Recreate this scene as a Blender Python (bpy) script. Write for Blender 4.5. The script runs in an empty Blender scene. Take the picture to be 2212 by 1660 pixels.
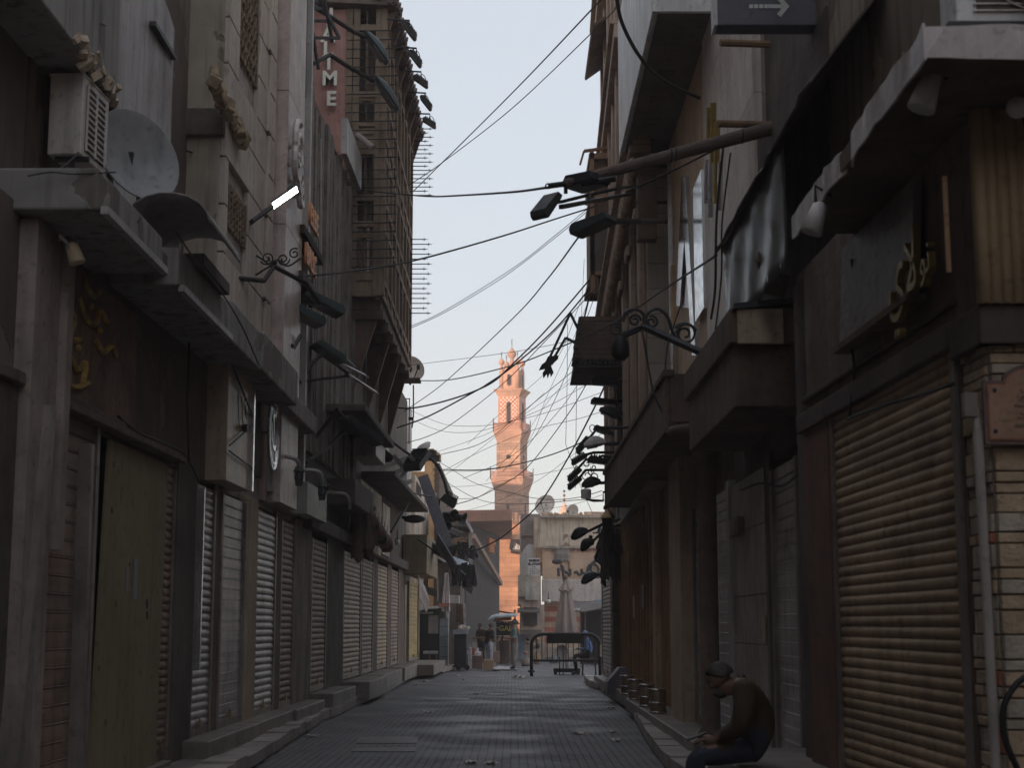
import bpy, bmesh, math, random
from mathutils import Vector, Matrix, Quaternion
random.seed(7)
scene = bpy.context.scene
COL = scene.collection
# ---------------------------------------------------------------- camera
FPX = 3400.0                      # focal length in pixels of a 2212 px wide picture
PITCH = math.atan(520 / FPX)
CH = 1.62
cam_d = bpy.data.cameras.new('camera')
cam_d.sensor_width = 36.0
cam_d.lens = FPX / 2212 * 36.0
cam_d.clip_start = 0.1
cam_d.clip_end = 4000
cam = bpy.data.objects.new('camera', cam_d)
COL.objects.link(cam)
cam.location = (0, 0, CH)
cam.rotation_euler = (math.pi / 2 + PITCH, 0, 0)
scene.camera = cam
cam_d.dof.use_dof = True
cam_d.dof.focus_distance = 55
cam_d.dof.aperture_fstop = 4.5
# ---------------------------------------------------------------- light
SUN_EL = math.radians(9.0)
SUN_AZ = math.radians(217.0)      # where the sun stands, clockwise from +Y
world = bpy.data.worlds.new('World')
scene.world = world
world.use_nodes = True
wn = world.node_tree.nodes
wl_ = world.node_tree.links
bg = wn['Background']
sky = wn.new('ShaderNodeTexSky')
sky.sky_type = 'NISHITA'
sky.sun_disc = False
sky.sun_elevation = SUN_EL
sky.sun_rotation = SUN_AZ
sky.air_density = 1.0
sky.dust_density = 1.0
sky.ozone_density = 1.0
bg.inputs['Strength'].default_value = 0.15
hz = wn.new('ShaderNodeMix'); hz.data_type = 'RGBA'
hz.inputs[0].default_value = .84                      # the even morning haze of the sky
hz.inputs[7].default_value = (1.86, 1.95, 2.11, 1)
wl_.new(sky.outputs[0], hz.inputs[6]); wl_.new(hz.outputs[2], bg.inputs['Color'])
sun_d = bpy.data.lights.new('sun', 'SUN')
sun_d.energy = 2.7
sun_d.angle = math.radians(0.5)
sun_d.color = (1.0, 0.69, 0.5)
sun = bpy.data.objects.new('sun', sun_d)
COL.objects.link(sun)
sdir = Vector((math.sin(SUN_AZ) * math.cos(SUN_EL), math.cos(SUN_AZ) * math.cos(SUN_EL), math.sin(SUN_EL)))
sun.rotation_euler = sdir.to_track_quat('Z', 'Y').to_euler()
scene.view_settings.view_transform = 'Standard'
scene.view_settings.look = 'None'
scene.view_settings.exposure = 1.36
scene.view_settings.gamma = 1.0
scene.render.engine = 'CYCLES'
scene.cycles.use_denoising = True
scene.cycles.max_bounces = 9
scene.cycles.diffuse_bounces = 7
# ---------------------------------------------------------------- picture -> place
CP, SP = math.cos(PITCH), math.sin(PITCH)
def ray(px, py):
    dx = (px - 1106) / FPX; dy = (830 - py) / FPX
    return Vector((dx, CP - SP * dy, SP + CP * dy))
def P(px, py, Y):
    r = ray(px, py); t = Y / r.y
    return Vector((r.x * t, Y, CH + r.z * t))
def G(px, py, z=0.0):
    r = ray(px, py); t = (z - CH) / r.z
    return Vector((r.x * t, r.y * t, z))
def XP(px, py, X):
    r = ray(px, py); t = X / r.x
    return Vector((X, r.y * t, CH + r.z * t))
def PX(px, Y):                     # lateral metre of a column at depth Y (taken at eye level)
    return (px - 1106) / FPX / (CP + SP * 520 / FPX) * Y
class Wall:
    def __init__(s, a, b, side):
        s.a, s.b, s.side = a, b, side
        n = math.hypot(1, b)
        s.u = Vector((b / n, 1 / n, 0)); s.n = Vector((side / n, -side * b / n, 0))
    def X(s, Y, o=0): return s.a + s.b * Y + s.side * o
    def Y(s, px, o=0):
        k = (px - 1106) / FPX / (CP + SP * 520 / FPX)
        return (s.a + s.side * o) / (k - s.b)
    def pt(s, px, py, o=0):
        r = ray(px, py); t = (s.a + s.side * o) / (r.x - s.b * r.y)
        return Vector((r.x * t, r.y * t, CH + r.z * t))
    def p3(s, Y, z, o=0): return Vector((s.a + s.b * Y, Y, z)) + s.n * o
    def box(s, mb, Y0, Y1, z0, z1, o0, o1):
        a = s.p3(Y0, z0, o0)
        mb.obox(a, s.p3(Y1, z0, o0) - a, s.n * (o1 - o0), Vector((0, 0, z1 - z0)))
# ---------------------------------------------------------------- materials
MATS = {}
def lin(c):
    return tuple(((v / 255) / 12.92 if v / 255 <= .04045 else ((v / 255 + .055) / 1.055) ** 2.4) for v in c)
def M(name, col, rough=.85, metal=0.0, var=.3, scale=1.5, bump=.25, streak=.35, dirt=(.03, .026, .022), fine=28, spec=.35, bright=True, band=0.0):
    if name in MATS: return MATS[name]
    m = bpy.data.materials.new(name); m.use_nodes = True
    N, L = m.node_tree.nodes, m.node_tree.links
    b = N['Principled BSDF']
    b.inputs['Roughness'].default_value = rough; b.inputs['Metallic'].default_value = metal
    b.inputs['Specular IOR Level'].default_value = spec
    geo = N.new('ShaderNodeNewGeometry')
    def noise(sc, det=5, vec=None, rg=.6):
        n = N.new('ShaderNodeTexNoise'); n.inputs['Scale'].default_value = sc
        n.inputs['Detail'].default_value = det; n.inputs['Roughness'].default_value = rg
        L.new(vec or geo.outputs['Position'], n.inputs['Vector']); return n
    def mix(f, a, bb, mode='MIX'):
        x = N.new('ShaderNodeMix'); x.data_type = 'RGBA'; x.blend_type = mode
        for sock, val in ((x.inputs[0], f), (x.inputs[6], a), (x.inputs[7], bb)):
            if hasattr(val, 'links'): L.new(val, sock)
            elif isinstance(val, float): sock.default_value = val
            else: sock.default_value = (*val, 1)
        return x.outputs[2]
    def ramp(v, a, c):
        r = N.new('ShaderNodeMapRange'); L.new(v, r.inputs[0])
        r.inputs[1].default_value = a; r.inputs[2].default_value = c; return r.outputs[0]
    if metal < .5 and bright: col = tuple(min(.8, (v * 1.9 + .036 if max(col) < .3 else v * 1.25 + .04) * k) for v, k in zip(col, (1.08, .985, .92)))
    c = Vector(col)
    n1 = noise(scale)
    out = mix(ramp(n1.outputs['Fac'], .32, .68), tuple(c * (1 - var)), tuple(min(1, v * (1 + var)) for v in c))
    n3 = noise(fine, 3)
    out = mix(ramp(n3.outputs['Fac'], .3, .75), tuple(c * .8), out, 'MIX') if False else out
    n4 = noise(scale * 7, 4)
    out = mix(ramp(n4.outputs['Fac'], .56, .74), out, tuple(c * .62))
    if streak:
        mp = N.new('ShaderNodeMapping'); mp.inputs['Scale'].default_value = (4, 4, .35)
        L.new(geo.outputs['Position'], mp.inputs['Vector'])
        n2 = noise(1.6, 4, mp.outputs[0])
        f = ramp(n2.outputs['Fac'], .48, .8)
        mm = N.new('ShaderNodeMath'); mm.operation = 'MULTIPLY'; L.new(f, mm.inputs[0]); mm.inputs[1].default_value = streak
        out = mix(mm.outputs[0], out, dirt)
    if band:                                  # every slat a little different in tone
        mp2 = N.new('ShaderNodeMapping'); mp2.inputs['Scale'].default_value = (.25, .25, 11); L.new(geo.outputs['Position'], mp2.inputs['Vector'])
        n5 = noise(1.0, 2, mp2.outputs[0]); out = mix(ramp(n5.outputs['Fac'], .35, .65), mix(band, out, (.02, .017, .015)), out)
        n6 = noise(1.1, 6); out = mix(ramp(n6.outputs['Fac'], .58, .66), out, mix(.45, out, (.09, .05, .03)))
    L.new(out, b.inputs['Base Color'])
    if bump:
        bp = N.new('ShaderNodeBump'); bp.inputs['Strength'].default_value = bump; bp.inputs['Distance'].default_value = .02
        L.new(n3.outputs['Fac'], bp.inputs['Height']); L.new(bp.outputs[0], b.inputs['Normal'])
    rr = N.new('ShaderNodeMapRange'); L.new(n4.outputs['Fac'], rr.inputs[0])
    rr.inputs[3].default_value = max(.05, rough - .18); rr.inputs[4].default_value = min(1, rough + .12)
    L.new(rr.outputs[0], b.inputs['Roughness'])
    MATS[name] = m
    return m
def flat(name, col, rough=.6, metal=0.0, emit=None, es=0):
    if name in MATS: return MATS[name]
    m = bpy.data.materials.new(name); m.use_nodes = True
    b = m.node_tree.nodes['Principled BSDF']
    b.inputs['Base Color'].default_value = (*col, 1); b.inputs['Roughness'].default_value = rough; b.inputs['Metallic'].default_value = metal
    if emit:
        b.inputs['Emission Color'].default_value = (*emit, 1); b.inputs['Emission Strength'].default_value = es
    MATS[name] = m
    return m
# ---------------------------------------------------------------- mesh builder
class MB:
    def __init__(s): s.v = []; s.f = []; s.mi = []; s.cur = 0
    def add(s, vs, fs):
        o = len(s.v); s.v += [Vector(p) for p in vs]
        for f in fs: s.f.append([i + o for i in f]); s.mi.append(s.cur)
    def obox(s, o, a, b, c):
        o, a, b, c = Vector(o), Vector(a), Vector(b), Vector(c)
        vs = [o, o + a, o + a + b, o + b, o + c, o + a + c, o + a + b + c, o + b + c]
        fs = [(0, 3, 2, 1), (4, 5, 6, 7), (0, 1, 5, 4), (1, 2, 6, 5), (2, 3, 7, 6), (3, 0, 4, 7)]
        if a.cross(b).dot(c) < 0: fs = [f[::-1] for f in fs]
        s.add(vs, fs)
    def box(s, x0, x1, y0, y1, z0, z1): s.obox((x0, y0, z0), (x1 - x0, 0, 0), (0, y1 - y0, 0), (0, 0, z1 - z0))
    def cbox(s, c, sz, q=None):
        q = q or Quaternion()
        a, b, d = q @ Vector((sz[0], 0, 0)), q @ Vector((0, sz[1], 0)), q @ Vector((0, 0, sz[2]))
        s.obox(Vector(c) - (a + b + d) / 2, a, b, d)
    def bar(s, p, q, w, h=None, up=(0, 0, 1)):
        p, q = Vector(p), Vector(q); d = q - p
        sd = d.cross(Vector(up))
        if sd.length < 1e-5: sd = d.cross(Vector((1, 0, 0)))
        sd.normalize(); u = sd.cross(d).normalized(); h = h or w
        s.obox(p - sd * w / 2 - u * h / 2, d, sd * w, u * h)
    def tube(s, pts, r, n=8, cap=True):
        pts = [Vector(p) for p in pts]; m = len(pts)
        rs = r if isinstance(r, (list, tuple)) else [r] * m
        t0 = (pts[1] - pts[0]).normalized()
        a = t0.orthogonal().normalized(); rings = []
        o = len(s.v)
        for i, p in enumerate(pts):
            t = (pts[min(i + 1, m - 1)] - pts[max(i - 1, 0)]).normalized()
            a = (a - t * a.dot(t)).normalized(); b = t.cross(a)
            for k in range(n):
                w = 2 * math.pi * k / n
                s.v.append(p + (a * math.cos(w) + b * math.sin(w)) * rs[i])
        for i in range(m - 1):
            for k in range(n):
                k2 = (k + 1) % n
                s.f.append([o + i * n + k, o + i * n + k2, o + (i + 1) * n + k2, o + (i + 1) * n + k]); s.mi.append(s.cur)
        if cap:
            s.f.append([o + k for k in range(n)][::-1]); s.mi.append(s.cur)
            s.f.append([o + (m - 1) * n + k for k in range(n)]); s.mi.append(s.cur)
    def lathe(s, prof, o, q=None, n=16):
        q = q or Quaternion(); o = Vector(o); b = len(s.v); m = len(prof)
        for r, z in prof:
            for k in range(n):
                w = 2 * math.pi * k / n
                s.v.append(o + q @ Vector((r * math.cos(w), r * math.sin(w), z)))
        for i in range(m - 1):
            for k in range(n):
                k2 = (k + 1) % n
                s.f.append([b + i * n + k, b + i * n + k2, b + (i + 1) * n + k2, b + (i + 1) * n + k]); s.mi.append(s.cur)
        s.f.append([b + k for k in range(n)][::-1]); s.mi.append(s.cur)
        s.f.append([b + (m - 1) * n + k for k in range(n)]); s.mi.append(s.cur)
    def ball(s, c, r, n=12, sq=(1, 1, 1)):
        pr = [(max(1e-4, math.sin(math.pi * i / n)) * r, -math.cos(math.pi * i / n) * r) for i in range(n + 1)]
        b = len(s.v); s.lathe(pr, (0, 0, 0), None, n + 4); c = Vector(c)
        for i in range(b, len(s.v)): s.v[i] = c + Vector((s.v[i].x * sq[0], s.v[i].y * sq[1], s.v[i].z * sq[2]))
    def prism(s, poly, ext):
        poly = [Vector(p) for p in poly]; ext = Vector(ext); n = len(poly)
        nn = Vector((0, 0, 0))
        for i in range(n): nn += poly[i].cross(poly[(i + 1) % n])
        if nn.dot(ext) > 0: poly = poly[::-1]
        vs = poly + [p + ext for p in poly]
        fs = [list(range(n)), list(range(2 * n - 1, n - 1, -1))]
        for i in range(n): j = (i + 1) % n; fs.append([j, i, i + n, j + n])
        s.add(vs, fs)
    def sheet(s, rows, th=0):
        """grid of points (rows of equal length) made into a sheet with thickness"""
        R, Cn = len(rows), len(rows[0]); b = len(s.v)
        for r in rows: s.v += [Vector(p) for p in r]
        idx = lambda i, j: b + i * Cn + j
        fs = [[idx(i, j), idx(i, j + 1), idx(i + 1, j + 1), idx(i + 1, j)] for i in range(R - 1) for j in range(Cn - 1)]
        if th:
            nrm = [Vector((0, 0, 0)) for _ in range(R * Cn)]
            for f in fs:
                n = (s.v[f[1]] - s.v[f[0]]).cross(s.v[f[3]] - s.v[f[0]]); n = n.normalized() if n.length else n
                for i in f: nrm[i - b] += n
            o2 = len(s.v)
            for i in range(R * Cn): s.v.append(s.v[b + i] - (nrm[i].normalized() if nrm[i].length else Vector((0, 0, 1))) * th)
            d = o2 - b
            back = [[i + d for i in f][::-1] for f in fs]
            edge = []
            loop = [idx(0, j) for j in range(Cn)] + [idx(i, Cn - 1) for i in range(1, R)] + [idx(R - 1, j) for j in range(Cn - 2, -1, -1)] + [idx(i, 0) for i in range(R - 2, 0, -1)]
            for k in range(len(loop)):
                a, c = loop[k], loop[(k + 1) % len(loop)]
                edge.append([c, a, a + d, c + d])
            fs = fs + back + edge
        for f in fs: s.f.append(f); s.mi.append(s.cur)
    def build(s, name, mat, parent=None, smooth=False, bevel=0, origin=None):
        me = bpy.data.meshes.new(name)
        if parent is not None: org = WL[parent.name]
        elif origin is not None: org = Vector(origin)
        else:
            xs = [p.x for p in s.v]; ys = [p.y for p in s.v]; zs = [p.z for p in s.v]
            org = Vector(((min(xs) + max(xs)) / 2, (min(ys) + max(ys)) / 2, min(zs)))
        me.from_pydata([tuple(p - org) for p in s.v], [], s.f)
        for m in (mat if isinstance(mat, (list, tuple)) else [mat]): me.materials.append(m)
        for i, pl in enumerate(me.polygons):
            pl.material_index = s.mi[i]; pl.use_smooth = smooth
        me.update()
        o = bpy.data.objects.new(name, me); COL.objects.link(o)
        if parent is not None: o.parent = parent
        else: o.location = org
        WL[o.name] = org.copy()
        if bevel:
            md = o.modifiers.new('edge', 'BEVEL'); md.width = bevel; md.segments = 2; md.limit_method = 'ANGLE'; md.angle_limit = math.radians(40)
        if smooth == 'auto' or (smooth and bevel):
            pass
        return o
WL = {}
def thing(name, loc, label, cat, group=None):
    o = bpy.data.objects.new(name, None); COL.objects.link(o); o.location = loc; o.empty_display_size = .2
    WL[o.name] = Vector(loc)
    return tag(o, label, cat, group)
def tag(o, label, cat, group=None):
    o['label'] = label; o['category'] = cat
    if group: o['group'] = group
    return o
def struct(o, kind='structure'):
    o['kind'] = kind; return o
def one(mb, name, mat, label, cat, group=None, **k):
    return tag(mb.build(name, mat, **k), label, cat, group)
def copy_tree(o, loc=None, rz=None, parent=None):
    c = o.copy(); COL.objects.link(c); WL[c.name] = Vector(loc) if loc is not None else WL.get(o.name, Vector())
    if parent is not None:
        c.parent = parent; c.matrix_parent_inverse = o.matrix_parent_inverse.copy()
    else:
        if loc is not None: c.location = loc
        if rz is not None: c.rotation_euler = rz if hasattr(rz, '__len__') else (0, 0, rz)
    for ch in [x for x in bpy.data.objects if x.parent == o]: copy_tree(ch, parent=c)
    return c
FONTS = {}
def text(s, size, depth, mat, o, ux, uz, name='lettering', parent=None, align='CENTER', stretch=1.0, bold=0.0, vc=True):
    """lettering lying in the plane spanned by ux (reading direction) and uz (up) at point o"""
    cu = bpy.data.curves.new(name, 'FONT'); cu.body = s; cu.size = size; cu.extrude = depth / 2; cu.offset = bold
    cu.align_x = align; cu.align_y = 'CENTER' if vc else 'BOTTOM_BASELINE'
    cu.resolution_u = 3
    t = bpy.data.objects.new('t', cu); COL.objects.link(t)
    bpy.context.view_layer.update()
    me = bpy.data.meshes.new_from_object(t.evaluated_get(bpy.context.evaluated_depsgraph_get()))
    bpy.data.objects.remove(t); bpy.data.curves.remove(cu)
    ux, uz = Vector(ux).normalized(), Vector(uz).normalized(); un = ux.cross(uz)
    org = WL[parent.name] if parent is not None else Vector(o)
    for v in me.vertices:
        c = v.co.copy(); v.co = Vector(o) + ux * c.x * stretch + uz * c.y + un * (c.z + depth / 2) - org
    me.materials.clear(); me.materials.append(mat)
    ob = bpy.data.objects.new(name, me); COL.objects.link(ob)
    if parent is not None: ob.parent = parent
    else: ob.location = org
    WL[ob.name] = org
    return ob
def spiral(c, ux, uz, r0, r1, a0, turns, n=26):
    return [Vector(c) + (Vector(ux) * math.cos(a0 + turns * 2 * math.pi * i / n) + Vector(uz) * math.sin(a0 + turns * 2 * math.pi * i / n)) * (r0 + (r1 - r0) * i / n) for i in range(n + 1)]
def rags(mb, pa, pb, drop, n, seed, wide=.22, spread=.25):
    """ragged strips of cloth hanging between two points"""
    r = random.Random(seed); pa, pb = Vector(pa), Vector(pb)
    for i in range(n):
        c = pa.lerp(pb, r.random()) + Vector((r.uniform(-spread, spread) * .4, r.uniform(-spread, spread), r.uniform(-.15, .15))); L = drop * r.uniform(.45, 1.15); w = wide * r.uniform(.5, 1.3); a = r.uniform(-.9, .9); u = Vector((math.cos(a), math.sin(a), 0)); rows = []
        tw = r.uniform(-.5, .5); ph = r.uniform(0, 6); kx = r.uniform(-.15, .15)
        for j in range(8):
            f = j / 7; ww = w * (.55 + .6 * f) * (1 - .35 * f * f * r.random())
            rows.append([c + u * (ww * (k / 4 - .5) + kx * f) + Vector((-u.y, u.x, 0)) * (.05 * math.sin(k * 2.1 + ph + f * 3) + tw * .12 * f) - Z0 * (L * f + .05 * math.sin(k * 1.7 + ph) * f) for k in range(5)])
        mb.sheet(rows, .012)
def catenary(a, b, sag, n=18, wob=0.0):
    a, b = Vector(a), Vector(b); out = []
    for i in range(n + 1):
        t = i / n; p = a.lerp(b, t); p.z -= sag * 4 * t * (1 - t)
        if wob and 0 < i < n: p += Vector((random.uniform(-wob, wob), 0, random.uniform(-wob, wob)))
        out.append(p)
    return out
def bez(pts, n=10):
    """smooth path through points (Catmull-Rom)"""
    pts = [Vector(p) for p in pts]; q = [pts[0] * 2 - pts[1]] + pts + [pts[-1] * 2 - pts[-2]]; out = []
    for i in range(1, len(q) - 2):
        for k in range(n):
            t = k / n; p0, p1, p2, p3 = q[i - 1:i + 3]
            out.append(.5 * (2 * p1 + (p2 - p0) * t + (2 * p0 - 5 * p1 + 4 * p2 - p3) * t * t + (3 * p1 - p0 - 3 * p2 + p3) * t ** 3))
    out.append(pts[-1]); return out
LW = Wall(-3.9, .0115, 1)          # street face of the left row
RN = Wall(3.108, -.045, -1)        # street face of the right row, near part
RF = Wall(2.55, 0.0, -1)           # street face of the right row, farther part
X0, Y0, Z0 = Vector((1, 0, 0)), Vector((0, 1, 0)), Vector((0, 0, 1))
# ---------------------------------------------------------------- shared materials
def brickmat(name, c1, c2, mort, w, h, ms=.01, rough=.85, bump=.6, axes='XZ', off=.5, bias=0.0, gloss=False, blend=.35):
    if name in MATS: return MATS[name]
    m = bpy.data.materials.new(name); m.use_nodes = True
    N, L = m.node_tree.nodes, m.node_tree.links; b = N['Principled BSDF']
    geo = N.new('ShaderNodeNewGeometry'); sp = N.new('ShaderNodeSeparateXYZ'); cb = N.new('ShaderNodeCombineXYZ')
    L.new(geo.outputs['Position'], sp.inputs[0])
    if axes == 'XZ+':                       # works on walls of any heading
        ad = N.new('ShaderNodeMath'); L.new(sp.outputs[0], ad.inputs[0]); L.new(sp.outputs[1], ad.inputs[1]); L.new(ad.outputs[0], cb.inputs[0]); L.new(sp.outputs[2], cb.inputs[1])
    else:
        L.new(sp.outputs['XYZ'.index(axes[0])], cb.inputs[0]); L.new(sp.outputs['XYZ'.index(axes[1])], cb.inputs[1])
    nz = N.new('ShaderNodeTexNoise'); nz.inputs['Scale'].default_value = 2.2; nz.inputs['Detail'].default_value = 3
    L.new(geo.outputs['Position'], nz.inputs['Vector'])
    va = N.new('ShaderNodeVectorMath'); va.operation = 'MULTIPLY_ADD'
    L.new(nz.outputs['Color'], va.inputs[0]); va.inputs[1].default_value = (h * .35,) * 3; L.new(cb.outputs[0], va.inputs[2])
    br = N.new('ShaderNodeTexBrick'); L.new(va.outputs[0], br.inputs['Vector'])
    br.inputs['Scale'].default_value = 1; br.inputs['Brick Width'].default_value = w; br.inputs['Row Height'].default_value = h
    br.inputs['Mortar Size'].default_value = ms; br.inputs['Mortar Smooth'].default_value = .3; br.inputs['Bias'].default_value = bias; br.offset = off
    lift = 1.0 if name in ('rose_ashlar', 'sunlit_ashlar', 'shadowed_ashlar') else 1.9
    c1, c2, mort = [tuple(min(.8, v * lift) for v in c) for c in (c1, c2, mort)]
    br.inputs['Color1'].default_value = (*c1, 1); br.inputs['Color2'].default_value = (*c2, 1); br.inputs['Mortar'].default_value = (*mort, 1)
    n1 = N.new('ShaderNodeTexNoise'); n1.inputs['Scale'].default_value = .7; n1.inputs['Detail'].default_value = 6; L.new(geo.outputs['Position'], n1.inputs['Vector'])
    r1 = N.new('ShaderNodeMapRange'); L.new(n1.outputs['Fac'], r1.inputs[0]); r1.inputs[1].default_value = .3; r1.inputs[2].default_value = .7; r1.inputs[3].default_value = 1 - blend; r1.inputs[4].default_value = 1 + blend
    mx = N.new('ShaderNodeVectorMath'); mx.operation = 'SCALE'; L.new(br.outputs['Color'], mx.inputs[0]); L.new(r1.outputs[0], mx.inputs['Scale'])
    L.new(mx.outputs[0], b.inputs['Base Color'])
    n2 = N.new('ShaderNodeTexNoise'); n2.inputs['Scale'].default_value = 35; L.new(geo.outputs['Position'], n2.inputs['Vector'])
    sb = N.new('ShaderNodeMath'); sb.operation = 'MULTIPLY_ADD'; L.new(br.outputs['Fac'], sb.inputs[0]); sb.inputs[1].default_value = -1.2; L.new(n2.outputs['Fac'], sb.inputs[2])
    bp = N.new('ShaderNodeBump'); bp.inputs['Strength'].default_value = bump; bp.inputs['Distance'].default_value = .012; L.new(sb.outputs[0], bp.inputs['Height']); L.new(bp.outputs[0], b.inputs['Normal'])
    rr = N.new('ShaderNodeMapRange'); L.new(n1.outputs['Fac'], rr.inputs[0]); rr.inputs[1].default_value = .35; rr.inputs[2].default_value = .65
    rr.inputs[3].default_value = rough - (.25 if gloss else .08); rr.inputs[4].default_value = min(1, rough + .1); L.new(rr.outputs[0], b.inputs['Roughness'])
    MATS[name] = m; return m
def patchmat(name, c_top, c_under, thr=.56, scale=.55):
    """plaster that has flaked off in patches and shows what lies under it"""
    if name in MATS: return MATS[name]
    m = bpy.data.materials.new(name); m.use_nodes = True
    N, L = m.node_tree.nodes, m.node_tree.links; b = N['Principled BSDF']; b.inputs['Roughness'].default_value = .92
    geo = N.new('ShaderNodeNewGeometry')
    n = N.new('ShaderNodeTexNoise'); n.inputs['Scale'].default_value = scale; n.inputs['Detail'].default_value = 7; L.new(geo.outputs['Position'], n.inputs['Vector'])
    r = N.new('ShaderNodeMapRange'); L.new(n.outputs['Fac'], r.inputs[0]); r.inputs[1].default_value = thr; r.inputs[2].default_value = thr + .015
    n2 = N.new('ShaderNodeTexNoise'); n2.inputs['Scale'].default_value = 2.5; n2.inputs['Detail'].default_value = 8; L.new(geo.outputs['Position'], n2.inputs['Vector'])
    x0 = N.new('ShaderNodeMix'); x0.data_type = 'RGBA'; L.new(n2.outputs['Fac'], x0.inputs[0]); x0.inputs[6].default_value = (*[v * .6 for v in c_top], 1); x0.inputs[7].default_value = (*[min(1, v * 1.35) for v in c_top], 1)
    x = N.new('ShaderNodeMix'); x.data_type = 'RGBA'; L.new(r.outputs[0], x.inputs[0]); L.new(x0.outputs[2], x.inputs[6]); x.inputs[7].default_value = (*c_under, 1)
    mp = N.new('ShaderNodeMapping'); mp.inputs['Scale'].default_value = (5, 5, .4); L.new(geo.outputs['Position'], mp.inputs['Vector'])
    n3 = N.new('ShaderNodeTexNoise'); n3.inputs['Scale'].default_value = 1.7; n3.inputs['Detail'].default_value = 5; L.new(mp.outputs[0], n3.inputs['Vector'])
    r3 = N.new('ShaderNodeMapRange'); L.new(n3.outputs['Fac'], r3.inputs[0]); r3.inputs[1].default_value = .5; r3.inputs[2].default_value = .72; r3.inputs[4].default_value = .65
    x3 = N.new('ShaderNodeMix'); x3.data_type = 'RGBA'; L.new(r3.outputs[0], x3.inputs[0]); L.new(x.outputs[2], x3.inputs[6]); x3.inputs[7].default_value = (*[v * .35 for v in c_under], 1)
    L.new(x3.outputs[2], b.inputs['Base Color'])
    iv = N.new('ShaderNodeMath'); iv.operation = 'MULTIPLY_ADD'; L.new(r.outputs[0], iv.inputs[0]); iv.inputs[1].default_value = -1.0; L.new(n2.outputs['Fac'], iv.inputs[2])
    bp = N.new('ShaderNodeBump'); bp.inputs['Strength'].default_value = .6; bp.inputs['Distance'].default_value = .03; L.new(iv.outputs[0], bp.inputs['Height']); L.new(bp.outputs[0], b.inputs['Normal'])
    MATS[name] = m; return m
def checkmat(name, c1, c2, sz, ux):
    m = bpy.data.materials.new(name); m.use_nodes = True
    N, L = m.node_tree.nodes, m.node_tree.links; b = N['Principled BSDF']; b.inputs['Roughness'].default_value = .85
    geo = N.new('ShaderNodeNewGeometry'); sp = N.new('ShaderNodeSeparateXYZ'); L.new(geo.outputs['Position'], sp.inputs[0])
    d = N.new('ShaderNodeVectorMath'); d.operation = 'DOT_PRODUCT'; L.new(geo.outputs['Position'], d.inputs[0]); d.inputs[1].default_value = ux
    cb = N.new('ShaderNodeCombineXYZ'); L.new(d.outputs['Value'], cb.inputs[0]); L.new(sp.outputs[2], cb.inputs[1]); cb.inputs[2].default_value = .01
    ck = N.new('ShaderNodeTexChecker'); L.new(cb.outputs[0], ck.inputs['Vector']); ck.inputs['Scale'].default_value = 1 / sz
    ck.inputs['Color1'].default_value = (*c1, 1); ck.inputs['Color2'].default_value = (*c2, 1); L.new(ck.outputs['Color'], b.inputs['Base Color'])
    return m
mPave = brickmat('street_pavers', (.078, .074, .078), (.056, .053, .056), (.022, .021, .021), .2, .1, .01, rough=.66, bump=1.0, axes='YX', gloss=True, blend=.45)
mKerb = M('kerb_stone', (.17, .165, .16), rough=.55, var=.3, scale=1.2, bump=.3, streak=0)
mStep = M('step_stone', (.1, .094, .088), rough=.5, var=.35, scale=1.6, bump=.3, streak=0)
mEarth = M('dusty_ground', (.2, .17, .14), var=.3, scale=.2, streak=0)
mConc = M('dirty_concrete', (.24, .225, .2), var=.35, scale=1.1, streak=.7, bump=.5)
mBrown = M('brown_wall', (.09, .066, .048), var=.35, streak=.5)
mDark = M('dark_boards', (.04, .034, .03), var=.4, streak=.4)
mBeige = M('beige_render', (.36, .30, .22), var=.2, streak=.45)
mAsh = M('pale_stone', (.42, .40, .37), var=.14, scale=.9, streak=.35, bump=.3)
mMarble = M('veined_marble', (.40, .36, .35), rough=.45, var=.25, scale=2.2, streak=.4, bump=.1)
mMarbleP = M('pink_marble', (.27, .22, .215), rough=.45, var=.3, scale=2.5, streak=.4, bump=.1)
mWood = M('old_wood', (.15, .095, .055), var=.35, scale=1.5, streak=.6, bump=.4)
mWoodD = M('dark_wood', (.055, .038, .027), var=.35, scale=1.5, streak=.5, bump=.4)
mPink = M('pink_render', (.2, .115, .105), var=.2, scale=1.2, streak=.35)
mIron = M('black_iron', (.02, .02, .022), bright=False, rough=.55, var=.3, streak=0, bump=.1)
mIronB = M('dark_steel', (.05, .052, .058), bright=False, rough=.5, metal=.3, var=.3, streak=0, bump=.1)
mGreyP = M('grey_paint', (.2, .21, .22), rough=.5, var=.2, streak=.4, bump=.1)
mWhite = M('white_paint', (.68, .68, .66), rough=.5, var=.12, streak=.5, dirt=(.16, .14, .12), bump=.1)
mOchre = M('ochre_render', (.48, .30, .14), var=.2, streak=.35)
mStoneR = brickmat('rose_ashlar', (.42, .26, .18), (.25, .16, .115), (.12, .08, .06), .8, .3, .02, axes='XZ+', bump=.6, blend=.35)
mStoneB = brickmat('brown_ashlar', (.2, .165, .135), (.165, .135, .11), (.1, .082, .066), .9, .42, .012, axes='XZ+', bump=.4, blend=.3)
mBrickG = brickmat('grey_brick', (.2, .165, .15), (.15, .12, .11), (.12, .1, .09), .24, .08, .014, axes='XZ+', bump=.7, blend=.3)
mPlast = patchmat('flaking_plaster', (.66, .56, .44), (.33, .22, .18))
mAblaq = None
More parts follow.
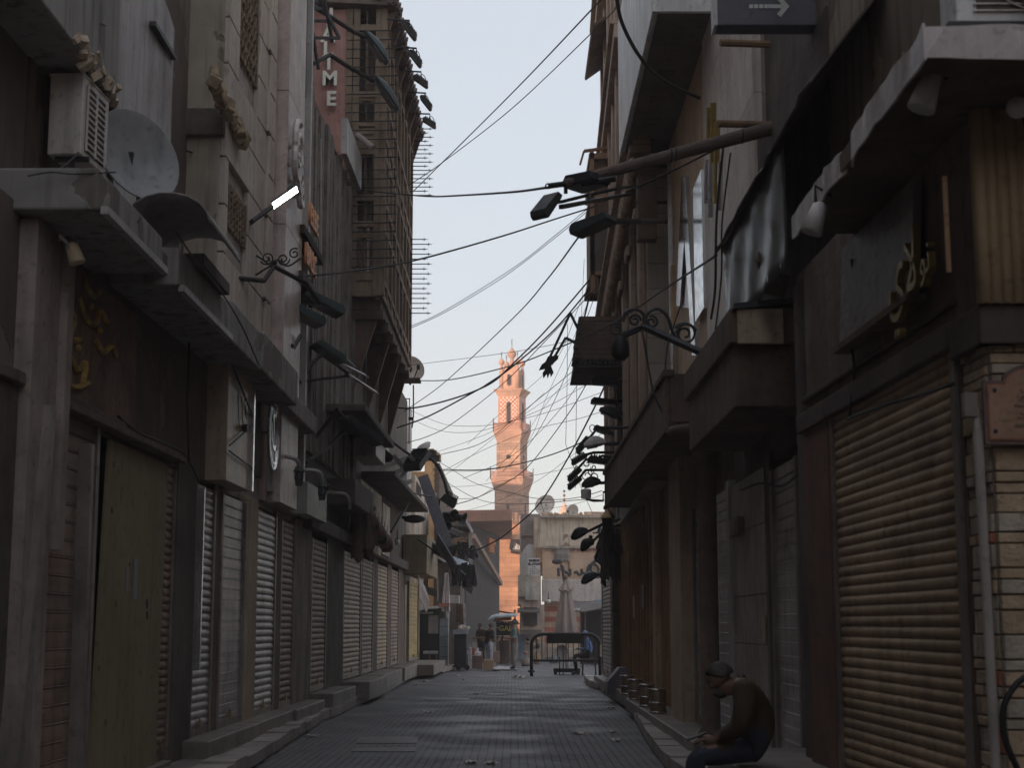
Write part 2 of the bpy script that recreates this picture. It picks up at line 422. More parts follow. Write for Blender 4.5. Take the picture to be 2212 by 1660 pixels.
# ---------------------------------------------------------------- setting: ground
mb = MB(); mb.add([(-900, -400, -.012), (900, -400, -.012), (900, 1500, -.012), (-900, 1500, -.012)], [(0, 1, 2, 3)])
struct(mb.build('ground', mEarth, origin=(0, 0, 0)))
mb = MB(); mb.add([(-6.5, -14, 0), (7, -14, 0), (9, 120, 0), (-9, 120, 0)], [(0, 1, 2, 3)])
struct(mb.build('street', mPave, origin=(0, 0, 0)))
def kerb(px):                               # picture points on the foot of the kerb
    return [G(*p) for p in px]
kl = [Vector((-2.96, -12, 0)), Vector((-2.97, 10, 0))] + kerb([(553, 1657), (617, 1612), (681, 1572), (692, 1562), (728, 1548), (778, 1522), (833, 1499), (868, 1478), (883, 1468), (963, 1447)]) + [Vector((-2.6, 53, 0))]
kr = [Vector((2.0, 8.2, 0)), Vector((1.9, 12, 0))] + kerb([(1434, 1658), (1399, 1606), (1392, 1592), (1374, 1560), (1362, 1535), (1318, 1508), (1295, 1492), (1273, 1485)]) + [Vector((2.1, 46, 0))]
def pavement(name, line, back, h, mat):
    mb = MB()
    for a, b in zip(line, line[1:]):
        ba, bb = back(a.y), back(b.y)
        ar, br = a + Vector((0, 0, h + random.uniform(-.012, .012))), b + Vector((0, 0, h + random.uniform(-.012, .012)))
        ar.z = br.z = h
        mb.add([a, b, br, ar, Vector((ba, a.y, h)), Vector((bb, b.y, h))], [(0, 1, 2, 3), (3, 2, 5, 4)] if a.x < 0 else [(1, 0, 3, 2), (2, 3, 4, 5)])
    return struct(mb.build(name, mat, origin=(0, 0, 0)))
pavement('pavement', kl, lambda y: -4.4, .15, mStep)
pavement('pavement', kr, lambda y: 3.4, .15, mStep)
def kerbstones(line, sgn):
    """worn stone slabs along the edge of the pavement, joints open a few millimetres"""
    mb = MB()
    for a, b in zip(line[1:], line[2:]):
        L = (b - a).length; n = max(1, int(L / .75)); d = (b - a) / n
        inw = Vector((-d.y, d.x, 0)).normalized() * (.30 * sgn)
        for i in range(n):
            p = a + d * i + Vector((0, 0, .15)) - inw * random.uniform(.02, .14) + Vector((0, 0, .0))
            q = d * .982
            mb.obox(p + Vector((0, 0, -.11)), q, inw + inw.normalized() * random.uniform(.0, .1), Vector((0, 0, .135 + random.uniform(-.014, .016))))
    return struct(mb.build('kerb', mKerb, origin=(0, 0, 0)))
kerbstones(kl, 1); kerbstones(kr, -1)
# ---------------------------------------------------------------- minaret
def zv(py, Y): return P(1106, py, Y).z
MY = 150.0; KM = .5                       # KM: size of the tower against a 57 m one
def build_minaret():
    ph = math.radians(17); ax = Vector((math.cos(ph), -math.sin(ph), 0)); ay = Vector((math.sin(ph), math.cos(ph), 0))
    cn = Vector((PX(1126, MY), MY, 0))       # the near corner
    W1 = 5.3 * KM
    ctr = cn - ax * W1 / 2 + ay * W1 / 2
    t = thing('minaret', (ctr.x, ctr.y, 0), 'tall rose stone minaret with two railed balconies and five bulb finials', 'minaret')
    Q = Matrix((ax, ay, Z0)).transposed().to_quaternion()
    def sq(mb, w, z0, z1, w2=None):
        w2 = (w2 or w) * KM; w = w * KM; a = []
        for ww, z in ((w, z0), (w2, z1)):
            for sx, sy in ((-1, -1), (1, -1), (1, 1), (-1, 1)): a.append(Vector((ctr.x, ctr.y, z)) + ax * sx * ww / 2 + ay * sy * ww / 2)
        mb.add(a, [(3, 2, 1, 0), (4, 5, 6, 7), (0, 1, 5, 4), (1, 2, 6, 5), (2, 3, 7, 6), (3, 0, 4, 7)])
    z = lambda v: zv(v, MY)
    mTrim = M('rose_trim', (.42, .25, .18), bright=False, var=.25, scale=.4, streak=.2)
    mDk = flat('opening_dark', (.012, .011, .011), .9)
    mb = MB(); sq(mb, 5.3, -1, z(1061)); mb.build('lower_shaft', mStoneR, t)
    mb = MB(); sq(mb, 4.75, z(1033), z(951)); mb.build('middle_shaft', mStoneR, t)
    mb = MB(); sq(mb, 4.3, z(931), z(853)); s3 = mb.build('upper_shaft', mTrim, t)
    # chequered facing on the two visible sides
    for d, nrm in ((ax, -ay), (ay, ax)):
        mc = checkmat('chequered_tiles', (.62, .46, .38), (.38, .09, .06), .40 * KM, tuple(d))
        for k, (u0, u1, v0, v1) in enumerate(((-1.75, 1.75, 856, 868), (-1.75, -.62, 869, 884), (.62, 1.75, 869, 884), (-1.75, -.62, 886, 912), (.62, 1.75, 886, 912))):
            mb = MB(); o = Vector((ctr.x, ctr.y, 0)) + nrm * 2.15 * KM + d * u0 * KM; o.z = z(v1)
            mb.obox(o, d * (u1 - u0) * KM, nrm * .04, Z0 * (z(v0) - z(v1))); mb.build('chequer_panel', mc, t)
    mbw = MB()
    for nrm, d in ((-ay, ax), (ax, ay)):
        def arch(cu, v0, v1, w, off, mbx):
            w *= KM; off *= KM
            zb, zt = z(v1), z(v0); o = Vector((ctr.x, ctr.y, 0)) + nrm * off
            pts = [o + d * (cu - w / 2) + Z0 * zb, o + d * (cu + w / 2) + Z0 * zb] + [o + d * (cu + w / 2 * math.cos(a)) + Z0 * (zt - w * .6 + w * .6 * math.sin(a)) for a in [math.pi * i / 8 for i in range(9)]]
            mbx.prism(pts, nrm * .05)
        arch(0, 866, 914, .75, 2.16, mbw)
        arch(0, 806, 830, .62, 2.05, mbw)
        pts = [Vector((ctr.x, ctr.y, z(986))) + nrm * 2.38 * KM + d * .45 * KM * math.cos(a) + Z0 * .45 * KM * math.sin(a) for a in [2 * math.pi * i / 16 for i in range(16)]]
        mbw.prism(pts, nrm * .04)
        arch(0, 1088, 1110, .6, 2.66, mbw)
    mbw.build('window', mDk, t)
    for (w0, w1, vb, vf, vr, zt) in ((4.75, 5.75, 951, 931, 912, 0), (5.3, 6.6, 1061, 1034, 1017, 0)):
        mb = MB(); n = 5
        for i in range(n):
            wa = w0 + (w1 - w0) * (i + .0) / n; sq(mb, wa + .02 * i, z(vb) + (z(vf) - z(vb)) * i / n, z(vb) + (z(vf) - z(vb)) * (i + .96) / n, wa + (w1 - w0) / n)
        w0 *= KM; w1 *= KM
        for nrm, d in ((-ay, ax), (ax, ay), (ay, ax), (-ax, ay)):     # stalactite brackets
            for k in range(9):
                u = -w0 / 2 + (k + .5) * w0 / 9
                o = Vector((ctr.x, ctr.y, 0)) + nrm * w0 / 2 + d * u
                hh = z(vf) - z(vb)
                mb.prism([o + Z0 * (z(vb) + hh * (.15 if k % 3 else -.05)) , o + Z0 * (z(vb) + hh * .95) + nrm * (w1 - w0) / 2, o + Z0 * (z(vb) + hh * .95)], d * w0 / 24)
        mb.build('corbelling', mTrim, t)
        mb = MB(); sq(mb, w1 / KM + .1, z(vf), z(vf) + .35 * KM); mb.build('balcony_floor', mTrim, t)
        mb = MB()
        for nrm, d in ((-ay, ax), (ax, ay), (ay, ax), (-ax, ay)):
            o = Vector((ctr.x, ctr.y, 0)) + nrm * w1 / 2
            for hz, tt in ((z(vr), .05), (z(vf) + .38, .03), (z(vr) - .22, .03)):
                mb.bar(o - d * w1 / 2 + Z0 * hz, o + d * w1 / 2 + Z0 * hz, tt)
            for k in range(25):
                p = o + d * (-w1 / 2 + w1 * k / 24); mb.bar(p + Z0 * z(vf), p + Z0 * (z(vr) + (.45 if k in (0, 24) else 0)), .08 if k in (0, 24) else .028)
        mb.build('balcony_railing', M('rail_rust', (.22, .12, .09), streak=0), t)
    mb = MB()
    for i, (w, va, vb) in enumerate(((4.4, 853, 850), (4.7, 850, 846), (5.1, 846, 843), (5.6, 843, 839))): sq(mb, w, z(va), z(vb), w + .3)
    mb.build('cornice', mTrim, t)
    mb = MB(); sq(mb, 3.5, z(839), z(802)); sq(mb, 3.5, z(802), z(785), 1.6); mb.build('turret', mTrim, t)
    def bulb(c, zb, zt, r, sh, nm):
        mb = MB(); H = zt - zb; r *= KM; sh *= KM
        mb.lathe([(sh, z(839) - zb), (sh, -H * .75), (sh * .85, -H * .5), (r * .4, -H * .06), (r * .38, H * .03), (r * .78, H * .2), (r, H * .43), (r * .9, H * .6), (r * .48, H * .82), (r * .13, H * 1.0), (r * .08, H * 1.05)], (c.x, c.y, zb), None, 14)
        b = mb.build(nm, mTrim, t, smooth=True)
        mb = MB(); mb.lathe([(.035, 0), (.03, H * .35), (.07, H * .42), (.03, H * .5), (.055, H * .6), (.02, H * .68)], (c.x, c.y, zt), None, 8)
        cc = Vector((c.x, c.y, zt + H * .78)); rr = H * .09
        mb.tube([cc + ax * rr * math.cos(a) + Z0 * rr * math.sin(a) for a in [math.radians(q) for q in range(130, 415, 25)]], .022, 5)
        mb.build('finial', mIronB, b)
    b0 = Vector((ctr.x, ctr.y, 0))
    bulb(b0, z(770), z(746), .88, .62, 'bulb')
    for sx, sy in ((-1, -1), (1, -1), (1, 1), (-1, 1)): bulb(b0 + ax * sx * 1.62 * KM + ay * sy * 1.62 * KM, z(786), z(770), .6, .44, 'bulb')
build_minaret()
# unseen block added along the sun's path to shade the foot of the minaret
d = -Vector((sdir.x, sdir.y, 0)).normalized(); nn = Vector((-d.y, d.x, 0))
o = Vector((0, MY, 0)) - d * 39 + nn * 4.5 + Vector((0, 0, -1))
mb = MB(); mb.obox(o - nn * 11, d * 10, nn * 11, Z0 * 20.5); one(mb, 'minaret_shade_block', mBeige, 'plain beige unseen block added left of the minaret to shade its foot', 'building')
# mosque side wall, roof beam and sunlit pier beyond the end of the street
def far_mosque():
    a, b = P(1006, 1200, 100), P(1079, 1200, 119)
    t = thing('mosque', (a.x, a.y, 0), 'dark towering mosque wall closing the street below the minaret', 'mosque')
    mb = MB(); dv = Vector((b.x - a.x, b.y - a.y, 0)); nv = Vector((-dv.y, dv.x, 0)).normalized()
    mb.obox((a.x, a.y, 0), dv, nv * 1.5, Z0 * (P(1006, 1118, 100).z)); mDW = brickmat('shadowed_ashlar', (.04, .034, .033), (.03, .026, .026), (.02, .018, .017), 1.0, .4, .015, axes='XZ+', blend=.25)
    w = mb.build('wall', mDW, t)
    mW = M('sun_orange_window', (.5, .2, .06), streak=.2)  # orange put into the colour for sunlight that doesn't reach this wall
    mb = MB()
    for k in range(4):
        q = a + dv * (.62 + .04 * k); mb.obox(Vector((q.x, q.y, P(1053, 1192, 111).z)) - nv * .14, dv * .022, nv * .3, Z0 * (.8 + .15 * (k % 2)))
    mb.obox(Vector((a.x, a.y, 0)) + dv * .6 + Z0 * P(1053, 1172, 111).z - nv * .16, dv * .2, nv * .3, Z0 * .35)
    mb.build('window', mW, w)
    mb = MB(); r0, r1 = P(968, 1104, 98), P(1106, 1101, 103)
    h = 25 * 100 / 3440
    mb.obox(r0 - Z0 * h, r1 - r0, Vector((.0, 23, 0)), Z0 * h)
    for k in range(4): mb.obox(r0 - Z0 * h * (.18 + .25 * k) - Vector((.02, .07, 0)), r1 - r0, Vector((0, .065, 0)), Z0 * .05)
    one(mb, 'roof_gallery', M('timber_roof', (.34, .18, .125), bright=False, var=.2, scale=.3, streak=.3), 'long reddish timber roof spanning the street in front of the minaret', 'roof')
    p0 = P(1077, 1150, 132); p1 = P(1127, 1150, 132)
    t2 = thing('sandstone_pier', (p0.x, p0.y, 0), 'sunlit orange sandstone wall below the minaret at the end of the street', 'wall')
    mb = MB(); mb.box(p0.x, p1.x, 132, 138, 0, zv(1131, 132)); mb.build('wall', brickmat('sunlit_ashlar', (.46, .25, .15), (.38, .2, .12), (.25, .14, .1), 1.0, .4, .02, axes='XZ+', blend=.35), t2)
    mb = MB()
    for i in range(5): x = p0.x + .25 + i * .36; mb.obox((x, 131.8, zv(1131, 132)), X0 * .25, Y0 * .25, Z0 * (.6 + .25 * (i % 2)))
    mb.build('cresting', mStoneR, t2)
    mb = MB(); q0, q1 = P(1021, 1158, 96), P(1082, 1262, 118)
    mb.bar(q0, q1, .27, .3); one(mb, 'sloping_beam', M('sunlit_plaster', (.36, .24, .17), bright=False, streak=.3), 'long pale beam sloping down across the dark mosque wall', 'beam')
far_mosque()
# ---------------------------------------------------------------- shop shutters and fronts
mShB = M('brown_shutter', band=.32, col=(.16, .115, .09), rough=.6, var=.2, streak=.4, bump=.1)
mShG = M('grey_shutter', band=.32, col=(.26, .265, .28), rough=.45, metal=.35, var=.2, streak=.4, bump=.1)
mShT = M('tan_shutter', band=.32, col=(.24, .18, .115), rough=.55, var=.18, streak=.35, bump=.1)
mShY = M('yellow_shutter', band=.32, col=(.42, .33, .12), rough=.6, var=.15, streak=.4, bump=.1)
mRail = M('shutter_rail', (.12, .11, .105), rough=.5, metal=.3, var=.3, streak=.5, bump=.1)
mConcP = patchmat('spalled_concrete', (.33, .31, .29), (.2, .175, .155), .56, 1.3)
mFascia = M('shop_fascia', (.075, .06, .052), var=.35, streak=.5)
mPier = M('shop_pier', (.07, .055, .046), var=.3, streak=.5)
def shutter(w, bld, Ya, Yb, z0, z1, mat, pitch=.1, kind='round', o=-.015, label=None, rails=True):
    if Ya > Yb: Ya, Yb = Yb, Ya
    prof = []; n = max(1, int(round((z1 - z0) / pitch))); ph = (z1 - z0) / n
    for i in range(n):
        z = z0 + i * ph
        if kind == 'round': prof += [(z + ph * k / 6, o + .022 * math.sin(math.pi * k / 6) ** .8) for k in range(6)]
        else: prof += [(z, o - .016), (z + ph * .06, o - .016), (z + ph * .1, o + .006), (z + ph * .16, o - .004), (z + ph * .22, o + .004), (z + ph * .96, o + .004)]
    prof.append((z1, o))
    mb = MB(); rows = [[w.p3(Yb if w.side > 0 else Ya, z, oo), w.p3(Ya if w.side > 0 else Yb, z, oo)] for z, oo in prof]
    dn = [(random.uniform(z0, z1), random.uniform(.2, .8), random.uniform(-.018, .012)) for _ in range(4)]
    if kind == 'round' and abs(Yb - Ya) > 1:
        rows = [[r[0].lerp(r[1], f) + w.n * sum(a * math.exp(-((r[0].z - dz) / .16) ** 2 - ((f - df) / .13) ** 2) for dz, df, a in dn) for f in [i / 10 for i in range(11)]] for r in rows]
    mb.sheet(rows, .012)
    s = mb.build('roller_shutter', mat, bld, smooth=(kind == 'round'))
    if label: s['label'] = label
    if rails:
        for Y in (Ya, Yb):
            mb = MB(); w.box(mb, Y - .045, Y + .045, z0, z1, o - .03, o + .05); mb.build('guide_rail', mRail, s)
        mb = MB(); w.box(mb, Ya + .05, Yb - .05, z0 - .01, z0 + .09, o - .01, o + .035); mb.build('bottom_bar', mRail, s)
        mb = MB(); p = w.p3(Ya * .5 + Yb * .5, z0 + .13, o + .04); mb.cbox(p, (.05, .07, .07)); mb.tube([p + Z0 * .03 + Y0 * -.022, p + Z0 * .075 + Y0 * -.022, p + Z0 * .075 + Y0 * .022, p + Z0 * .03 + Y0 * .022], .007, 6)
        mb.build('padlock', M('brass', (.5, .42, .25), rough=.35, metal=.8, streak=0), s)
    return s
def pier(w, bld, Ya, Yb, z0, z1, mat, o0=-.35, o1=0.035, nm='pier'):
    mb = MB(); w.box(mb, min(Ya, Yb), max(Ya, Yb), z0, z1, o0, o1); return mb.build(nm, mat, bld, bevel=.012)
def step(w, bld, Ya, Yb, z, d, mat=None, o0=-.1):
    mb = MB(); w.box(mb, min(Ya, Yb), max(Ya, Yb), .1, z, o0, d); return mb.build('step', mat or mStep, bld, bevel=.015)
LY = LW.Y
# ---------------------------------------------------------------- A: nearest building of the left row
A = thing('shop_building', LW.p3(13, 0, -2), 'dark brown shop building at the left edge under a long concrete canopy', 'building')
mb = MB()
LW.box(mb, -14, 19.3, -.5, 3.32, -9, -.32)
LW.box(mb, -14, 19.3, 3.32, 4.8, -9, 0)
LW.box(mb, -14, 19.3, 4.8, 9.6, -9, -.45)
LW.box(mb, -14, 16.4, 9.6, 15.5, -9, -.2)
mb.build('wall', patchmat('worn_brown_plaster', (.14, .105, .085), (.2, .165, .135), .57, .9), A)
# piers and posts
for a, b, m, o1 in ((-90, 20, mDark, .05), (366, 408, mDark, .05), (452, 468, mPier, .03)):
    pier(LW, A, max(9.5, LY(a)) if a > 0 else 6.0, LY(b), .12, 3.4, m, -.35, o1)
for pa, pb, r in (((95, 880), (22, 1640), .085), ((188, 960), (164, 1640), .055)):
    mb = MB(); p, q = LW.pt(*pa, .12), LW.pt(*pb, .12); q = q + (q - p) * .1
    mb.bar(p, q, r * 2, r * 1.6); mb.build('post', mRail, A)
shutter(LW, A, LY(58), LY(186), .2, 3.36, mShB, .15, 'flat', 0)
shutter(LW, A, LY(337), LY(366), .2, 3.3, mShB, .085, 'round', -.02)
shutter(LW, A, LY(410), LY(452), .34, 3.25, mShG, .095, 'round', -.01)
shutter(LW, A, LY(468), LY(520), .34, 3.25, mShG, .13, 'flat', 0)
step(LW, A, LY(392), LY(512), .34, .34); step(LW, A, 8, LY(360), .2, .1)
mb = MB(); LW.box(mb, LY(415), LY(416.5), 1.1, 3.2, -.06, .1); mb.build('door_jamb', M('bright_aluminium', (.7, .72, .74), rough=.25, metal=.8, streak=0, bump=.05), A)
# fascia boards under the canopy
mb = MB(); LW.box(mb, 8, LY(235), 3.4, 3.5, 0, .1); LW.box(mb, LY(96), LY(360), 3.36, 3.42, 0.0, .16); mb.build('lintel', mPier, A, bevel=.01)
mb = MB(); LW.box(mb, LY(2), LY(60), .1, 4.7, 0, .14); LW.box(mb, LY(62), LY(76), 2.2, 4.75, 0, .2); mb.build('pilaster', M('greyish_stone', (.15, .135, .125), streak=.5), A)
# canopy, three slabs of unequal age
mb = MB()
def slab(Ya, Yb, z0, z1, Xo, oi=-.3):
    mb.obox((Xo, Ya, z0), (LW.X(Ya) + oi - Xo, 0, 0), (0, Yb - Ya, 0), (0, 0, z1 - z0))
slab(11.55, 13.75, 4.72, 5.05, -3.13); slab(13.75, 14.3, 4.84, 5.02, -3.2); slab(14.3, 17.2, 4.74, 5.1, -3.1); slab(17.2, 19.3, 4.74, 5.2, -3.12)
mb.build('canopy', mConcP, A, bevel=.02)
mb = MB()
for Ya, Yb in ((11.6, 13.7), (14.4, 17.0)):
    mb.box(-3.12, -3.06, Ya, Yb, 4.70, 4.76)
mb.build('drip_edge', mGreyP, A)
# upper balcony with crumbling underside
mb = MB(); mb.box(-4.6, -3.72, 5, 14.25, 6.5, 7.9); mb.box(-4.6, -3.66, 5, 14.3, 7.9, 8.1); mb.build('balcony', mConcP, A, bevel=.02)
mb = MB(); rr = random.Random(3)
for i in range(70):
    c = XP(168 + i * 1.1 + rr.uniform(-9, 9), 88 + i * 1.65 + rr.uniform(-12, 16), -3.72 + rr.uniform(-.1, .02)); s = rr.uniform(.025, .085)
    mb.cbox(c, (s, s * 1.6, s * .8), Quaternion((rr.random(), rr.random(), rr.random(), rr.random())).normalized())
mb.build('broken_plaster', M('crumbled_plaster', (.36, .31, .24), var=.4, scale=6, streak=0, bump=.6), A)
mb = MB()
for px in (65, 100, 158): p = XP(px, 200, -4.2); mb.box(-4.3, -4.18, p.y - .1, p.y + .1, 4.8, 9)
mb.build('mullion', mWoodD, A)
# grey metal sheet closing the upper storey
mb = MB(); a0, a1 = XP(248, 200, -3.86).y, XP(369, 200, -3.9).y
rows = []
for k in range(25):
    y = a0 + (a1 - a0) * k / 24; x = -3.86 - .04 * k / 24 + .003 * math.sin(k)
    rows.append([(x, y, 4.9), (x, y, 8.9 - .5 * k / 24)])
mb.sheet(rows, .02); mb.build('sheet_metal_screen', M('galvanised_sheet', (.31, .32, .34), rough=.55, metal=.15, var=.2, scale=.8, streak=.6, bump=.05), A)
mb = MB(); mb.bar(XP(330, 50, -3.82), XP(375, 125, -3.86), .07, .05); mb.build('flashing', mIronB, A)
# beige projecting room that looks toward the viewer
B = thing('stone_clad_building', LW.p3(21, 0, -2), 'pale stone building with deep horizontal joints and carved lattice windows', 'building')
B0, B1, B2 = 19.3, 22.7, LY(655)
mb = MB(); LW.box(mb, B0, B1, -.5, 3.3, -9, -.32); LW.box(mb, B0, B1, 3.3, 16, -9, -.03); mb.build('wall', M('grey_core', (.2, .19, .18)), B)
mb = MB(); zb = P(410, 240, B0).z
mb.obox((LW.X(B0) - .0, B0 - .03, zb), (-.62, 0, 0), (0, -.02, 0), (0, 0, 16 - zb)); mb.obox((LW.X(B0) - .05, B0 - .001, 4.8), (-.9, 0, 0), (0, .4, 0), (0, 0, zb - 4.8 - .3))
mb.build('gable_render', patchmat('worn_beige_plaster', (.4, .34, .27), (.26, .21, .17), .6, 1.1), B)
mb = MB(); mb.obox((LW.X(B0) + .03, B0 - .12, zb - .34), (-.75, 0, 0), (0, .35, 0), (0, 0, .34)); mb.build('moulding', mDark, B)
for zj in (6.55, 5.55): 
    mb = MB(); mb.obox((LW.X(B0) + .0, B0 - .012, zj), (-.6, 0, 0), (0, .05, 0), (0, 0, .018)); mb.build('joint', mDark, B)
# stone courses: real blocks with open joints, window holes left free
mb = MB(); zc = 4.4
wins = [(LY(458), LY(505), P(480, 520, 20.5).z, LW.pt(480, 375).z), (LY(476), LY(522), LW.pt(500, 90).z, 14.6)]
while zc < 15.8:
    h = .62; segs = [(B0 + .0, B1)]
    for a, b, c, d in wins:
        if zc + h > c and zc < d:
            out = []
            for s0, s1 in segs:
                if a > s0 and b < s1: out += [(s0, a), (b, s1)]
                else: out.append((s0, s1))
            segs = out
    for s0, s1 in segs: LW.box(mb, s0 + .004, s1 - .004, zc + .012, zc + h - .012, -.03, .05)
    zc += h
mb.build('stone_courses', mAsh, B, bevel=.008)
mb = MB(); zc = 4.4; i = 0
while zc < 15.8:
    a = B1 - (.55 if i % 2 else .42); LW.box(mb, a, B1, zc + .014, zc + .6, .05, .1); zc += .62; i += 1
mb.build('quoin', mAsh, B, bevel=.01)
mLat = M('carved_lattice', (.1, .075, .05), var=.4, scale=5, streak=.2, bump=.5)
for a, b, c, d in wins:
    mb = MB(); rr = random.Random(int(c * 10))
    LW.box(mb, a, a + .06, c, d, -.03, .03); LW.box(mb, b - .06, b, c, d, -.03, .03)
    nx, nz = 7, max(6, int((d - c) / .2))
    for i in range(nx):
        for j in range(nz):
            p = LW.p3(a + (b - a) * (i + .5) / nx, c + (d - c) * (j + .5) / nz, .0)
            r = min((b - a) / nx, (d - c) / nz) * .5
            mb.tube([p + LW.u * r * math.cos(q) * .92 + Z0 * r * math.sin(q) for q in [2 * math.pi * k / 7 + (i + j) * .5 for k in range(8)]], .026, 4, False)
    mb.build('lattice_window', mLat, B)
# broken bracketed ledge
mb = MB(); rr = random.Random(5)
for i in range(11):
    c = LW.pt(462 + i * 6, 176 + i * 12.0, .1 + rr.uniform(-.02, .03)); s = rr.uniform(.1, .17)
    mb.cbox(c, (s * 1.1, s * 1.2, s), Quaternion((1, rr.uniform(-.3, .3), rr.uniform(-.3, .3), rr.uniform(-.3, .3))).normalized())
    mb.cbox(c + Y0 * .12 - Z0 * .05, (s * .9, s * 1.1, s * .8), Quaternion((1, rr.uniform(-.2, .2), rr.uniform(-.3, .3), rr.uniform(-.2, .2))).normalized())
    if i % 3 == 0: mb.tube([c + Z0 * .06, c + Z0 * .2], [.07, .05], 7)
mb.build('broken_ledge', M('broken_stone', (.3, .25, .17), var=.4, scale=4, streak=.2, bump=.7), B, bevel=.02)
shutter(LW, B, LY(546), LY(588), .34, 3.25, mShG, .1, 'round', -.01)
pier(LW, B, LY(520), LY(545), .1, 3.35, mBeige, -.35, .05); pier(LW, B, LY(588), LY(601), .1, 3.35, mPier)
step(LW, B, LY(515), LY(592), .34, .32)
mb = MB(); slabY = (19.3, 22.6); mb.obox((-3.1, 19.32, 4.74), (-.9, 0, 0), (0, 3.2, 0), (0, 0, .5)); mb.build('canopy', mConcP, B, bevel=.02)
# ---------------------------------------------------------------- C: marble front
Cc = thing('marble_clad_building', LW.p3(25, 0, -2), 'tall building with veined pinkish marble pilaster beside the lit street lamp', 'building')
C1 = LY(634)
mb = MB(); LW.box(mb, 22.7, C1, -.5, 3.3, -9, -.32); LW.box(mb, 22.7, C1, 3.3, 17, -9, -.02); mb.build('wall', M('core_mauve', (.2, .18, .175)), Cc)
mb = MB(); zc = 3.4
while zc < 16.5:
    LW.box(mb, 22.72, LY(565), zc + .004, zc + 1.62, -.02, .04); zc += 1.63
mb.build('marble_strip', mMarbleP, Cc)
mb = MB(); zc = 3.4
while zc < 16.5:
    LW.box(mb, LY(566), LY(605), zc + .003, zc + 2.1, -.02, .22); zc += 2.106
mb.build('pilaster', mMarble, Cc, bevel=.006)
mb = MB()
LW.box(mb, LY(606), LY(618), 3.4, 16.5, -.02, .1); LW.box(mb, LY(619), C1, 3.4, 6.9, -.02, .03); LW.box(mb, LY(619), C1, 9.0, 16.5, -.02, .03)
q = [LW.p3(LY(620), 6.9, -.02), LW.p3(C1, 6.9, -.02), LW.p3(C1, 7.9, -.02)]
mb.prism(q, LW.n * .05)
mb.build('marble_facing', mMarble, Cc)
mb = MB(); LW.box(mb, LY(619), LY(621), 7.9, 16.5, .03, .1); LW.box(mb, LY(631), C1, 3.4, 16.5, .03, .14); mb.build('window_frame', mGreyP, Cc)
mb = MB(); LW.box(mb, LY(621), LY(631), 10.6, 16, .03, .05); mb.build('window', flat('dark_glass', (.02, .022, .025), .12), Cc)
shutter(LW, Cc, LY(601), LY(628), .34, 3.25, mShB, .1, 'round', -.01)
pier(LW, Cc, LY(628), LY(664), .1, 3.35, M('pale_pier', (.14, .125, .115), streak=.6), -.35, .05); step(LW, Cc, LY(594), LY(660), .34, .36)
mb = MB(); mb.obox((-3.25, 22.7, 4.74), (-.6, 0, 0), (0, C1 - 22.9, 0), (0, 0, .3)); mb.build('canopy', mConcP, Cc, bevel=.02)
# ---------------------------------------------------------------- D: dark boarded shop building
D = thing('boarded_building', LW.p3(31, 0, -2), 'dark building clad in upright boards carrying two rows of shop letters', 'building')
D0, D1, D2 = C1, 33.5, 50.0
ztD = LW.pt(700, 255).z
mb = MB(); LW.box(mb, D0, D2, -.5, 3.25, -9, -.32); LW.box(mb, D0, D1, 3.25, ztD, -9, -.03); LW.box(mb, D1, D2, 3.25, 8.7, -9, -.03); mb.build('wall', mDark, D)
mb = MB(); y = D0; rr = random.Random(9)
while y < D1 + .9:
    w = rr.uniform(.14, .3); LW.box(mb, y, min(y + w - .012, D1 + .9), 4.6, ztD - rr.uniform(0, .7), -.03, rr.uniform(.0, .1)); y += w
mb.build('board_cladding', M('grey_boards', (.085, .078, .075), var=.4, scale=2, streak=.6, bump=.4), D)
mb = MB(); LW.box(mb, LY(708), LY(744), LW.pt(725, 330).z, LW.pt(712, 215).z, .1, .22); mb.build('panel', mGreyP, D)
for a, b, m, zb in ((668, 700, mShB, .45), (738, 775, mShT, .5), (779, 802, mShB, .5), (812, 834, mShT, .5), (842, 858, mShB, .5)):
    shutter(LW, D, LY(a), LY(b), zb, 3.15, m, .1, 'round', -.01)
for a, b in ((700, 737), (775, 779), (802, 812), (834, 842), (858, 872)): pier(LW, D, LY(a), LY(b), .1, 3.3, mPier if a != 700 else mDark)
for a, b, z, d in ((668, 722, .42, .45), (735, 780, .46, .62), (782, 830, .46, .5), (836, 872, .46, .5)): step(LW, D, LY(a), LY(b), z, d)
# pale lower fronts further along with hung goods
mPF = M('pale_front', (.58, .53, .46), var=.3, streak=.7)
mb = MB()
for a, b, v0, v1 in ((752, 772, 1040, 1155), (774, 800, 1060, 1195), (803, 820, 1090, 1200)):
    LW.box(mb, LY(a), LY(b), LW.pt((a + b) / 2, v1).z, LW.pt((a + b) / 2, v0).z, -.02, .24)
mb.build('front_panel', mPF, D)
mb = MB(); rags(mb, LW.pt(772, 1080, .3), LW.pt(800, 1090, .4), 1.2, 9, 12, .25, .4); mb.build('hanging_cloth', mWoodD, D)
for i in range(6):
    rr = random.Random(12 + i); p = LW.pt(788 + rr.uniform(-2, 26), 1100 + i * 15, .32); mb = MB(); mb.cbox(p, (.2, .45, .22), Quaternion((1, .1 * rr.random(), .2, .1)).normalized()); mb.build('hanging_bundle', mWoodD, D, bevel=.05)
mb = MB(); LW.box(mb, D0 + .5, D2, 3.25, 3.5, 0, .2); LW.box(mb, LY(700), LY(748), 3.9, 4.4, 0, .55); LW.box(mb, LY(690), LY(770), 5.6, 5.75, 0, .8); LW.box(mb, LY(775), LY(866), 5.0, 5.12, 0, .8); mb.build('awning', mDark, D, bevel=.02)
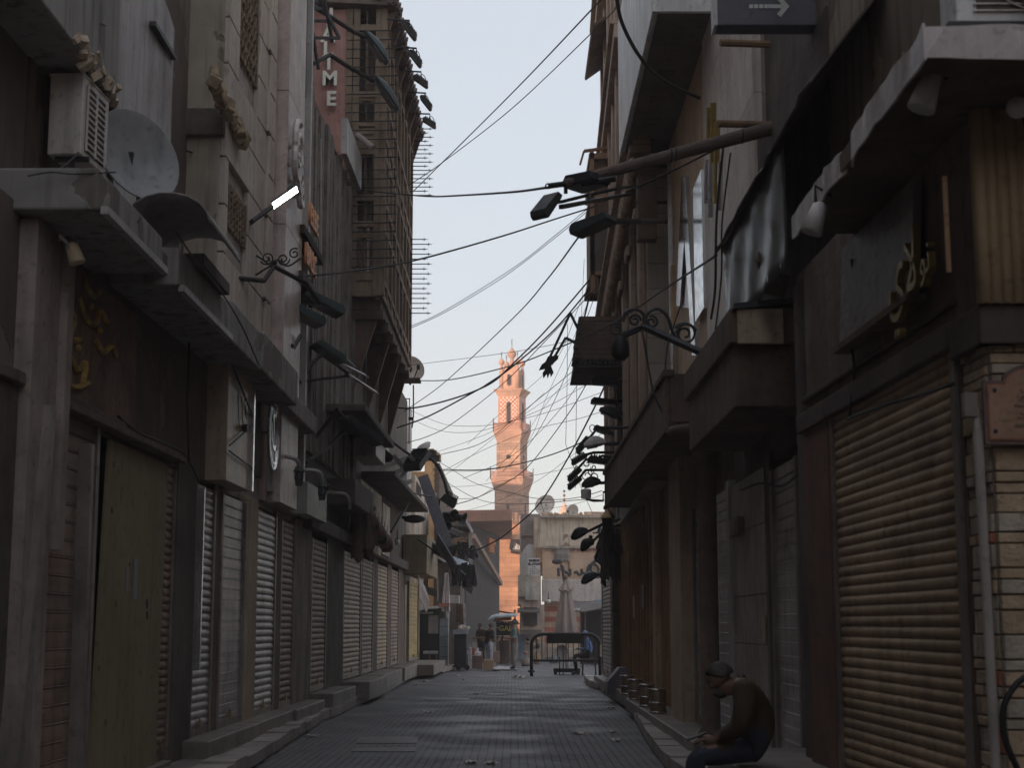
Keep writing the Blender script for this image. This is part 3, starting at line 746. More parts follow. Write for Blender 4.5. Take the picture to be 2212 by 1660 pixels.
mb = MB(); LW.box(mb, LY(746), LY(770), 5.2, 5.6, .1, .6); mb.build('box_sign', mGreyP, D, bevel=.02); mb = MB(); LW.box(mb, LY(800), LY(815), 5.8, 6.4, .0, .25); mb.build('box_sign', mGreyP, D, bevel=.02)
# yellow folding shutters and the boxed hood beyond
mb = MB(); ya, yb = LY(872), LY(893)
for w in (0,):
    shutter(LW, D, ya, yb, .5, 2.95, mShY, .12, 'flat', .12, label='yellow folding shutter')
step(LW, D, ya - 1, yb + 1.5, .42, 1.0)
mb = MB(); h0, h1 = LY(868), LY(896); LW.box(mb, h0, h1, 3.15, 4.35, 0, .75); mb.build('shutter_hood', M('olive_box', (.12, .105, .07), streak=.5), D, bevel=.02)
# ---------------------------------------------------------------- E: lattice house over the street
EY0, EY1, EX = 33.5, 43.0, -2.82
E = thing('lattice_house', (-3.6, 38, 8.5), 'tall wooden lattice house with tiled eaves overhanging the left side of the street', 'building')
zE0, zE1 = 8.68, P(816, 20, EY0).z
mWE = M('lattice_wood', (.105, .082, .058), var=.3, scale=1.2, streak=.5, bump=.35)
def ef(px, py, o=0): p = P(px, py, EY0 - o); return p
mb = MB()
mb.box(-9, -4.9, EY0 + .1, EY1, 8.7, zE1)                                  # solid core behind the gallery
mb.box(-4.9, -3.62, EY0, EY0 + .3, zE0 - 4, zE1)                            # rose wall facing the viewer
mb.build('wall', mPink, E)
# timber frame of the gallery: posts and rails, front and side
mb = MB()
xl = PX(752, EY0)
xl = P(752, 300, EY0).x
for x in (xl, xl + .16, EX - .14, EX - .02): mb.box(x - .07, x + .07, EY0 - .06, EY0 + .08, zE0, zE1)
nS = 8
for k in range(nS + 1):
    y = EY0 + (EY1 - EY0) * k / nS; mb.box(EX - .09, EX + .03, y - .09, y + .09, zE0, zE1)
for zz in (zE0 + .05, zv(600, EY0), zv(485, EY0), zv(428, EY0), zv(328, EY0), zv(285, EY0), zv(205, EY0), zv(60, EY0)):
    mb.box(xl, EX, EY0 - .05, EY0 + .07, zz - .07, zz + .07); mb.box(EX - .08, EX + .02, EY0, EY1, zz - .07, zz + .07)
mb.build('frame', mWE, E, bevel=.01)
mb = MB()
for v0, v1 in ((286, 327), (600, 640)):
    mb.box(xl + .05, EX - .08, EY0, EY0 + .05, zv(v1, EY0), zv(v0, EY0))
    for k in range(6): x = xl + .1 + (EX - xl - .2) * k / 5; mb.box(x - .02, x + .02, EY0 - .02, EY0, zv(v1, EY0), zv(v0, EY0))
for (a, b) in ((0, 8),):
    for k in range(8):
        if k in (4,): continue
        y0 = EY0 + (EY1 - EY0) * (k + .08) / nS; y1 = EY0 + (EY1 - EY0) * (k + .92) / nS
        mb.box(EX - .06, EX - .02, y0, y1, zE0, zv(590, EY0)); mb.box(EX - .06, EX - .02, y0, y1, zv(345, EY0), zv(280, EY0))
        if k % 3 == 0: mb.box(EX - .06, EX - .02, y0, y1, zv(70, EY0), zE1)
mb.build('boarding', M('lattice_board', (.135, .105, .072), var=.3, streak=.5), E)
mb = MB()                                                                   # pointed windows
for v0, v1 in ((212, 268), (508, 590)):
    zt, zb_ = zv(v0, EY0), zv(v1, EY0); xc = (xl + EX) / 2; w = .27
    outer = [Vector((xl + .12, EY0, zb_)), Vector((EX - .14, EY0, zb_)), Vector((EX - .14, EY0, zt)), Vector((xl + .12, EY0, zt))]
    mb.box(xl + .12, xc - .36, EY0, EY0 + .04, zb_, zt) if False else None
    for s in (-1, 1):
        mb.box(xc + s * .31 - .07, xc + s * .31 + .07, EY0 - .02, EY0 + .04, zb_, zt)
        prev = None
        pts = [Vector((xc + s * .25 * math.cos(a), EY0, zt - .42 + .36 * math.sin(a))) for a in [math.pi / 2 * k / 7 for k in range(8)]]
        mb.prism([Vector((xc + s * .25, EY0, zt - .04))] + pts + [Vector((xc, EY0, zt - .04))], Y0 * .04)
    mb.box(xl + .1, EX - .1, EY0 - .02, EY0 + .04, zt - .06, zt + .04); mb.box(xl + .1, EX - .1, EY0 - .02, EY0 + .04, zb_ - .05, zb_ + .03)
mb.build('arched_window', mWE, E)
mb = MB()
for k in range(8):
    if k == 4: continue
    y0 = EY0 + (EY1 - EY0) * (k + .06) / nS; y1 = EY0 + (EY1 - EY0) * (k + .94) / nS
    mb.box(EX - .44, EX - .4, y0, y1, zE0, zE1)
    if k % 2: mb.box(EX - .07, EX - .03, y0, y1, zv(520, EY0), zv(440, EY0))
    if k % 3 == 1: mb.box(EX - .07, EX - .03, y0, y1, zv(200, EY0), zv(110, EY0))
for za, zb_ in ((zE0, zv(606, EY1)), (zv(512, EY1), zv(362, EY1)), (zv(296, EY1), zE1)): mb.box(-4.9, EX - .03, EY1 - .06, EY1 - .02, za, zb_)
mb.box(-4.9, -3.17, EY1 - .12, EY1 - .07, zE0, zE1); mb.box(-3.05, EX - .03, EY1 - .12, EY1 - .07, zE0, zE1)
mb.build('infill', mWoodD, E)
mb = MB(); mb.box(-4.9, EX - .2, EY0 + .4, EY1 - .3, zE0, zE0 + .12); mb.box(-4.9, EX - .2, EY0 + .3, EY1 - .3, zv(420, EY0), zv(420, EY0) + .12); mb.build('floor', mWoodD, E)
mb = MB(); mb.box(xl + .1, EX - .3, EY0 + .5, EY0 + .6, zv(470, EY0), zE1); mb.build('gallery_screen', mDark, E)
# red and white striped wall seen inside the gallery
mStr = M('striped_rose', (.42, .25, .21), streak=.2)
mb = MB(); mb.box(xl + .0, EX - .35, EY0 + .55, EY0 + .62, zv(600, EY0), zv(425, EY0)); mb.build('inner_wall', M('inner_pale', (.5, .44, .42), streak=.2), E)
mb = MB()
for k in range(5):
    z0 = zv(640 - k * 42, EY0); p = Vector((xl, EY0 + .5, z0)); mb.obox(p, Vector((EX - .4 - xl, 0, -1.05)), (0, .03, 0), (0, 0, .2))
mb.build('inner_stripe', mStr, E)
# iron spikes that run across the front and stand out past the corner
hv = [72 + (362 - 72) * k / 15 for k in range(16)] + [430 + k * 10.6 for k in range(9)]
for k in range(17):
    v = 283 + (426 - 283) * k / 16
    z = zv(v, EY1)
    mb = MB(); L = .56 if k % 2 == 0 else .42
    p = Vector((EX - .05, EY1 - .2, z)); q = Vector((EX + L, EY1 - .2, z + .0)); mb.tube([p, q], .014, 5); mb.bar(q - X0 * .05 - Z0 * .04, q - X0 * .05 + Z0 * .04, .02); mb.bar(q, q + X0 * .05, .012); mb.build('spike', mIron, E)
for k in range(16):
    v = 521 + (680 - 521) * k / 15; z = zv(v, EY1); L = .42 if k % 2 == 0 else .54
    mb = MB(); p = Vector((EX - .05, EY1 - .2, z)); q = Vector((EX + L, EY1 - .2, z)); mb.tube([p, q], .014, 5); mb.bar(q - X0 * .05 - Z0 * .04, q - X0 * .05 + Z0 * .04, .02); mb.bar(q, q + X0 * .05, .012); mb.build('spike', mIron, E)
for v in [72 + k * 19.5 for k in range(15)] + [372 + k * 19 for k in range(12)]:
    z = zv(v, EY0)
    if v > 600: continue
    mb = MB(); p = Vector((xl - .05, EY0 - .14, z)); q = Vector((EX + .3, EY0 - .14, z + .02)); mb.tube([p, q], .015, 5); mb.bar(q - X0 * .05 - Z0 * .04, q - X0 * .05 + Z0 * .04, .02); mb.build('spike', mIron, E)
# eaves of rounded tiles
mb = MB(); xo = -2.6
mb.add([(xo, EY0 - .25, zE1 + .1), (xo, EY1 + .2, zE1 + .1), (-6.5, EY1 + .2, zE1 + 1.4), (-6.5, EY0 - .25, zE1 + 1.4), (xo, EY0 - .25, zE1), (xo, EY1 + .2, zE1), (-6.5, EY1 + .2, zE1 + .2), (-6.5, EY0 - .25, zE1 + .2)],
       [(3, 2, 1, 0), (4, 5, 6, 7), (0, 1, 5, 4), (1, 2, 6, 5), (2, 3, 7, 6), (3, 0, 4, 7)])
for k in range(34):
    y = EY0 - .2 + (EY1 - EY0 + .4) * k / 33; mb.tube([(xo + .07 + .02 * (k % 3), y, zE1 + .1), (-4.6, y, zE1 + .8)], .1, 6)
for k in range(14):
    x = xo - .1 - k * .26; mb.tube([(x, EY0 - .32, zE1 + .1 + k * .08), (x, EY0 + .6, zE1 + .16 + k * .08)], .09, 6)
mb.build('tiled_eaves', M('eave_tiles', (.06, .045, .04), var=.4, streak=.2), E)
mb = MB()
for k in range(9):
    y = EY0 + .1 + (EY1 - EY0) * k / 8; mb = MB(); mb.prism([(EX, y, zE1 - .7), (EX, y, zE1), (xo, y, zE1)], (0, .1, 0)); mb.build('bracket', mWoodD, E)
mb = MB(); mb.box(-4.9, EX - .05, EY0 + .3, EY1, zE0 - .25, zE0 - .02)
for k in range(7): y = EY0 + .4 + (EY1 - EY0 - .8) * k / 6; mb.box(-4.5, EX, y - .08, y + .08, zE0 - .45, zE0 - .25)
mb.build('overhang', mWoodD, E)
mb = MB()
for y in (EY0 + .4, EY0 + 3.6, EY0 + 6.6, EY1 - .2):
    mb = MB(); mb.prism([(EX - .1, y, zE0 - .3), (LW.X(y), y, zE0 - .3), (LW.X(y), y, zE0 - 2.2)], (0, .18, 0)); mb.build('corbel', mWoodD, E)
mb = MB(); mb.obox(P(838, 805, 41), (.55, 0, 0), (0, .1, 0), (0, 0, .06)); mb.build('sill', mWoodD, E)
# ---------------------------------------------------------------- beyond the lattice house
F = thing('white_corner_building', (-3.6, 50, 0), 'grey white building with a rounded tower corner behind the lattice house', 'building')
mFw = M('grey_white_render', (.44, .45, .46), var=.12, streak=.3)
mb = MB(); xc = P(876, 900, 50).x; mb.lathe([(.0, 2.9), (.62, 2.9), (.62, 8.5), (.5, 8.62), (0, 8.62)], (xc - .45, 50.6, 0), None, 28); mb.build('round_corner', mFw, F, smooth=True)
mb = MB(); mb.box(-9, xc - .5, 50, 57, 0, 8.5); mb.build('wall', mFw, F)
mb = MB(); xq = P(903, 1100, 58).x; mb.box(-9, xq, 56, 62, 0, zv(1036, 58)); mb.build('side_wing', M('cream_wing', (.40, .36, .30), streak=.4), F)
for k in range(6):
    mb = MB(); x = xq + .03; y = 56.3 + k * .5; mb.box(x, x + .03, y, y + .14, zv(1072, 58), zv(1050, 58)); mb.build('vent_slot', mDark, F)
mb = MB()
for x in (862, 872, 884): p = P(x, 862, 49.5); mb.bar((p.x, 49.6, zv(960, 49.6)), (p.x, 49.6, zv(862, 49.6)), .03)
p, q = P(860, 862, 49.6), P(886, 862, 49.6); mb.bar(p, q, .03); mb.build('ladder_frame', mIron, F)
Gb = thing('ochre_building', (-5, 72, 0), 'narrow ochre house with a crumbling top seen behind the leaning grey plank', 'building')
mb = MB(); x1 = P(938, 1040, 70).x; mb.box(P(917, 1040, 70).x, x1, 70, 86, 0, zv(992, 70)); mb.box(-22, P(917, 1040, 70).x, 72, 86, 0, zv(1010, 70)); mb.build('wall', mOchre, Gb)
mb = MB(); mb.box(-12, P(921, 1040, 64).x, 64, 66, 0, zv(1075, 64)); mb.build('grey_wing', mConc, Gb)
mb = MB(); x2 = P(949, 1040, 70).x; mb.box(x1, x2, 70.1, 86, 0, zv(1000, 70)); mb.build('side_screen', mWoodD, Gb)
mb = MB(); rr = random.Random(4)
for k in range(12):
    x = P(905 + k * 3, 990, 70).x; mb.box(x, x + .3, 70, 70.4, zv(992, 70) - .1, zv(992, 70) + rr.uniform(.05, .5))
mb.build('crumbled_top', M('rubble', (.36, .28, .19), scale=4), Gb)
mb = MB(); mb.box(x1 - 1.1, x1 + .1, 69.8, 70.05, zv(1072, 70), zv(1066, 70)); mb.build('ledge', mConc, Gb)
mb = MB(); mb.box(-45, -13.2, -20, 34, 0, 24); one(mb, 'facade_shade_block', mBrown, 'tall brown unseen block added behind the left row to shade the right facade', 'building')  # added out of view, keeps the sun off the top of the stone house
mb = MB(); mb.box(-40, -9, 34.1, 86, 0, 10.5); one(mb, 'rear_shade_block', mBrown, 'plain brown unseen block added behind the left row to shade the far house', 'building')  # added out of view, keeps direct sun off the plaster house
# ================================================================ right row
RN = Wall(2.62, -.03, -1)
RY, NY = RF.Y, RN.Y
mPoleO = M('orange_rust', (.075, .038, .026), var=.2, streak=.4)
mStoneV = [M('veneer_stone_%s' % n, c, var=.25, scale=5, streak=.3, bump=.7) for n, c in (('grey', (.33, .31, .26)), ('sand', (.36, .29, .2)), ('rust', (.22, .08, .05)), ('dark', (.16, .14, .12)))]
R1 = thing('corner_shop', RN.p3(9.5, 0, -2), 'near shop on the right with wide tan shutter and a rough stone corner pier', 'building')
NC = 7.79
mb = MB(); RN.box(mb, NC + .05, 12.2, -.5, 3.08, -8, -.3); RN.box(mb, NC + .05, 12.2, 3.08, 4.35, -8, -.0); mb.build('wall', mFascia, R1)
mb = MB(); RN.box(mb, NC + .4, 12.6, 4.35, 13, -8, -.32); mb.build('upper_wall', patchmat('worn_brown_stone', (.36, .3, .23), (.22, .17, .13), .55, .8), R1)
shutter(RN, R1, NY(2096), NY(1818), -.02, 3.1, mShT, .068, 'round', -.01)
pier(RN, R1, NY(1816), NY(1760), 0, 3.1, mPoleO, -.3, .05, 'painted_post'); pier(RN, R1, NY(1758), 12.35, 0, 4.3, mDark, -.4, .0)
mb = MB(); RN.box(mb, NY(2098), 12.0, 3.06, 3.2, -.02, .08); RN.box(mb, NY(2098), 12.0, 3.3, 3.34, -.02, .04); mb.build('lintel', mDark, R1, bevel=.01)
pier(RN, R1, NY(2106), NY(2096), 0, 3.08, mWoodD, -.3, .02, 'jamb')
# rough stone veneer, every stone modelled
st = {m.name: MB() for m in mStoneV}; rr = random.Random(21)
z = 0.0
while z < 2.98:
    h = rr.choice((.055, .075, .095, .12)); y = NC + .0
    while y < NY(2107) - .02:
        w = rr.uniform(.09, .26); k = rr.choices((0, 1, 2, 3), (7, 5, 1, 2))[0]; b = min(y + w, NY(2107))
        RN.box(st[mStoneV[k].name], y + .004, b - .004, z + .004, z + h - .004, -.08, .0 + rr.uniform(.0, .025)); y = b
    x = RN.X(NC) + .0
    while x < 3.6:
        w = rr.uniform(.12, .34); k = rr.choices((0, 1, 2, 3), (6, 7, 1.6, 1))[0]
        st[mStoneV[k].name].obox((x + .004, NC + .02, z + .004), (w - .008, 0, 0), (0, -.05 - rr.uniform(0, .022), 0), (0, 0, h - .008)); x += w
    z += h
for m in mStoneV: st[m.name].build('stone_facing', m, R1, bevel=.006)
mb = MB(); mb.box(RN.X(NC) - .0, 4, NC + .0, NC + .1, 0, 3.0); mb.build('mortar', M('grey_mortar', (.12, .11, .1)), R1)
mb = MB(); mb.box(RN.X(NC) - .06, 4, NC - .1, NC + .05, 3.0, 3.2); RN.box(mb, NC - .1, NY(2100), 3.0, 3.2, -.1, .06); mb.build('band', mDark, R1, bevel=.01)
# ribbed panel above the pier
mb = MB(); rows = []; xa = P(2108, 500, 7.7).x; n = 96
pr = []
for i in range(n + 1):
    x = xa + i * .0135; pr.append((x, 7.7 - .03 * abs(math.sin(math.pi * i / 4)) ** .7))
mb.sheet([[(x, y, 4.2) for x, y in pr], [(x, y, 3.2) for x, y in pr]], .02); mb.build('ribbed_panel', M('ribbed_cream', (.40, .33, .2), rough=.5, var=.15, streak=.5, bump=.1), R1, smooth=True)
# white metal canopy, dented
mSheet = M('white_sheet_metal', (.42, .42, .435), rough=.45, metal=.1, var=.15, scale=3, streak=.5, dirt=(.12, .09, .07), bump=.1)
mb = MB(); zc0, zc1 = 4.2, 4.36; rr = random.Random(8)
rows = [[], []]
for i in range(25):
    y = 6.93 + 3.47 * i / 24; w = rr.uniform(-.012, .012) + (.05 if 11 < i < 14 else 0)
    rows[0].append((1.9 + w, y, zc1 + rr.uniform(-.008, .008))); rows[1].append((1.9 + w * .5, y, zc0 + rr.uniform(-.012, .012)))
mb.sheet([rows[0][:13], rows[1][:13]], .012); mb.sheet([rows[0][13:], rows[1][13:]], .012)
rows = [[], []]
for i in range(20):
    x = 1.9 + 1.9 * i / 19; rows[0].append((x, 6.93 + rr.uniform(-.012, .012), zc1 + rr.uniform(-.01, .012))); rows[1].append((x, 6.93, zc0 + rr.uniform(-.012, .006)))
mb.sheet([rows[1], rows[0]], .012); mb.build('canopy_edge', mSheet, R1)
mb = MB(); mb.box(1.92, 4.0, 6.95, 10.35, zc0 + .03, zc1 - .02); mb.build('canopy', mWoodD, R1)
one(MB(), 'x', mDark, 'x', 'x') if False else None
# ---------------------------------------------------------------- R2: dim shops under the plastic sheet
R2 = thing('dim_shop_row', RF.p3(15, 0, -2), 'dim shop row behind the seated man with grey shutter and marble patch', 'building')
mb = MB(); RF.box(mb, 12.2, 18.2, -.5, 3.2, -8, -.3); RF.box(mb, 12.2, 18.2, 3.2, 6.6, -8, -.0); RF.box(mb, 12.2, 15.8, 6.6, 13, -8, -.1); mb.build('wall', mDark, R2)
shutter(RF, R2, RY(1737), RY(1682), .3, 3.1, mShG, .125, 'flat', 0)
pier(RF, R2, RY(1681), RY(1672), .1, 3.3, mDark, -.3, .05)
mb = MB(); zc = .3
for h in (.5, .62, .5, .7, .55): RF.box(mb, RY(1671), RY(1597), zc + .004, zc + h - .004, -.02, .06); zc += h
mb.build('marble_facing', M('dull_marble', (.17, .155, .16), rough=.5, var=.4, scale=2, streak=.3), R2)
mb = MB(); RF.box(mb, RY(1596), RY(1590), .3, 3.25, -.3, .09); mb.build('jamb', mGreyP, R2)
mb = MB(); RF.box(mb, RY(1625), RY(1606), 1.62 + .172 * 16.9 - 1.95, 1.62 + .1 * 17 - .55, .06, .14); mb.build('meter_box', mRail, R2, bevel=.01)
step(RF, R2, 12.3, 18.2, .3, .38)
mb = MB(); RF.box(mb, 10.9, 13.2, .1, .62, -.3, .95); mb.build('ledge', mStep, R2, bevel=.02)
mb = MB(); mb.box(1.9, 2.56, 13.5, 17.2, 4.05, 4.36); mb.box(1.95, 2.56, 13.6, 17.2, 3.5, 4.05); mb.build('canopy', mWoodD, R2, bevel=.015)
mb = MB(); a, b = P(1592, 700, 13.48), P(1690, 700, 13.48); mb.box(a.x, b.x, 13.44, 13.5, P(1600, 742, 13.45).z, P(1600, 668, 13.45).z); mb.build('end_panel', M('cream_tile', (.4, .33, .24), rough=.5, var=.2, scale=3), R2)
mb = MB(); mb.obox(P(1585, 655, 13.4), P(1742, 640, 13.4) - P(1585, 655, 13.4), (0, .35, 0), (0, 0, -.05)); mb.build('ledge_flashing', mIronB, R2)
# sheet awning and clear plastic
mb = MB(); rows = []; rr = random.Random(2)
for i in range(21):
    y = 10.5 + 5.2 * i / 20; s = .02 * (i % 2)
    rows.append([(2.05 + rr.uniform(-.02, .02), y, 5.34 + s + rr.uniform(-.02, .02)), (2.4, y, 5.8 + s), (2.85, y, 6.35 + s)])
mb.sheet(rows, .015); mb.build('sheet_awning', M('dark_corrugated', (.035, .03, .03), rough=.6, streak=.3), R2)
mPl = bpy.data.materials.new('clear_plastic'); mPl.use_nodes = True
b_ = mPl.node_tree.nodes['Principled BSDF']; b_.inputs['Base Color'].default_value = (.085, .082, .09, 1); b_.inputs['Roughness'].default_value = .3; b_.inputs['Transmission Weight'].default_value = .0; b_.inputs['IOR'].default_value = 1.25
mb = MB(); rows = []; rr = random.Random(14)
for i in range(29):
    y = 11.9 + 3.5 * i / 28
    rows.append([(2.12 + .012 * math.sin(i * .7 + j * .4) + rr.uniform(-.006, .006), y, 4.38 + 1.0 * j / 8) for j in range(9)])
mb.sheet(rows, .004); mb.build('plastic_sheet', mPl, R2, smooth=True)
mb = MB(); p = P(1662, 585, 13.3); mb.lathe([(.02, 0), (.1, .02), (.13, .1), (.1, .17), (.03, .2)], p, Quaternion((1, 0, 0), .5), 14); mb.cbox(p - Z0 * .12 + X0 * .04, (.22, .06, .2), Quaternion((0, 1, 0), .3)); mb.build('floodlight', mWoodD, R2)
# column with a wide round capital
mb = MB(); p = G(1503, 1560, .3); p = Vector((2.28, 18.4, .3)); mb.lathe([(.16, 0), (.15, .1), (.11, .16), (.11, 3.1), (.13, 3.2), (.17, 3.3), (.17, 3.36)], p, None, 18); mb.lathe([(.2, 3.36), (.42, 3.5), (.46, 3.56), (.42, 3.62), (.1, 3.66)], p, None, 22)
one(mb, 'column', mWoodD, 'dark round column with a broad mushroom shaped capital at the shop edge', 'column', smooth=True)
# ---------------------------------------------------------------- R3: marble and metal fronted building
R3 = thing('white_marble_building', RF.p3(21, 0, -2), 'pale marble building with bright metal strips and a projecting white edged bay above', 'building')
R3a, R3b = 15.8, 27.0
mb = MB(); RF.box(mb, 18.2, R3b, -.5, 3.95, -8, -.3); RF.box(mb, R3a, R3b, 6.6 if False else 3.95, 16, -8, -.06); mb.build('wall', M('dusky_core', (.16, .14, .12)), R3)
mb = MB(); zc = 4.4
while zc < 15:
    y = R3a
    for w in (1.42, 1.42, 1.42): RF.box(mb, y + .004, min(y + w, RY(1545)) - .004, zc + .004, zc + 1.36, -.06, .03); y += w
    zc += 1.365
mb.build('marble_facing', M('white_marble', (.5, .47, .46), rough=.5, var=.15, scale=1.6, streak=.35, bump=.08), R3)
mTan = M('tan_panel', (.26, .2, .135), rough=.6, var=.2, streak=.4)
mAl = M('brushed_metal', (.74, .77, .8), rough=.24, metal=.95, var=.1, scale=1.2, streak=.25, dirt=(.3, .31, .33), bump=0)
mb = MB(); RF.box(mb, RY(1544), R3b, 3.9, 15, -.06, .0); mb.build('tan_facing', mTan, R3)
mb = MB()
for a, b, v0, v1 in ((1442, 1466, 345, 905), (1525, 1545, 345, 660)):
    RF.box(mb, RY(b), RY(a), RF.pt((a + b) / 2, v1).z, RF.pt((a + b) / 2, v0).z, 0, .07)
poly = [RF.pt(*q, .0) for q in ((1481, 381), (1489, 381), (1512, 768), (1504, 768), (1487, 514), (1477, 661), (1469, 661))]
mb.prism(poly, RF.n * .06)
poly = [RF.pt(*q, .0) for q in ((1466, 812), (1466, 700), (1455, 860))]; mb.prism(poly, RF.n * .09)
mb.build('metal_strip', mAl, R3)
mb = MB(); mb.prism([RF.pt(*q, .0) for q in ((1487, 516), (1501, 668), (1478, 664))], RF.n * .02); mb.build('window', flat('window_dark', (.01, .01, .012), .2), R3)
mb = MB(); RF.box(mb, RY(1425), RY(1400), 5.5, 9, -.02, .16); RF.box(mb, RY(1438), RY(1432), 4.2, 10, .0, .14); RF.box(mb, RY(1470), RY(1463), 4.2, 7.2, .0, .05); mb.build('pilaster', mTan, R3)
# bay seen from below
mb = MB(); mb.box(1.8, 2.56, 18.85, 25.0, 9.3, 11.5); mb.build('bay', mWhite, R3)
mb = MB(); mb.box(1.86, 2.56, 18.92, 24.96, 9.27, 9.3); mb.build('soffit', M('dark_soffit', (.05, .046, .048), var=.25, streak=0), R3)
mb = MB(); mb.box(1.76, 1.8, 18.8, 25.0, 9.22, 11.5); mb.box(1.76, 2.56, 18.78, 18.85, 9.22, 11.5); mb.build('fascia', mWhite, R3)
for k in range(5):
    y = 20.0 + k * 1.05
    mb = MB()
    for x0, x1, y0, y1 in ((2.03, 2.27, y, y + .03), (2.03, 2.27, y + .25, y + .28), (2.03, 2.06, y + .03, y + .25), (2.24, 2.27, y + .03, y + .25)): mb.box(x0, x1, y0, y1, 9.25, 9.27)
    mb.build('recessed_light', mDark, R3)
shutter(RF, R3, RY(1588), RY(1507), .3, 3.2, mShG, .12, 'flat', 0)
pier(RF, R3, RY(1506), RY(1480), .1, 3.95, mBeige, -.3, .22)
mb = MB(); y0, y1 = RY(1478), 27.0
RF.box(mb, y0, y1, .3, 3.9, -.3, -.06); mb.build('door', M('varnished_doors', (.13, .075, .03), rough=.5, var=.3, scale=2.5, streak=.5), R3)
mb = MB()
for k in range(13):
    y = y0 + (y1 - y0) * k / 12; RF.box(mb, y - .04, y + .04, .3, 3.9, -.06, .02)
for z in (.35, 1.15, 2.1, 3.0, 3.8): RF.box(mb, y0, y1, z, z + .12, -.06, .0)
mb.build('door_frame', M('varnished_frame', (.16, .09, .035), rough=.45, streak=.4), R3)
mb = MB()
for px, v0, v1 in ((1370, 1288, 1326), (1390, 1264, 1292)): 
    a = RF.pt(px, v0, .03); mb.obox(a, RF.u * .35, Z0 * -.45, RF.n * .004)
mb.build('paper_notice', flat('paper', (.55, .55, .55), .9), R3)
step(RF, R3, 18.2, 29, .3, .5)
# long sloping sign canopy above the doors
mb = MB(); mb.obox((1.9, 19.0, 3.95), (.66, 0, 0), (0, 12.8, 0), (0, 0, .1)); mb.obox((1.88, 19.0, 3.95), (.05, 0, 0), (0, 12.9, 0), (0, 0, .72)); mb.obox((1.84, 18.95, 4.62), (.14, 0, 0), (0, 12.95, 0), (0, 0, .08)); mb.obox((1.85, 18.95, 3.92), (.1, 0, 0), (0, 12.95, 0), (0, 0, .07))
mb.obox((1.93, 18.97, 4.05), (.6, 0, 0), (0, .05, 0), (0, 0, .6)); mb.build('canopy', mWoodD, R3, bevel=.01)
# ---------------------------------------------------------------- R4: old stone house with wooden bays
R4W = Wall(1.64, .023, -1)
R4 = thing('old_stone_house', R4W.p3(34, 0, -2), 'old brown stone house with carved cornice and wooden bays at the right', 'building')
mSB = mStoneB
mRose = M('rose_stone', (.17, .135, .11), var=.25, scale=.8, streak=.4, bump=.3)
mb = MB(); R4W.box(mb, 25.2, 42.5, 3.9, 10, -4, 0); R4W.box(mb, 31, 42.5, 9.9, 20.8, -4, 0); RF.box(mb, 27, 42.5, -.5, 3.9, -8, -.3); mb.build('wall', mSB, R4)
mb = MB()
for Y in (25.6, 28.2, 31.2, 34.4, 38.6, 41.9): R4W.box(mb, Y, Y + .55, 4.2, 9.0, 0, .12); R4W.box(mb, Y - .08, Y + .63, 8.3, 8.5, .12, .2)
for Y in (31.2, 33.0, 35.0, 37.2, 39.6, 41.9): R4W.box(mb, Y, Y + .5, 10, 20.8, 0, .14)
mb.build('pilaster', mRose, R4, bevel=.03)
mb = MB()
for i, (z0, z1, o) in enumerate(((9.0, 9.12, .34), (9.12, 9.22, .28), (9.22, 9.5, .22), (9.5, 9.62, .4), (13.6, 13.9, .25), (13.9, 14.0, .34), (17.8, 18.2, .3), (18.2, 18.3, .42))):
    R4W.box(mb, 24 if z0 < 10 else 31, 42.6, z0, z1, 0, o)
mb.build('cornice', mRose, R4, bevel=.015)
mb = MB()
for k in range(46):
    Y = 24.2 + k * .36; mb.ball(R4W.p3(Y, 8.86, .26), .095, 8, (1, 1, 1.3))
mb.build('beaded_moulding', M('bead_stone', (.2, .16, .12), streak=.2), R4, smooth=True)
mb = MB()
for Y0_, Y1_, z0, z1 in ((26.4, 27.8, 5, 8), (29.1, 30.7, 5, 8), (32.2, 33.9, 5, 8), (35.4, 38, 4.6, 6.4)):
    ym = (Y0_ + Y1_) / 2; w = (Y1_ - Y0_) / 2
    mb.prism([R4W.p3(Y0_, z0, -.02), R4W.p3(Y1_, z0, -.02)] + [R4W.p3(ym + w * math.cos(a), z1 - w + w * 1.1 * math.sin(a), -.02) for a in [math.pi * i / 10 for i in range(11)]], R4W.n * .03)
mb.build('window', flat('deep_dark', (.014, .012, .012), .6), R4)
mb = MB()
for px, v0, v1, o, Y in ((1303, 0, 60, .3, 42.6), (1309, 60, 128, .12, 42.6), (1304, 300, 350, .15, 42.6)):
    a = P(px, v1, 42.5); R4W.box(mb, 41.6, 42.7, a.z, P(px, v0, 42.5).z, 0, o)
for z in (12.2, 16.2):
    mb.prism([R4W.p3(42.3, z + .9, 0), R4W.p3(42.3, z + .5, .55), R4W.p3(42.3, z + .55, .58), R4W.p3(42.3, z + 1.0, 0)], Vector((0, -4, 0)))
mb.build('eave_board', mWoodD, R4)
mb = MB()
for v0 in (112, 368):
    c = P(1358 / 1 * 0 + 1307, v0, 42.4); 
    for s in (0, .14): mb.tube(spiral(c - Z0 * s, X0, Z0, .1, .02, .5, 1.2, 14), .022, 5)
mb.build('iron_scroll', mIron, R4)
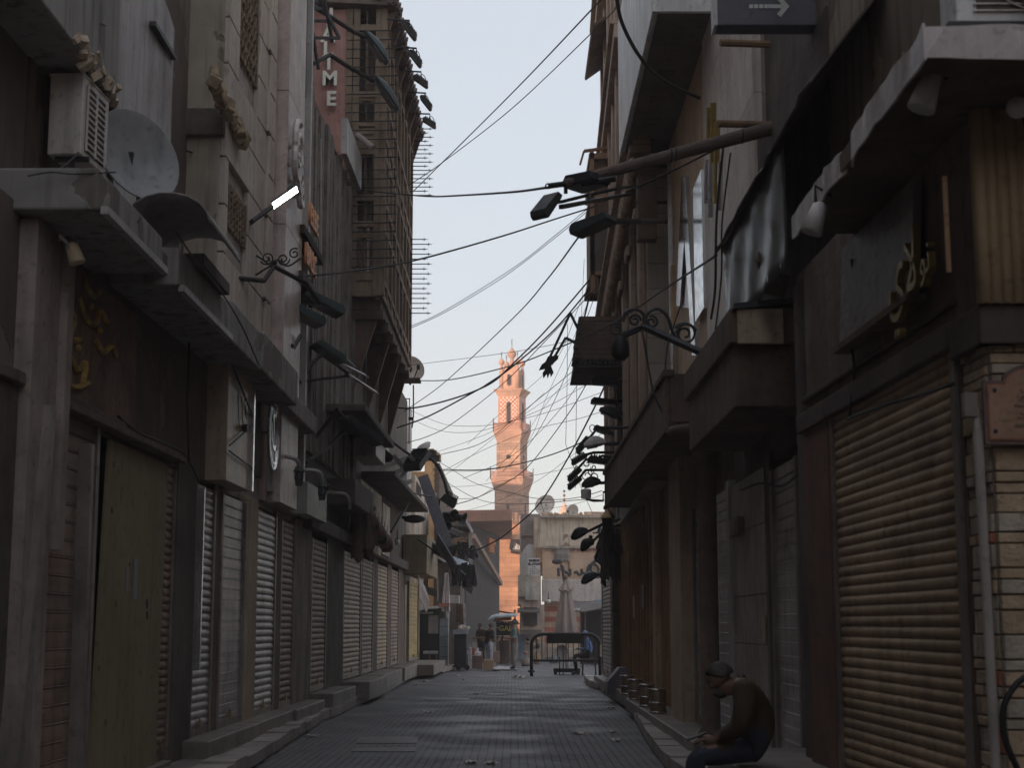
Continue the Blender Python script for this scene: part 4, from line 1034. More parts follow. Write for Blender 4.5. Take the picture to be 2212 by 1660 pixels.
# upper wooden bay
def bay(nm, Ya, Yb, xo, z0, z1, lab):
    t = []
    mb = MB(); xi = R4W.X(Yb) + .05
    mb.box(xo + .04, xi, Ya, Yb, z0 + .55, z1 - 1.4); b = mb.build(nm, M('bay_wood', (.085, .055, .036), var=.3, streak=.5), R4)
    return b, xi
bA, xiA = bay('wooden_bay', 37.6, 40.6, 1.93, 9.5, 13.3, '')
mb = MB(); xo = 1.9
for x in (xo, xo + .03): pass
mb.box(xo, xiA, 37.5, 40.7, 11.95, 12.1); mb.box(xo, xiA, 37.5, 40.7, 10.05, 10.15); mb.box(xo + .02, xo + .12, 37.5, 37.6, 9.6, 13.2); mb.box(xo + .0, xiA, 37.5, 40.7, 12.98, 13.12)
mb.box(xo + .04, xiA, 37.7, 40.5, 12.6, 13.0)
mb.build('bay_frame', mWood, bA)
mb = MB()                                   # pierced friezes: a lattice of rings the sky shows through
def rings(z0, z1, nz, nx, y=None, r=None):
    for j in range(nz):
        for i in range(nx):
            c = Vector((xo + .06 + (xiA - xo - .1) * (i + .5) / nx, 37.55, z0 + (z1 - z0) * (j + .5) / nz)); rr_ = (z1 - z0) / nz * .46
            mb.tube([c + X0 * rr_ * .95 * math.cos(q) + Z0 * rr_ * math.sin(q) for q in [2 * math.pi * k / 8 for k in range(9)]], .02, 4, False)
rings(9.62, 10.05, 3, 5); rings(11.5, 11.95, 3, 5); rings(12.12, 12.6, 3, 4)
mb.tube([(xo, 37.55, 9.6), (xiA, 37.55, 9.6)], .025, 5); mb.tube([(xo, 37.55, 9.6), (xo, 40.6, 9.6)], .025, 5)
for i in range(6): x = xo + (xiA - xo) * i / 5; mb.tube([(x, 37.55, 9.5), (x, 37.55, 10.05)], .016, 4)
mb.build('lattice', mWoodD, bA)
mb = MB(); mb.box(xo, xiA, 37.5, 37.56, 10.15, 11.5) ; mb.build('bay_front', mDark, bA)
mb = MB(); mb.bar((xo - .12, 37.6, 13.2), (xiA, 37.6, 13.32), .1, .06); mb.bar((xo - .12, 37.6, 13.2), (xo - .22, 37.6, 12.85), .05); mb.build('bay_roof', mWood, bA)
# lower bay with scalloped hem
mb = MB(); Yb0 = 32.0; x0, x1 = P(1252, 740, Yb0).x, R4W.X(Yb0) + .1; z0, z1 = P(1250, 792, Yb0).z, P(1250, 694, Yb0).z
mb.prism([(x0 - .08, Yb0, z0 + .12), (x1, Yb0, z0 + .12), (x1, Yb0, z1), (x0 + .05, Yb0, z1)], (0, 3.4, 0)); bB = mb.build('shingled_bay', M('shingle_dark', (.045, .034, .026), var=.4, scale=3, streak=.4, bump=.6), R4)
mb = MB()
for k in range(9):
    z = z0 + .16 + k * .1; mb.obox((x0 - .1 + .014 * k, Yb0 - .03, z), (x1 - x0 + .1 - .014 * k, 0, 0), (0, .03, .0), (0, -.01, .085))
mb.box(x0 - .0, x1, Yb0 - .06, Yb0 + 3.4, z1, z1 + .05)
for k in range(9): mb.cbox((x0 - .1 + .014 * k, Yb0 + .5, z0 + .2 + k * .1), (.06, 1.2, .05))
mb.build('shingles', mWoodD, bB)
mb = MB(); mb.bar((x0 - .1, Yb0, z0), (x1, Yb0, z0), .035)
for k in range(15):
    x = x0 - .08 + (x1 - x0) * k / 14; mb.prism([(x - .03, Yb0, z0 + .14), (x + .03, Yb0, z0 + .14), (x + .012, Yb0, z0 + .04), (x - .012, Yb0, z0 + .04)], (0, .03, 0))
mb.build('scalloped_hem', mIron, bB)
mb = MB(); RF.box(mb, 29.6, 42, .1, .3, -.2, .4); mb.build('step', mStep, R4)
shutter(RF, R4, 38.0, 42.2, .32, 2.95, mShG, .1, 'round', .12)
pier(RF, R4, 37.2, 38.0, .1, 3.9, mPier, -.3, .2); pier(RF, R4, 27.0, 27.5, .1, 3.9, mBeige, -.3, .12)
mb = MB(); RF.box(mb, 27.5, 37.2, .3, 3.9, -.3, -.05); mb.build('door', M('varnished_doors', (.1, .06, .03)), R4)
mb = MB()
for k in range(14):
    y = 27.6 + 9.5 * k / 13; RF.box(mb, y - .05, y + .05, .3, 3.9, -.05, .03)
mb.build('door_frame', M('varnished_frame', (.13, .08, .04)), R4)
# ---------------------------------------------------------------- houses that close the view on the right
J = house_J = thing('plaster_house', (3, 82, 0), 'low house with flaking plaster, grey shop fascia and striped stone below', 'building')
JY = 80.0; jx0, jx1 = P(1167, 1200, JY).x, 6.5
mb = MB(); mb.box(jx0, jx1, JY, JY + 14, zv(1190, JY), zv(1117, JY)); mb.build('upper_wall', mPlast, J)
mb = MB(); mb.box(jx0 + .1, jx1, JY - .12, JY + .02, zv(1252, JY), zv(1186, JY)); mb.build('lower_wall', brickmat('sandy_ashlar', (.4, .28, .2), (.36, .26, .18), (.28, .2, .15), 1.1, .5, .008, axes='XZ+', bump=.3, blend=.2), J)
mb = MB(); mb.box(jx0 - .1, jx1, JY - .35, JY, zv(1186, JY), zv(1181, JY)); mb.box(jx0, jx1, JY - .3, JY, zv(1117, JY) - .06, zv(1117, JY) + .05); mb.build('cornice', mConc, J)
mb = MB(); p = P(1250, 1188, JY - .15); 
for k in range(9): x = jx0 + .6 + k * .42; mb.box(x, x + .3, JY - .2, JY - .12, zv(1192, JY), zv(1187, JY))
mb.build('band', mPink, J)
mb = MB(); mb.box(P(1171, 1270, JY - .8).x, jx1, JY - .9, JY - .1, zv(1301, JY), zv(1253, JY)); mb.build('shop_fascia', M('fascia_grey', (.42, .41, .4), var=.12, streak=.4), J, bevel=.03)
mb1, mb2 = MB(), MB(); n = 9
for k in range(n):
    z0, z1 = zv(1400 - 100 * k / n, JY), zv(1400 - 100 * (k + 1) / n, JY); (mb1 if k % 2 else mb2).box(P(1176, 1350, JY).x, jx1, JY + .0 - .002 * (k % 2), JY + .3, z0, z1)
mb1.build('red_course', M('red_course', (.36, .13, .09), streak=.3), J); mb2.build('cream_course', M('cream_course', (.42, .33, .26), streak=.3), J)
mb = MB(); mb.box(P(1176, 1350, JY).x, jx1, JY, JY + .3, -.2, zv(1400, JY)); mb.build('plinth', mConc, J)
mb = MB(); mb.box(P(1196, 1213, JY).x, P(1252, 1213, JY).x, JY - .35, JY - .12, zv(1220, JY), zv(1190, JY)) if False else mb.box(P(1197, 1160, JY).x, P(1226, 1160, JY).x, JY - .3, JY - .12, zv(1213, JY), zv(1183, JY))
sh = mb.build('shuttered_window', M('green_brown_shutter', (.09, .085, .065), streak=.3), J)
mb = MB(); xa, xb = P(1197, 1, JY).x, P(1226, 1, JY).x
for k in range(12): z = zv(1212, JY) + .1 * k * .6; mb.obox((xa + .03, JY - .33, z), (xb - xa - .06, 0, 0), (0, .03, 0), (0, 0, .03))
mb.build('slats', mShG, sh)
mb = MB()
for px in (1206, 1222): mb.box(P(px, 1, JY).x - .05, P(px, 1, JY).x + .05, JY - .16, JY - .11, zv(1235, JY), zv(1214, JY))
mb.build('rust_stain', M('stain', (.12, .07, .05)), J)
Kb = thing('grey_brick_house', (1, 84, 0), 'grey brick house side with a whitewashed patch left of the plaster house', 'building')
mb = MB(); kx0, kx1 = P(1125, 1200, 84).x, P(1168, 1200, 84).x
mb.box(kx0, kx1, 84, 96, 0, zv(1111, 84)); mb.build('wall', mBrickG, Kb)
mb = MB(); kx2 = P(1153, 1200, 83).x; mb.box(kx2, P(1170, 1, 80).x + .02, 80.1, 84, zv(1240, 80), zv(1118, 80)); mb.build('pale_side', M('peeled_side', (.4, .35, .28), var=.3, scale=2.5, streak=.7), Kb)
mb = MB(); pts = [P(*q, 83.95) for q in ((1124, 1300), (1124, 1200), (1135, 1182), (1142, 1176), (1152, 1177), (1160, 1184), (1162, 1300))]; mb.prism(pts, (0, -.05, 0)); mb.build('whitewash_patch', M('whitewash', (.6, .6, .62), var=.1, streak=.3), Kb)
mb = MB(); mb.obox(P(1124, 1158, 83.9), (1.0, 0, 0), (0, .1, 0), (0, 0, .04)); mb.build('string_course', mRose, Kb)
mb = MB(); mb.box(P(1155, 1, 79.5).x, P(1168, 1, 79.5).x, 79.3, 80.3, zv(1216, 79.5), zv(1184, 79.5)); mb.build('wooden_box', mWood, Kb)
Kc = thing('small_shop_house', (.5, 72, 0), 'small drab shop house with a sagging awning below the white sign board', 'building')
KY = 72.0
mb = MB(); mb.box(P(1124, 1, KY).x, P(1172, 1, KY).x, KY, KY + 8, 0, zv(1307, KY)); mb.box(P(1119, 1, KY).x, P(1165, 1, KY).x, KY, KY + 6, zv(1307, KY), zv(1245, KY)); mb.build('wall', M('drab_front', (.27, .23, .2), var=.25, streak=.6), Kc)
mb = MB(); mb.box(P(1118, 1, KY).x, P(1146, 1, KY).x, KY - .25, KY - .05, zv(1290, KY), zv(1243, KY)); mb.build('board', M('olive_board', (.2, .2, .17), streak=.5), Kc)
mb = MB(); mb.box(P(1133, 1, KY).x, P(1160, 1, KY).x, KY - .3, KY - .1, zv(1297, KY), zv(1258, KY)); mb.build('signboard_back', M('pale_board', (.36, .36, .33), streak=.5), Kc)
mb = MB(); mb.box(P(1130, 1, KY).x, P(1157, 1, KY).x, KY - .15, KY - .05, zv(1352, KY), zv(1313, KY)); mb.build('window', mDark, Kc)
mb = MB(); mb.prism([P(1122, 1372, KY - 1.2), P(1122, 1362, KY), P(1122, 1364, KY)], X0 * 1.0); mb.obox(P(1096 + 22, 1325, KY - 1), (1.0, 0, 0), (0, 1, .15), (0, 0, .06)); mb.build('awning', mDark, Kc)
mb = MB(); mb.box(P(1118, 1, KY).x, P(1131, 1, KY).x, KY - .1, KY - .03, .1, zv(1372, KY)); mb.build('blue_door', M('blue_grey_door', (.1, .14, .2), streak=.3), Kc)
mb = MB(); mb.box(P(1100, 1, KY).x, P(1117, 1, KY).x, KY - .2, KY + .1, .1, zv(1345, KY)); mb.build('side_panel', M('cream_panel', (.36, .33, .25), streak=.4), Kc)
mb = MB(); mb.box(8, 60, -14, 5, 0, 11); mb.box(-16, 30, -40, -16, 0, 11); mb.box(-14, -4.6, -16, -14, 0, 11); one(mb, 'shade_houses_behind', mBrown, 'plain brown unseen houses added behind the viewer to keep the street dark', 'building')  # out of view, added to block light from behind the camera
mb = MB(); mb.box(10.2, 30, 5, 34, 0, 9); one(mb, 'rear_shade_block', mBrown, 'plain brown unseen block added behind the right row to stop stray light', 'building')  # added out of view against light leaking in past the right row
# ================================================================ lamps, signs and other fixtures
def rotq(fr, to=None): return Vector(fr).to_track_quat('X', 'Z')
mLampG = M('lamp_housing', bright=False, col=(.07, .08, .085), rough=.5, metal=.2, var=.2, streak=.3, bump=.05)
mLampT = M('teal_housing', bright=False, col=(.06, .085, .09), rough=.45, metal=.2, var=.2, streak=.3, bump=.05)
mLampW = M('white_housing', (.5, .51, .52), rough=.45, var=.15, streak=.5, bump=.05)
mGlass = flat('lamp_glass', (.09, .09, .09), .15)
def floodlight(base, path, c, d, L=.42, W=.3, T=.09, label='', name='floodlight', group=None, mat=None, up=Z0, ribs=True, r=.022, loop=True):
    """bracket arm from the wall along path, head of length L pointing along d at c"""
    t = thing(name, path[0], label, 'floodlight', group); mat = mat or mIron
    mb = MB(); mb.tube(path, r, 7); mb.build('arm', mIron, t)
    d = Vector(d).normalized(); s = d.cross(up).normalized(); u = s.cross(d).normalized(); c = Vector(c)
    mb = MB(); o = c - d * L / 2 - s * W / 2
    prof = [(0, 0), (L * .06, T * .75), (L * .9, T), (L, T * .55), (L, 0)]
    mb.prism([o + d * a + u * b for a, b in prof], s * W); h = mb.build('head', mat, t, bevel=.008)
    if ribs:
        mb = MB()
        for k in range(7): mb.obox(o + d * (L * (.1 + .12 * k)) + u * T * .8 + s * W * .06, d * .02, s * W * .88, u * T * .45)
        mb.build('cooling_fin', mat, h)
    mb = MB(); mb.obox(o + d * L * .06 + s * W * .06 - u * .012, d * L * .88, s * W * .88, u * .01); mb.build('glass', mGlass, h)
    mb = MB(); mb.bar(path[-1], c + u * T * .6, r * 1.7)
    if loop: mb.tube(spiral(Vector(path[-1]) + d * .06, d, Z0, .08, .08, -1.4, .55, 12), .009, 5)
    mb.build('yoke', mIron, t); return t
def cobra(path, c, d, L=.7, W=.26, label='', group=None, mat=None, r=.03, name='street_lamp'):
    """street lamp with a long rounded head"""
    t = thing(name, path[0], label, 'lamp', group); mat = mat or mLampG
    mb = MB(); mb.tube(path, r, 8); mb.build('arm', mIron, t)
    d = Vector(d).normalized(); s = d.cross(Z0).normalized(); u = s.cross(d).normalized(); c = Vector(c); rows = []
    for i in range(9):
        f = i / 8; w = W * (.3 + .7 * math.sin(math.pi * min(1, f * .62 + .18))) * (1 if f < .9 else .8); hh = .16 * math.sin(math.pi * (f * .8 + .12)) + .02; ct = c - d * L / 2 + d * L * f
        rows.append([ct + s * w / 2 * math.cos(a) + u * hh * (math.sin(a) if a < math.pi else math.sin(a) * .25) for a in [2 * math.pi * k / 12 for k in range(13)]])
    mb = MB(); mb.sheet(rows); mb.add(rows[0][:-1], [list(range(12))]); mb.add(rows[-1][:-1], [list(range(12))[::-1]]); h = mb.build('head', mat, t, smooth=False)
    mb = MB(); mb.obox(c - d * L * .1 - s * W * .32 - u * .05, d * L * .48, s * W * .64, u * .02); mb.build('glass', mGlass, h)
    return t
# ---- five floodlights on the eaves of the lattice house
ev = [((846, 41), (884.5, 44), (867, 50), (894.7, 85)), ((858, 100), (899.6, 104), (882, 112.6), (906, 143.8)), ((872, 152), (909.7, 155), (892, 167.6), (922, 188.8)), ((883.5, 198), (919.7, 201), (907, 210), (928.5, 237.6)), ((896, 245), (928.5, 246), (912, 259), (939.7, 276.4))]
od = ('nearest', 'second', 'third', 'fourth', 'farthest')
for i, (a, b, c, d) in enumerate(ev):
    p = XP(*a, -2.62); Y = p.y; q = P(*b, Y); h0, h1 = P(*c, Y), P(*d, Y)
    floodlight(p, [p - X0 * .1, q, q - Z0 * .12], (h0 + h1) / 2, h1 - h0, (h1 - h0).length, .3, .1, '%s of the five black floodlights on arms under the tiled eaves' % od[i], group='floodlights along the tiled eaves')
# ---- two big street lamps high on the left
p0 = LW.pt(668, 40, .1)
yA = 31.0
cobra([P(664, 5, 29.4), P(713, 35, 30.2), P(764, 68, yA), P(792, 80, yA + .2)], P(812, 105, yA + .3), P(832, 135, yA + .4) - P(790, 76, yA + .2), .78, .3, 'upper of two big dusty street lamps on bent arms before the rose wall', 'big street lamps on the left', mLampT, .05)
cobra([P(676, 137, 29.6), P(713, 118, 30.2), P(751, 143, 30.6), P(806, 174, yA + .4)], P(834, 204, yA + .5), P(854, 234, yA + .6) - P(812, 172, yA + .4), .82, .3, 'lower of two big dusty street lamps on bent arms before the rose wall', 'big street lamps on the left', mLampT, .05)
t = thing('rusty_sign', LW.pt(668, 90, .1), 'rusty empty sign frame of crossed bars beside the rose wall letters', 'frame')
mb = MB(); Yf = 29.0
for a, b in (((690, -5), (733, 82)), ((672, 81), (734, 82)), ((667, 20), (688, 150)), ((668, 45), (706, 45)), ((700, -5), (718, 92)), ((668, 3), (705, 3)), ((664, 18), (705, 18))): mb.bar(P(*a, Yf), P(*b, Yf + .3), .05)
mb.build('bar', mIronB, t)
mb = MB(); mb.bar(LW.pt(668, 45, 0), P(668, 45, Yf), .05); mb.build('mount', mIronB, t)
# ---- lit LED street lamp
t = thing('street_lamp', LW.pt(545, 478, .0), 'lit white LED street lamp on a slanting arm beside the marble pilaster', 'lamp')
YL = 21.3; a, b = P(588, 446, YL), P(644, 407, YL + .3); d = (b - a).normalized()
mb = MB(); mb.tube([LW.pt(535, 486, -.02), LW.pt(547, 477, .12), a], .035, 8); mb.build('arm', mIronB, t)
sd = d.cross(Vector((0, -1, .35))).normalized(); nrm = Vector((.25, -.75, -.6)).normalized(); sd = nrm.cross(d).normalized()
mb = MB(); mb.obox(a - sd * .06 - nrm * .05, b - a, sd * .12, nrm * .05); mb.obox(b - sd * .06 - nrm * .12, d * -.2, sd * .12, nrm * .07); h = mb.build('head', mLampG, t, bevel=.008)
mb = MB(); mb.obox(a - sd * .042 + d * .02, (b - a) - d * .04, sd * .084, nrm * .012); mb.build('led_panel', flat('led_light', (1, 1, 1), .5, emit=(.93, 1.0, .95), es=7), h)
# ---- ornate scroll bracket, left
t = thing('scroll_bracket', P(512, 612, 20.6), 'black wrought iron scroll bracket with curls below the lit lamp', 'bracket')
Yb = 21.5; p1, p2, p3, p4 = P(508, 612, 20.2), P(570, 607, 21.3), P(592, 576, Yb), P(660, 612, Yb + .8)
mb = MB(); mb.tube([LW.pt(505, 600, 0), p2, p3, p4, P(690, 655, Yb + 1.1)], .035, 8); mb.build('arm', mIron, t)
mb = MB()
for c, r0, r1, a0, tn in (((577, 558), .1, .02, 3.6, 1.6), ((612, 560), .09, .02, 0, -1.6), ((519, 556), .1, .02, 1, 1.5), ((530, 566), .1, .02, 4, -1.5), ((540, 552), .08, .02, 2, 1.3), ((636, 548), .08, .02, 1, 1.3)):
    mb.tube(spiral(P(*c, Yb), X0, Z0, r0, r1, a0, tn), .012, 5)
mb.tube(bez([P(553, 552, Yb), P(566, 560, Yb), P(585, 572, Yb), P(600, 562, Yb), P(622, 575, Yb), P(650, 558, Yb)]), .014, 5)
mb.tube(bez([P(552, 595, Yb), P(575, 580, Yb), P(590, 573, Yb)]), .014, 5); mb.ball(P(593, 567, Yb), .04, 8); mb.build('scroll', mIron, t)
# ---- hooded floodlights on the left
def hooded(path, c0, c1, Y, W, label, mat=mLampT, T=.14, grp='hooded floodlights on the left'):
    h0, h1 = P(*c0, Y), P(*c1, Y + .25); floodlight(path[0], path, (h0 + h1) / 2, h1 - h0, (h1 - h0).length, W, T, label, group=grp, mat=mat, ribs=False, r=.035, loop=False)
Y1 = 25.4
hooded([LW.pt(556, 666, 0), P(571, 671, 24.0), P(613, 625, 24.6), P(640, 652, Y1)], (650, 640), (735, 685), Y1, .5, 'upper teal hooded floodlight on an angled pipe arm')
hooded([LW.pt(577, 702, 0), P(600, 685, 24.2), P(628, 658, 24.8), P(636, 668, 24.8)], (628, 672), (692, 708), 24.8, .4, 'lower teal hooded floodlight pointing at the pavement')
hooded([LW.pt(617, 827, 0), P(650, 826, 26.2), P(668, 795, 26.6), P(690, 770, 26.8)], (675, 745), (735, 788), 27.0, .42, 'dark hooded floodlight with a loose pale reflector plate')
t = thing('reflector_plate', P(740, 780, 27.4), 'loose grey reflector plates fanned out beside the dark hooded floodlight', 'plate')
mb = MB()
for a, b, w in (((728, 768), (752, 790), .3), ((738, 786), (790, 812), .16), ((757, 812), (815, 850), .1)): mb.bar(P(*a, 27.3), P(*b, 28.2), w, .03, (0, -1, .6))
mb.build('plate', mGreyP, t)
mb = MB(); mb.tube([LW.pt(640, 826, 0), P(757, 812, 27.8), P(728, 790, 27.4)], .025, 6); mb.build('arm', mIron, t)
t = thing('insulator_lamp', P(612, 770, 24.0), 'stacked insulator hanging below a round lamp cap on a pipe', 'lamp')
mb = MB(); mb.tube([LW.pt(585, 778, 0), P(612, 778, 24), P(628, 762, 24.2), P(650, 725, 24.4)], .035, 8); mb.build('arm', mIronB, t)
mb = MB(); c = P(616, 752, 24); mb.lathe([(.05, -.24), (.07, -.22), (.05, -.19), (.07, -.17), (.05, -.14), (.07, -.12), (.06, -.06), (.12, 0), (.16, .02), (.14, .06), (.03, .08)], c, None, 14); mb.build('cap', mLampG, t, smooth=True)
for i, (pa, pb, pc, c0, c1, lab) in enumerate((((675, 955), (728, 885), (755, 915), (738, 905), (775, 940), 'black floodlight on a peaked arm over the dim pavement'), ((660, 1000), (712, 965), (740, 935), (770, 925), (815, 965), 'black floodlight on a long low arm before the boarded house'), ((700, 1000), (742, 985), (800, 985), (803, 965), (835, 1000), 'blue black floodlight hanging just before the round tower corner'))):
    Y = (29, 30, 36)[i]; hooded([LW.pt(*pa, 0), P(*pb, Y - 1), P(*pc, Y)], c0, c1, Y, .4, lab, mIronB)
# ---- lamps at the far end of the left row
t = cobra([P(848, 1060, 43.5), P(868, 1028, 44), P(893, 1003, 44.4)], P(912, 975, 44.8), P(932, 952, 45) - P(892, 1000, 44.5), .72, .3, 'pale grey street lamp raised against the sky on the left', None, mLampW, .05)
t = floodlight(None, [P(848, 955, 42), P(870, 972, 42.6), P(895, 990, 43)], P(903, 1000, 43), P(886, 1030, 42.6) - P(922, 972, 43.4), .8, .52, .2, 'big black square floodlight in front of the pale street lamp', mat=mIron, ribs=True, r=.04)
t = thing('lamp_truss', P(850, 1000, 42), 'grey flat bars holding lamps out from the white corner building', 'bracket')
mb = MB()
for a, b in (((828, 1010), (885, 988)), ((835, 1028), (880, 1012)), ((885, 985), (905, 1010)), ((850, 985), (875, 1015)), ((838, 1055), (890, 1040))): mb.bar(P(*a, 42.5), P(*b, 43), .12, .03, (0, 1, 0))
mb.build('bar', mGreyP, t)
t = thing('leaning_plank', P(975, 1220, 42), 'long grey flat plank leaning down from the lamp cluster', 'plank')
mb = MB(); mb.bar(P(914, 1030, 46.5), P(968, 1185, 43), .32, .06, (0, 1, 0)); mb.bar(P(945, 1165, 43), P(985, 1232, 42), .3, .05, (.6, 1, .5)); mb.build('board', M('blue_grey_board', bright=False, col=(.15, .15, .17), rough=.6, var=.15, streak=.4), t)
mb = MB(); mb.bar(P(903, 1165, 43), P(950, 1200, 42.6), .04); mb.build('support', mIron, t)
t = floodlight(None, bez([P(910, 985, 47), P(930, 991, 47), P(947, 1010, 47), P(960, 1040, 47), P(966, 1066, 47)]), P(965, 1090, 47), P(985, 1108, 47) - P(945, 1082, 47), .48, .4, .3, 'black floodlight hanging from a long curved arm against the sky', mat=mIron, r=.05)
t = thing('pipe_bracket', P(850, 1140, 42), 'thin black pipe bracket with a drooping lamp head before the ochre house', 'bracket')
mb = MB(); mb.tube([P(845, 1150, 42), P(893, 1070, 44), P(865, 1064, 43)], .035, 6); mb.tube([P(893, 1066, 44), P(950, 1078, 46), P(946, 1115, 46)], .03, 6); mb.build('arm', mIron, t)
mb = MB(); mb.ball(P(895, 1122, 45), .2, 8, (1.6, .8, .6)); mb.bar(P(868, 1118, 45), P(890, 1122, 45), .08); mb.build('head', mIron, t)
t = thing('loudspeaker_cluster', P(975, 1140, 48), 'dark horn loudspeakers bunched on the roof edge below the curved arm', 'speaker')
mb = MB()
for c, dd, r in (((955, 1120), (.5, -1, -.3), .22), ((972, 1112), (.8, -.8, -.2), .2), ((990, 1118), (1, -.3, -.4), .24), ((962, 1132), (.2, -1, -.5), .18)):
    q = Vector(dd).to_track_quat('Z', 'Y'); mb.lathe([(.05, -.3), (.07, -.1), (r * .6, .1), (r, .2), (r * .9, .2), (.03, .0)], P(*c, 50), q, 12)
mb.build('horn', mIron, t); mb = MB(); mb.bar(P(945, 1135, 50), P(1005, 1118, 50), .08); mb.bar(P(965, 1160, 50), P(968, 1110, 50), .06); mb.build('rail', mIron, t)
# ---- right hand pole with floodlights
t = thing('timber_pole', RF.pt(1690, 272, 0), 'long round timber pole reaching out over the street from the right', 'pole')
a, b, c = P(1700, 268, 14.9), P(1222, 397, 15.2), P(1184, 402, 15.2)
mb = MB(); mb.tube([a, a.lerp(b, .35), a.lerp(b, .7), b], [.072, .064, .058, .048], 12); mb.build('shaft', M('pole_wood', (.06, .045, .038), streak=.2, bump=.4), t)
mb = MB(); mb.tube([b, c], .03, 8); mb.tube([b - Z0 * .02, b - Z0 * .1], .02, 6); mb.tube(spiral(c, X0, Z0, .025, .025, 0, 1.0, 10), .008, 5); mb.build('end_fitting', mIron, t)
mb = MB()
for f in (.2, .5, .52): mb.tube(spiral(a.lerp(b, f), Y0, Z0, .07, .07, 0, 2, 20), .008, 5)
mb.build('lashing', mIron, t)
def arms(ya, pts): return [P(*p, y) for p, y in pts]
t = floodlight(None, [RF.pt(1405, 396, 0), P(1330, 408, 17.2), P(1272, 421, 16.8), P(1212, 436, 16.5)], P(1184, 450, 16.4), P(1165, 478, 16.3) - P(1202, 422, 16.5), .38, .22, .1, 'grey floodlight on twin bars reaching into the sky below the timber pole', mat=mLampG, r=.02, loop=False, ribs=False)
mb = MB(); mb.bar(RF.pt(1400, 412, 0), P(1212, 447, 16.5), .05, .05); mb.bar(P(1272, 418, 16.8), P(1272, 436, 16.8), .05); mb.build('second_bar', mIronB, t)
hooded([RF.pt(1440, 478, 0), P(1380, 478, 18.0), P(1305, 478, 17.0)], (1325, 476), (1243, 512), 16.9, .26, 'dark rounded floodlight below the twin bar lamp on the right', mLampG, .12, None)
hooded([P(1330, 385, 15.1), P(1290, 392, 15.1), P(1262, 395, 15.1)], (1300, 392), (1236, 412), 15.1, .3, 'black floodlight hung right under the timber pole', mIronB, .12, None)
t = thing('sign_box', RF.pt(1428, 430, 0), 'tall dark box sign hung on edge beside the marble building', 'sign'); mb = MB(); mb.box(2.0, 2.3, 24.3, 24.6, P(1405, 522, 24.5).z, P(1405, 385, 24.5).z); mb.build('box', mWoodD, t)
mb = MB(); mb.bar((2.56, 24.45, 8.3), (1.98, 24.45, 8.3), .05); mb.bar((2.56, 24.45, 8.9), (1.98, 24.45, 8.9), .05); mb.build('bracket', mIron, t)
# ---- broken lamps on two bent arms
t = thing('broken_lamp', P(1250, 720, 31.5), 'torn remains of a lamp hanging from two bent arms at the shingled bay', 'lamp')
Yq = 31.6
mb = MB()
for pts in (((1254, 722), (1232, 677), (1182, 785)), ((1250, 745), (1222, 730), (1186, 792))):
    for a, b in zip(pts, pts[1:]): mb.bar(P(*a, Yq), P(*b, Yq), .075, .05)
mb.build('arm', mIronB, t)
mb = MB(); pl = [(1184, 770), (1206, 768), (1206, 775), (1190, 790), (1196, 805), (1190, 815), (1188, 806), (1183, 818), (1181, 808), (1174, 818), (1172, 806), (1178, 797), (1164, 800), (1170, 788), (1178, 782)]
mb.prism([P(*q, Yq) for q in pl], (0, .05, 0)); mb.build('torn_housing', mIron, t)
# ---- ornate bracket right
t = thing('scroll_bracket', P(1520, 765, 16.7), 'rusty scrolled iron bracket arching out from the right shops', 'bracket')
Yr = 17.0; mb = MB(); mb.tube([P(1528, 768, 16.5), P(1390, 706, Yr), P(1343, 726, Yr)], .042, 8); mb.build('arm', mIronB, t)
mb = MB()
for c, r0, r1, a0, tn in (((1480, 722), .13, .03, 2.6, -1.7), ((1371, 693), .07, .02, 0, 1.4), ((1408, 696), .07, .02, 2, -1.4), ((1331, 712), .07, .03, 1, 1.2)): mb.tube(spiral(P(*c, Yr), X0, Z0, r0, r1, a0, tn), .014, 5)
mb.tube(bez([P(1345, 695, Yr), P(1352, 675, Yr), P(1372, 668, Yr), P(1390, 680, Yr), P(1391, 704, Yr)]), .02, 6)
mb.tube(bez([P(1391, 704, Yr), P(1400, 676, Yr), P(1422, 668, Yr), P(1442, 685, Yr), P(1452, 715, Yr), P(1462, 735, Yr)]), .02, 6)
mb.tube(bez([P(1460, 720, Yr), P(1472, 703, Yr), P(1490, 702, Yr), P(1505, 715, Yr)]), .018, 6)
mb.build('scroll', mIronB, t)
mb = MB(); c = P(1340, 748, Yr); mb.lathe([(.02, .12), (.07, .1), (.1, 0), (.1, -.1), (.05, -.16)], c, None, 10); mb.build('lantern', mIron, t, smooth=True)
# ---- cluster of lamps on the right
def rlamp(kind, base, path, c0, c1, Y, W, lab, mat=None, T=.1, ribs=True):
    h0, h1 = P(*c0, Y), P(*c1, Y); path = [P(*q, Y) for q in path]; path[0] = RFp(path[0])
    if kind == 'f': return floodlight(None, path, (h0 + h1) / 2, h1 - h0, (h1 - h0).length, W, T, lab, group='lamps bunched on the right row', mat=mat or mIron, ribs=ribs, r=.03)
    return cobra(path, (h0 + h1) / 2, h1 - h0, (h1 - h0).length, W, lab, 'lamps bunched on the right row', mat or mIron, .035)
def RFp(p): return Vector((max(p.x, 2.3), p.y, p.z))
rlamp('f', 0, ((1355, 822), (1336, 826)), (1336, 834), (1277, 830), 33, .3, 'topmost box lamp of the bunch beside the stone house', T=.16, ribs=False)
rlamp('f', 0, ((1355, 866), (1336, 868)), (1336, 876), (1276, 872), 34, .28, 'box lamp second from the top of the bunch with a bulb under it', T=.13, ribs=False)
rlamp('c', 0, ((1365, 892), (1330, 894)), (1338, 906), (1294, 886), 32, .3, 'rounded lamp tilted upward third from the top of the bunch')
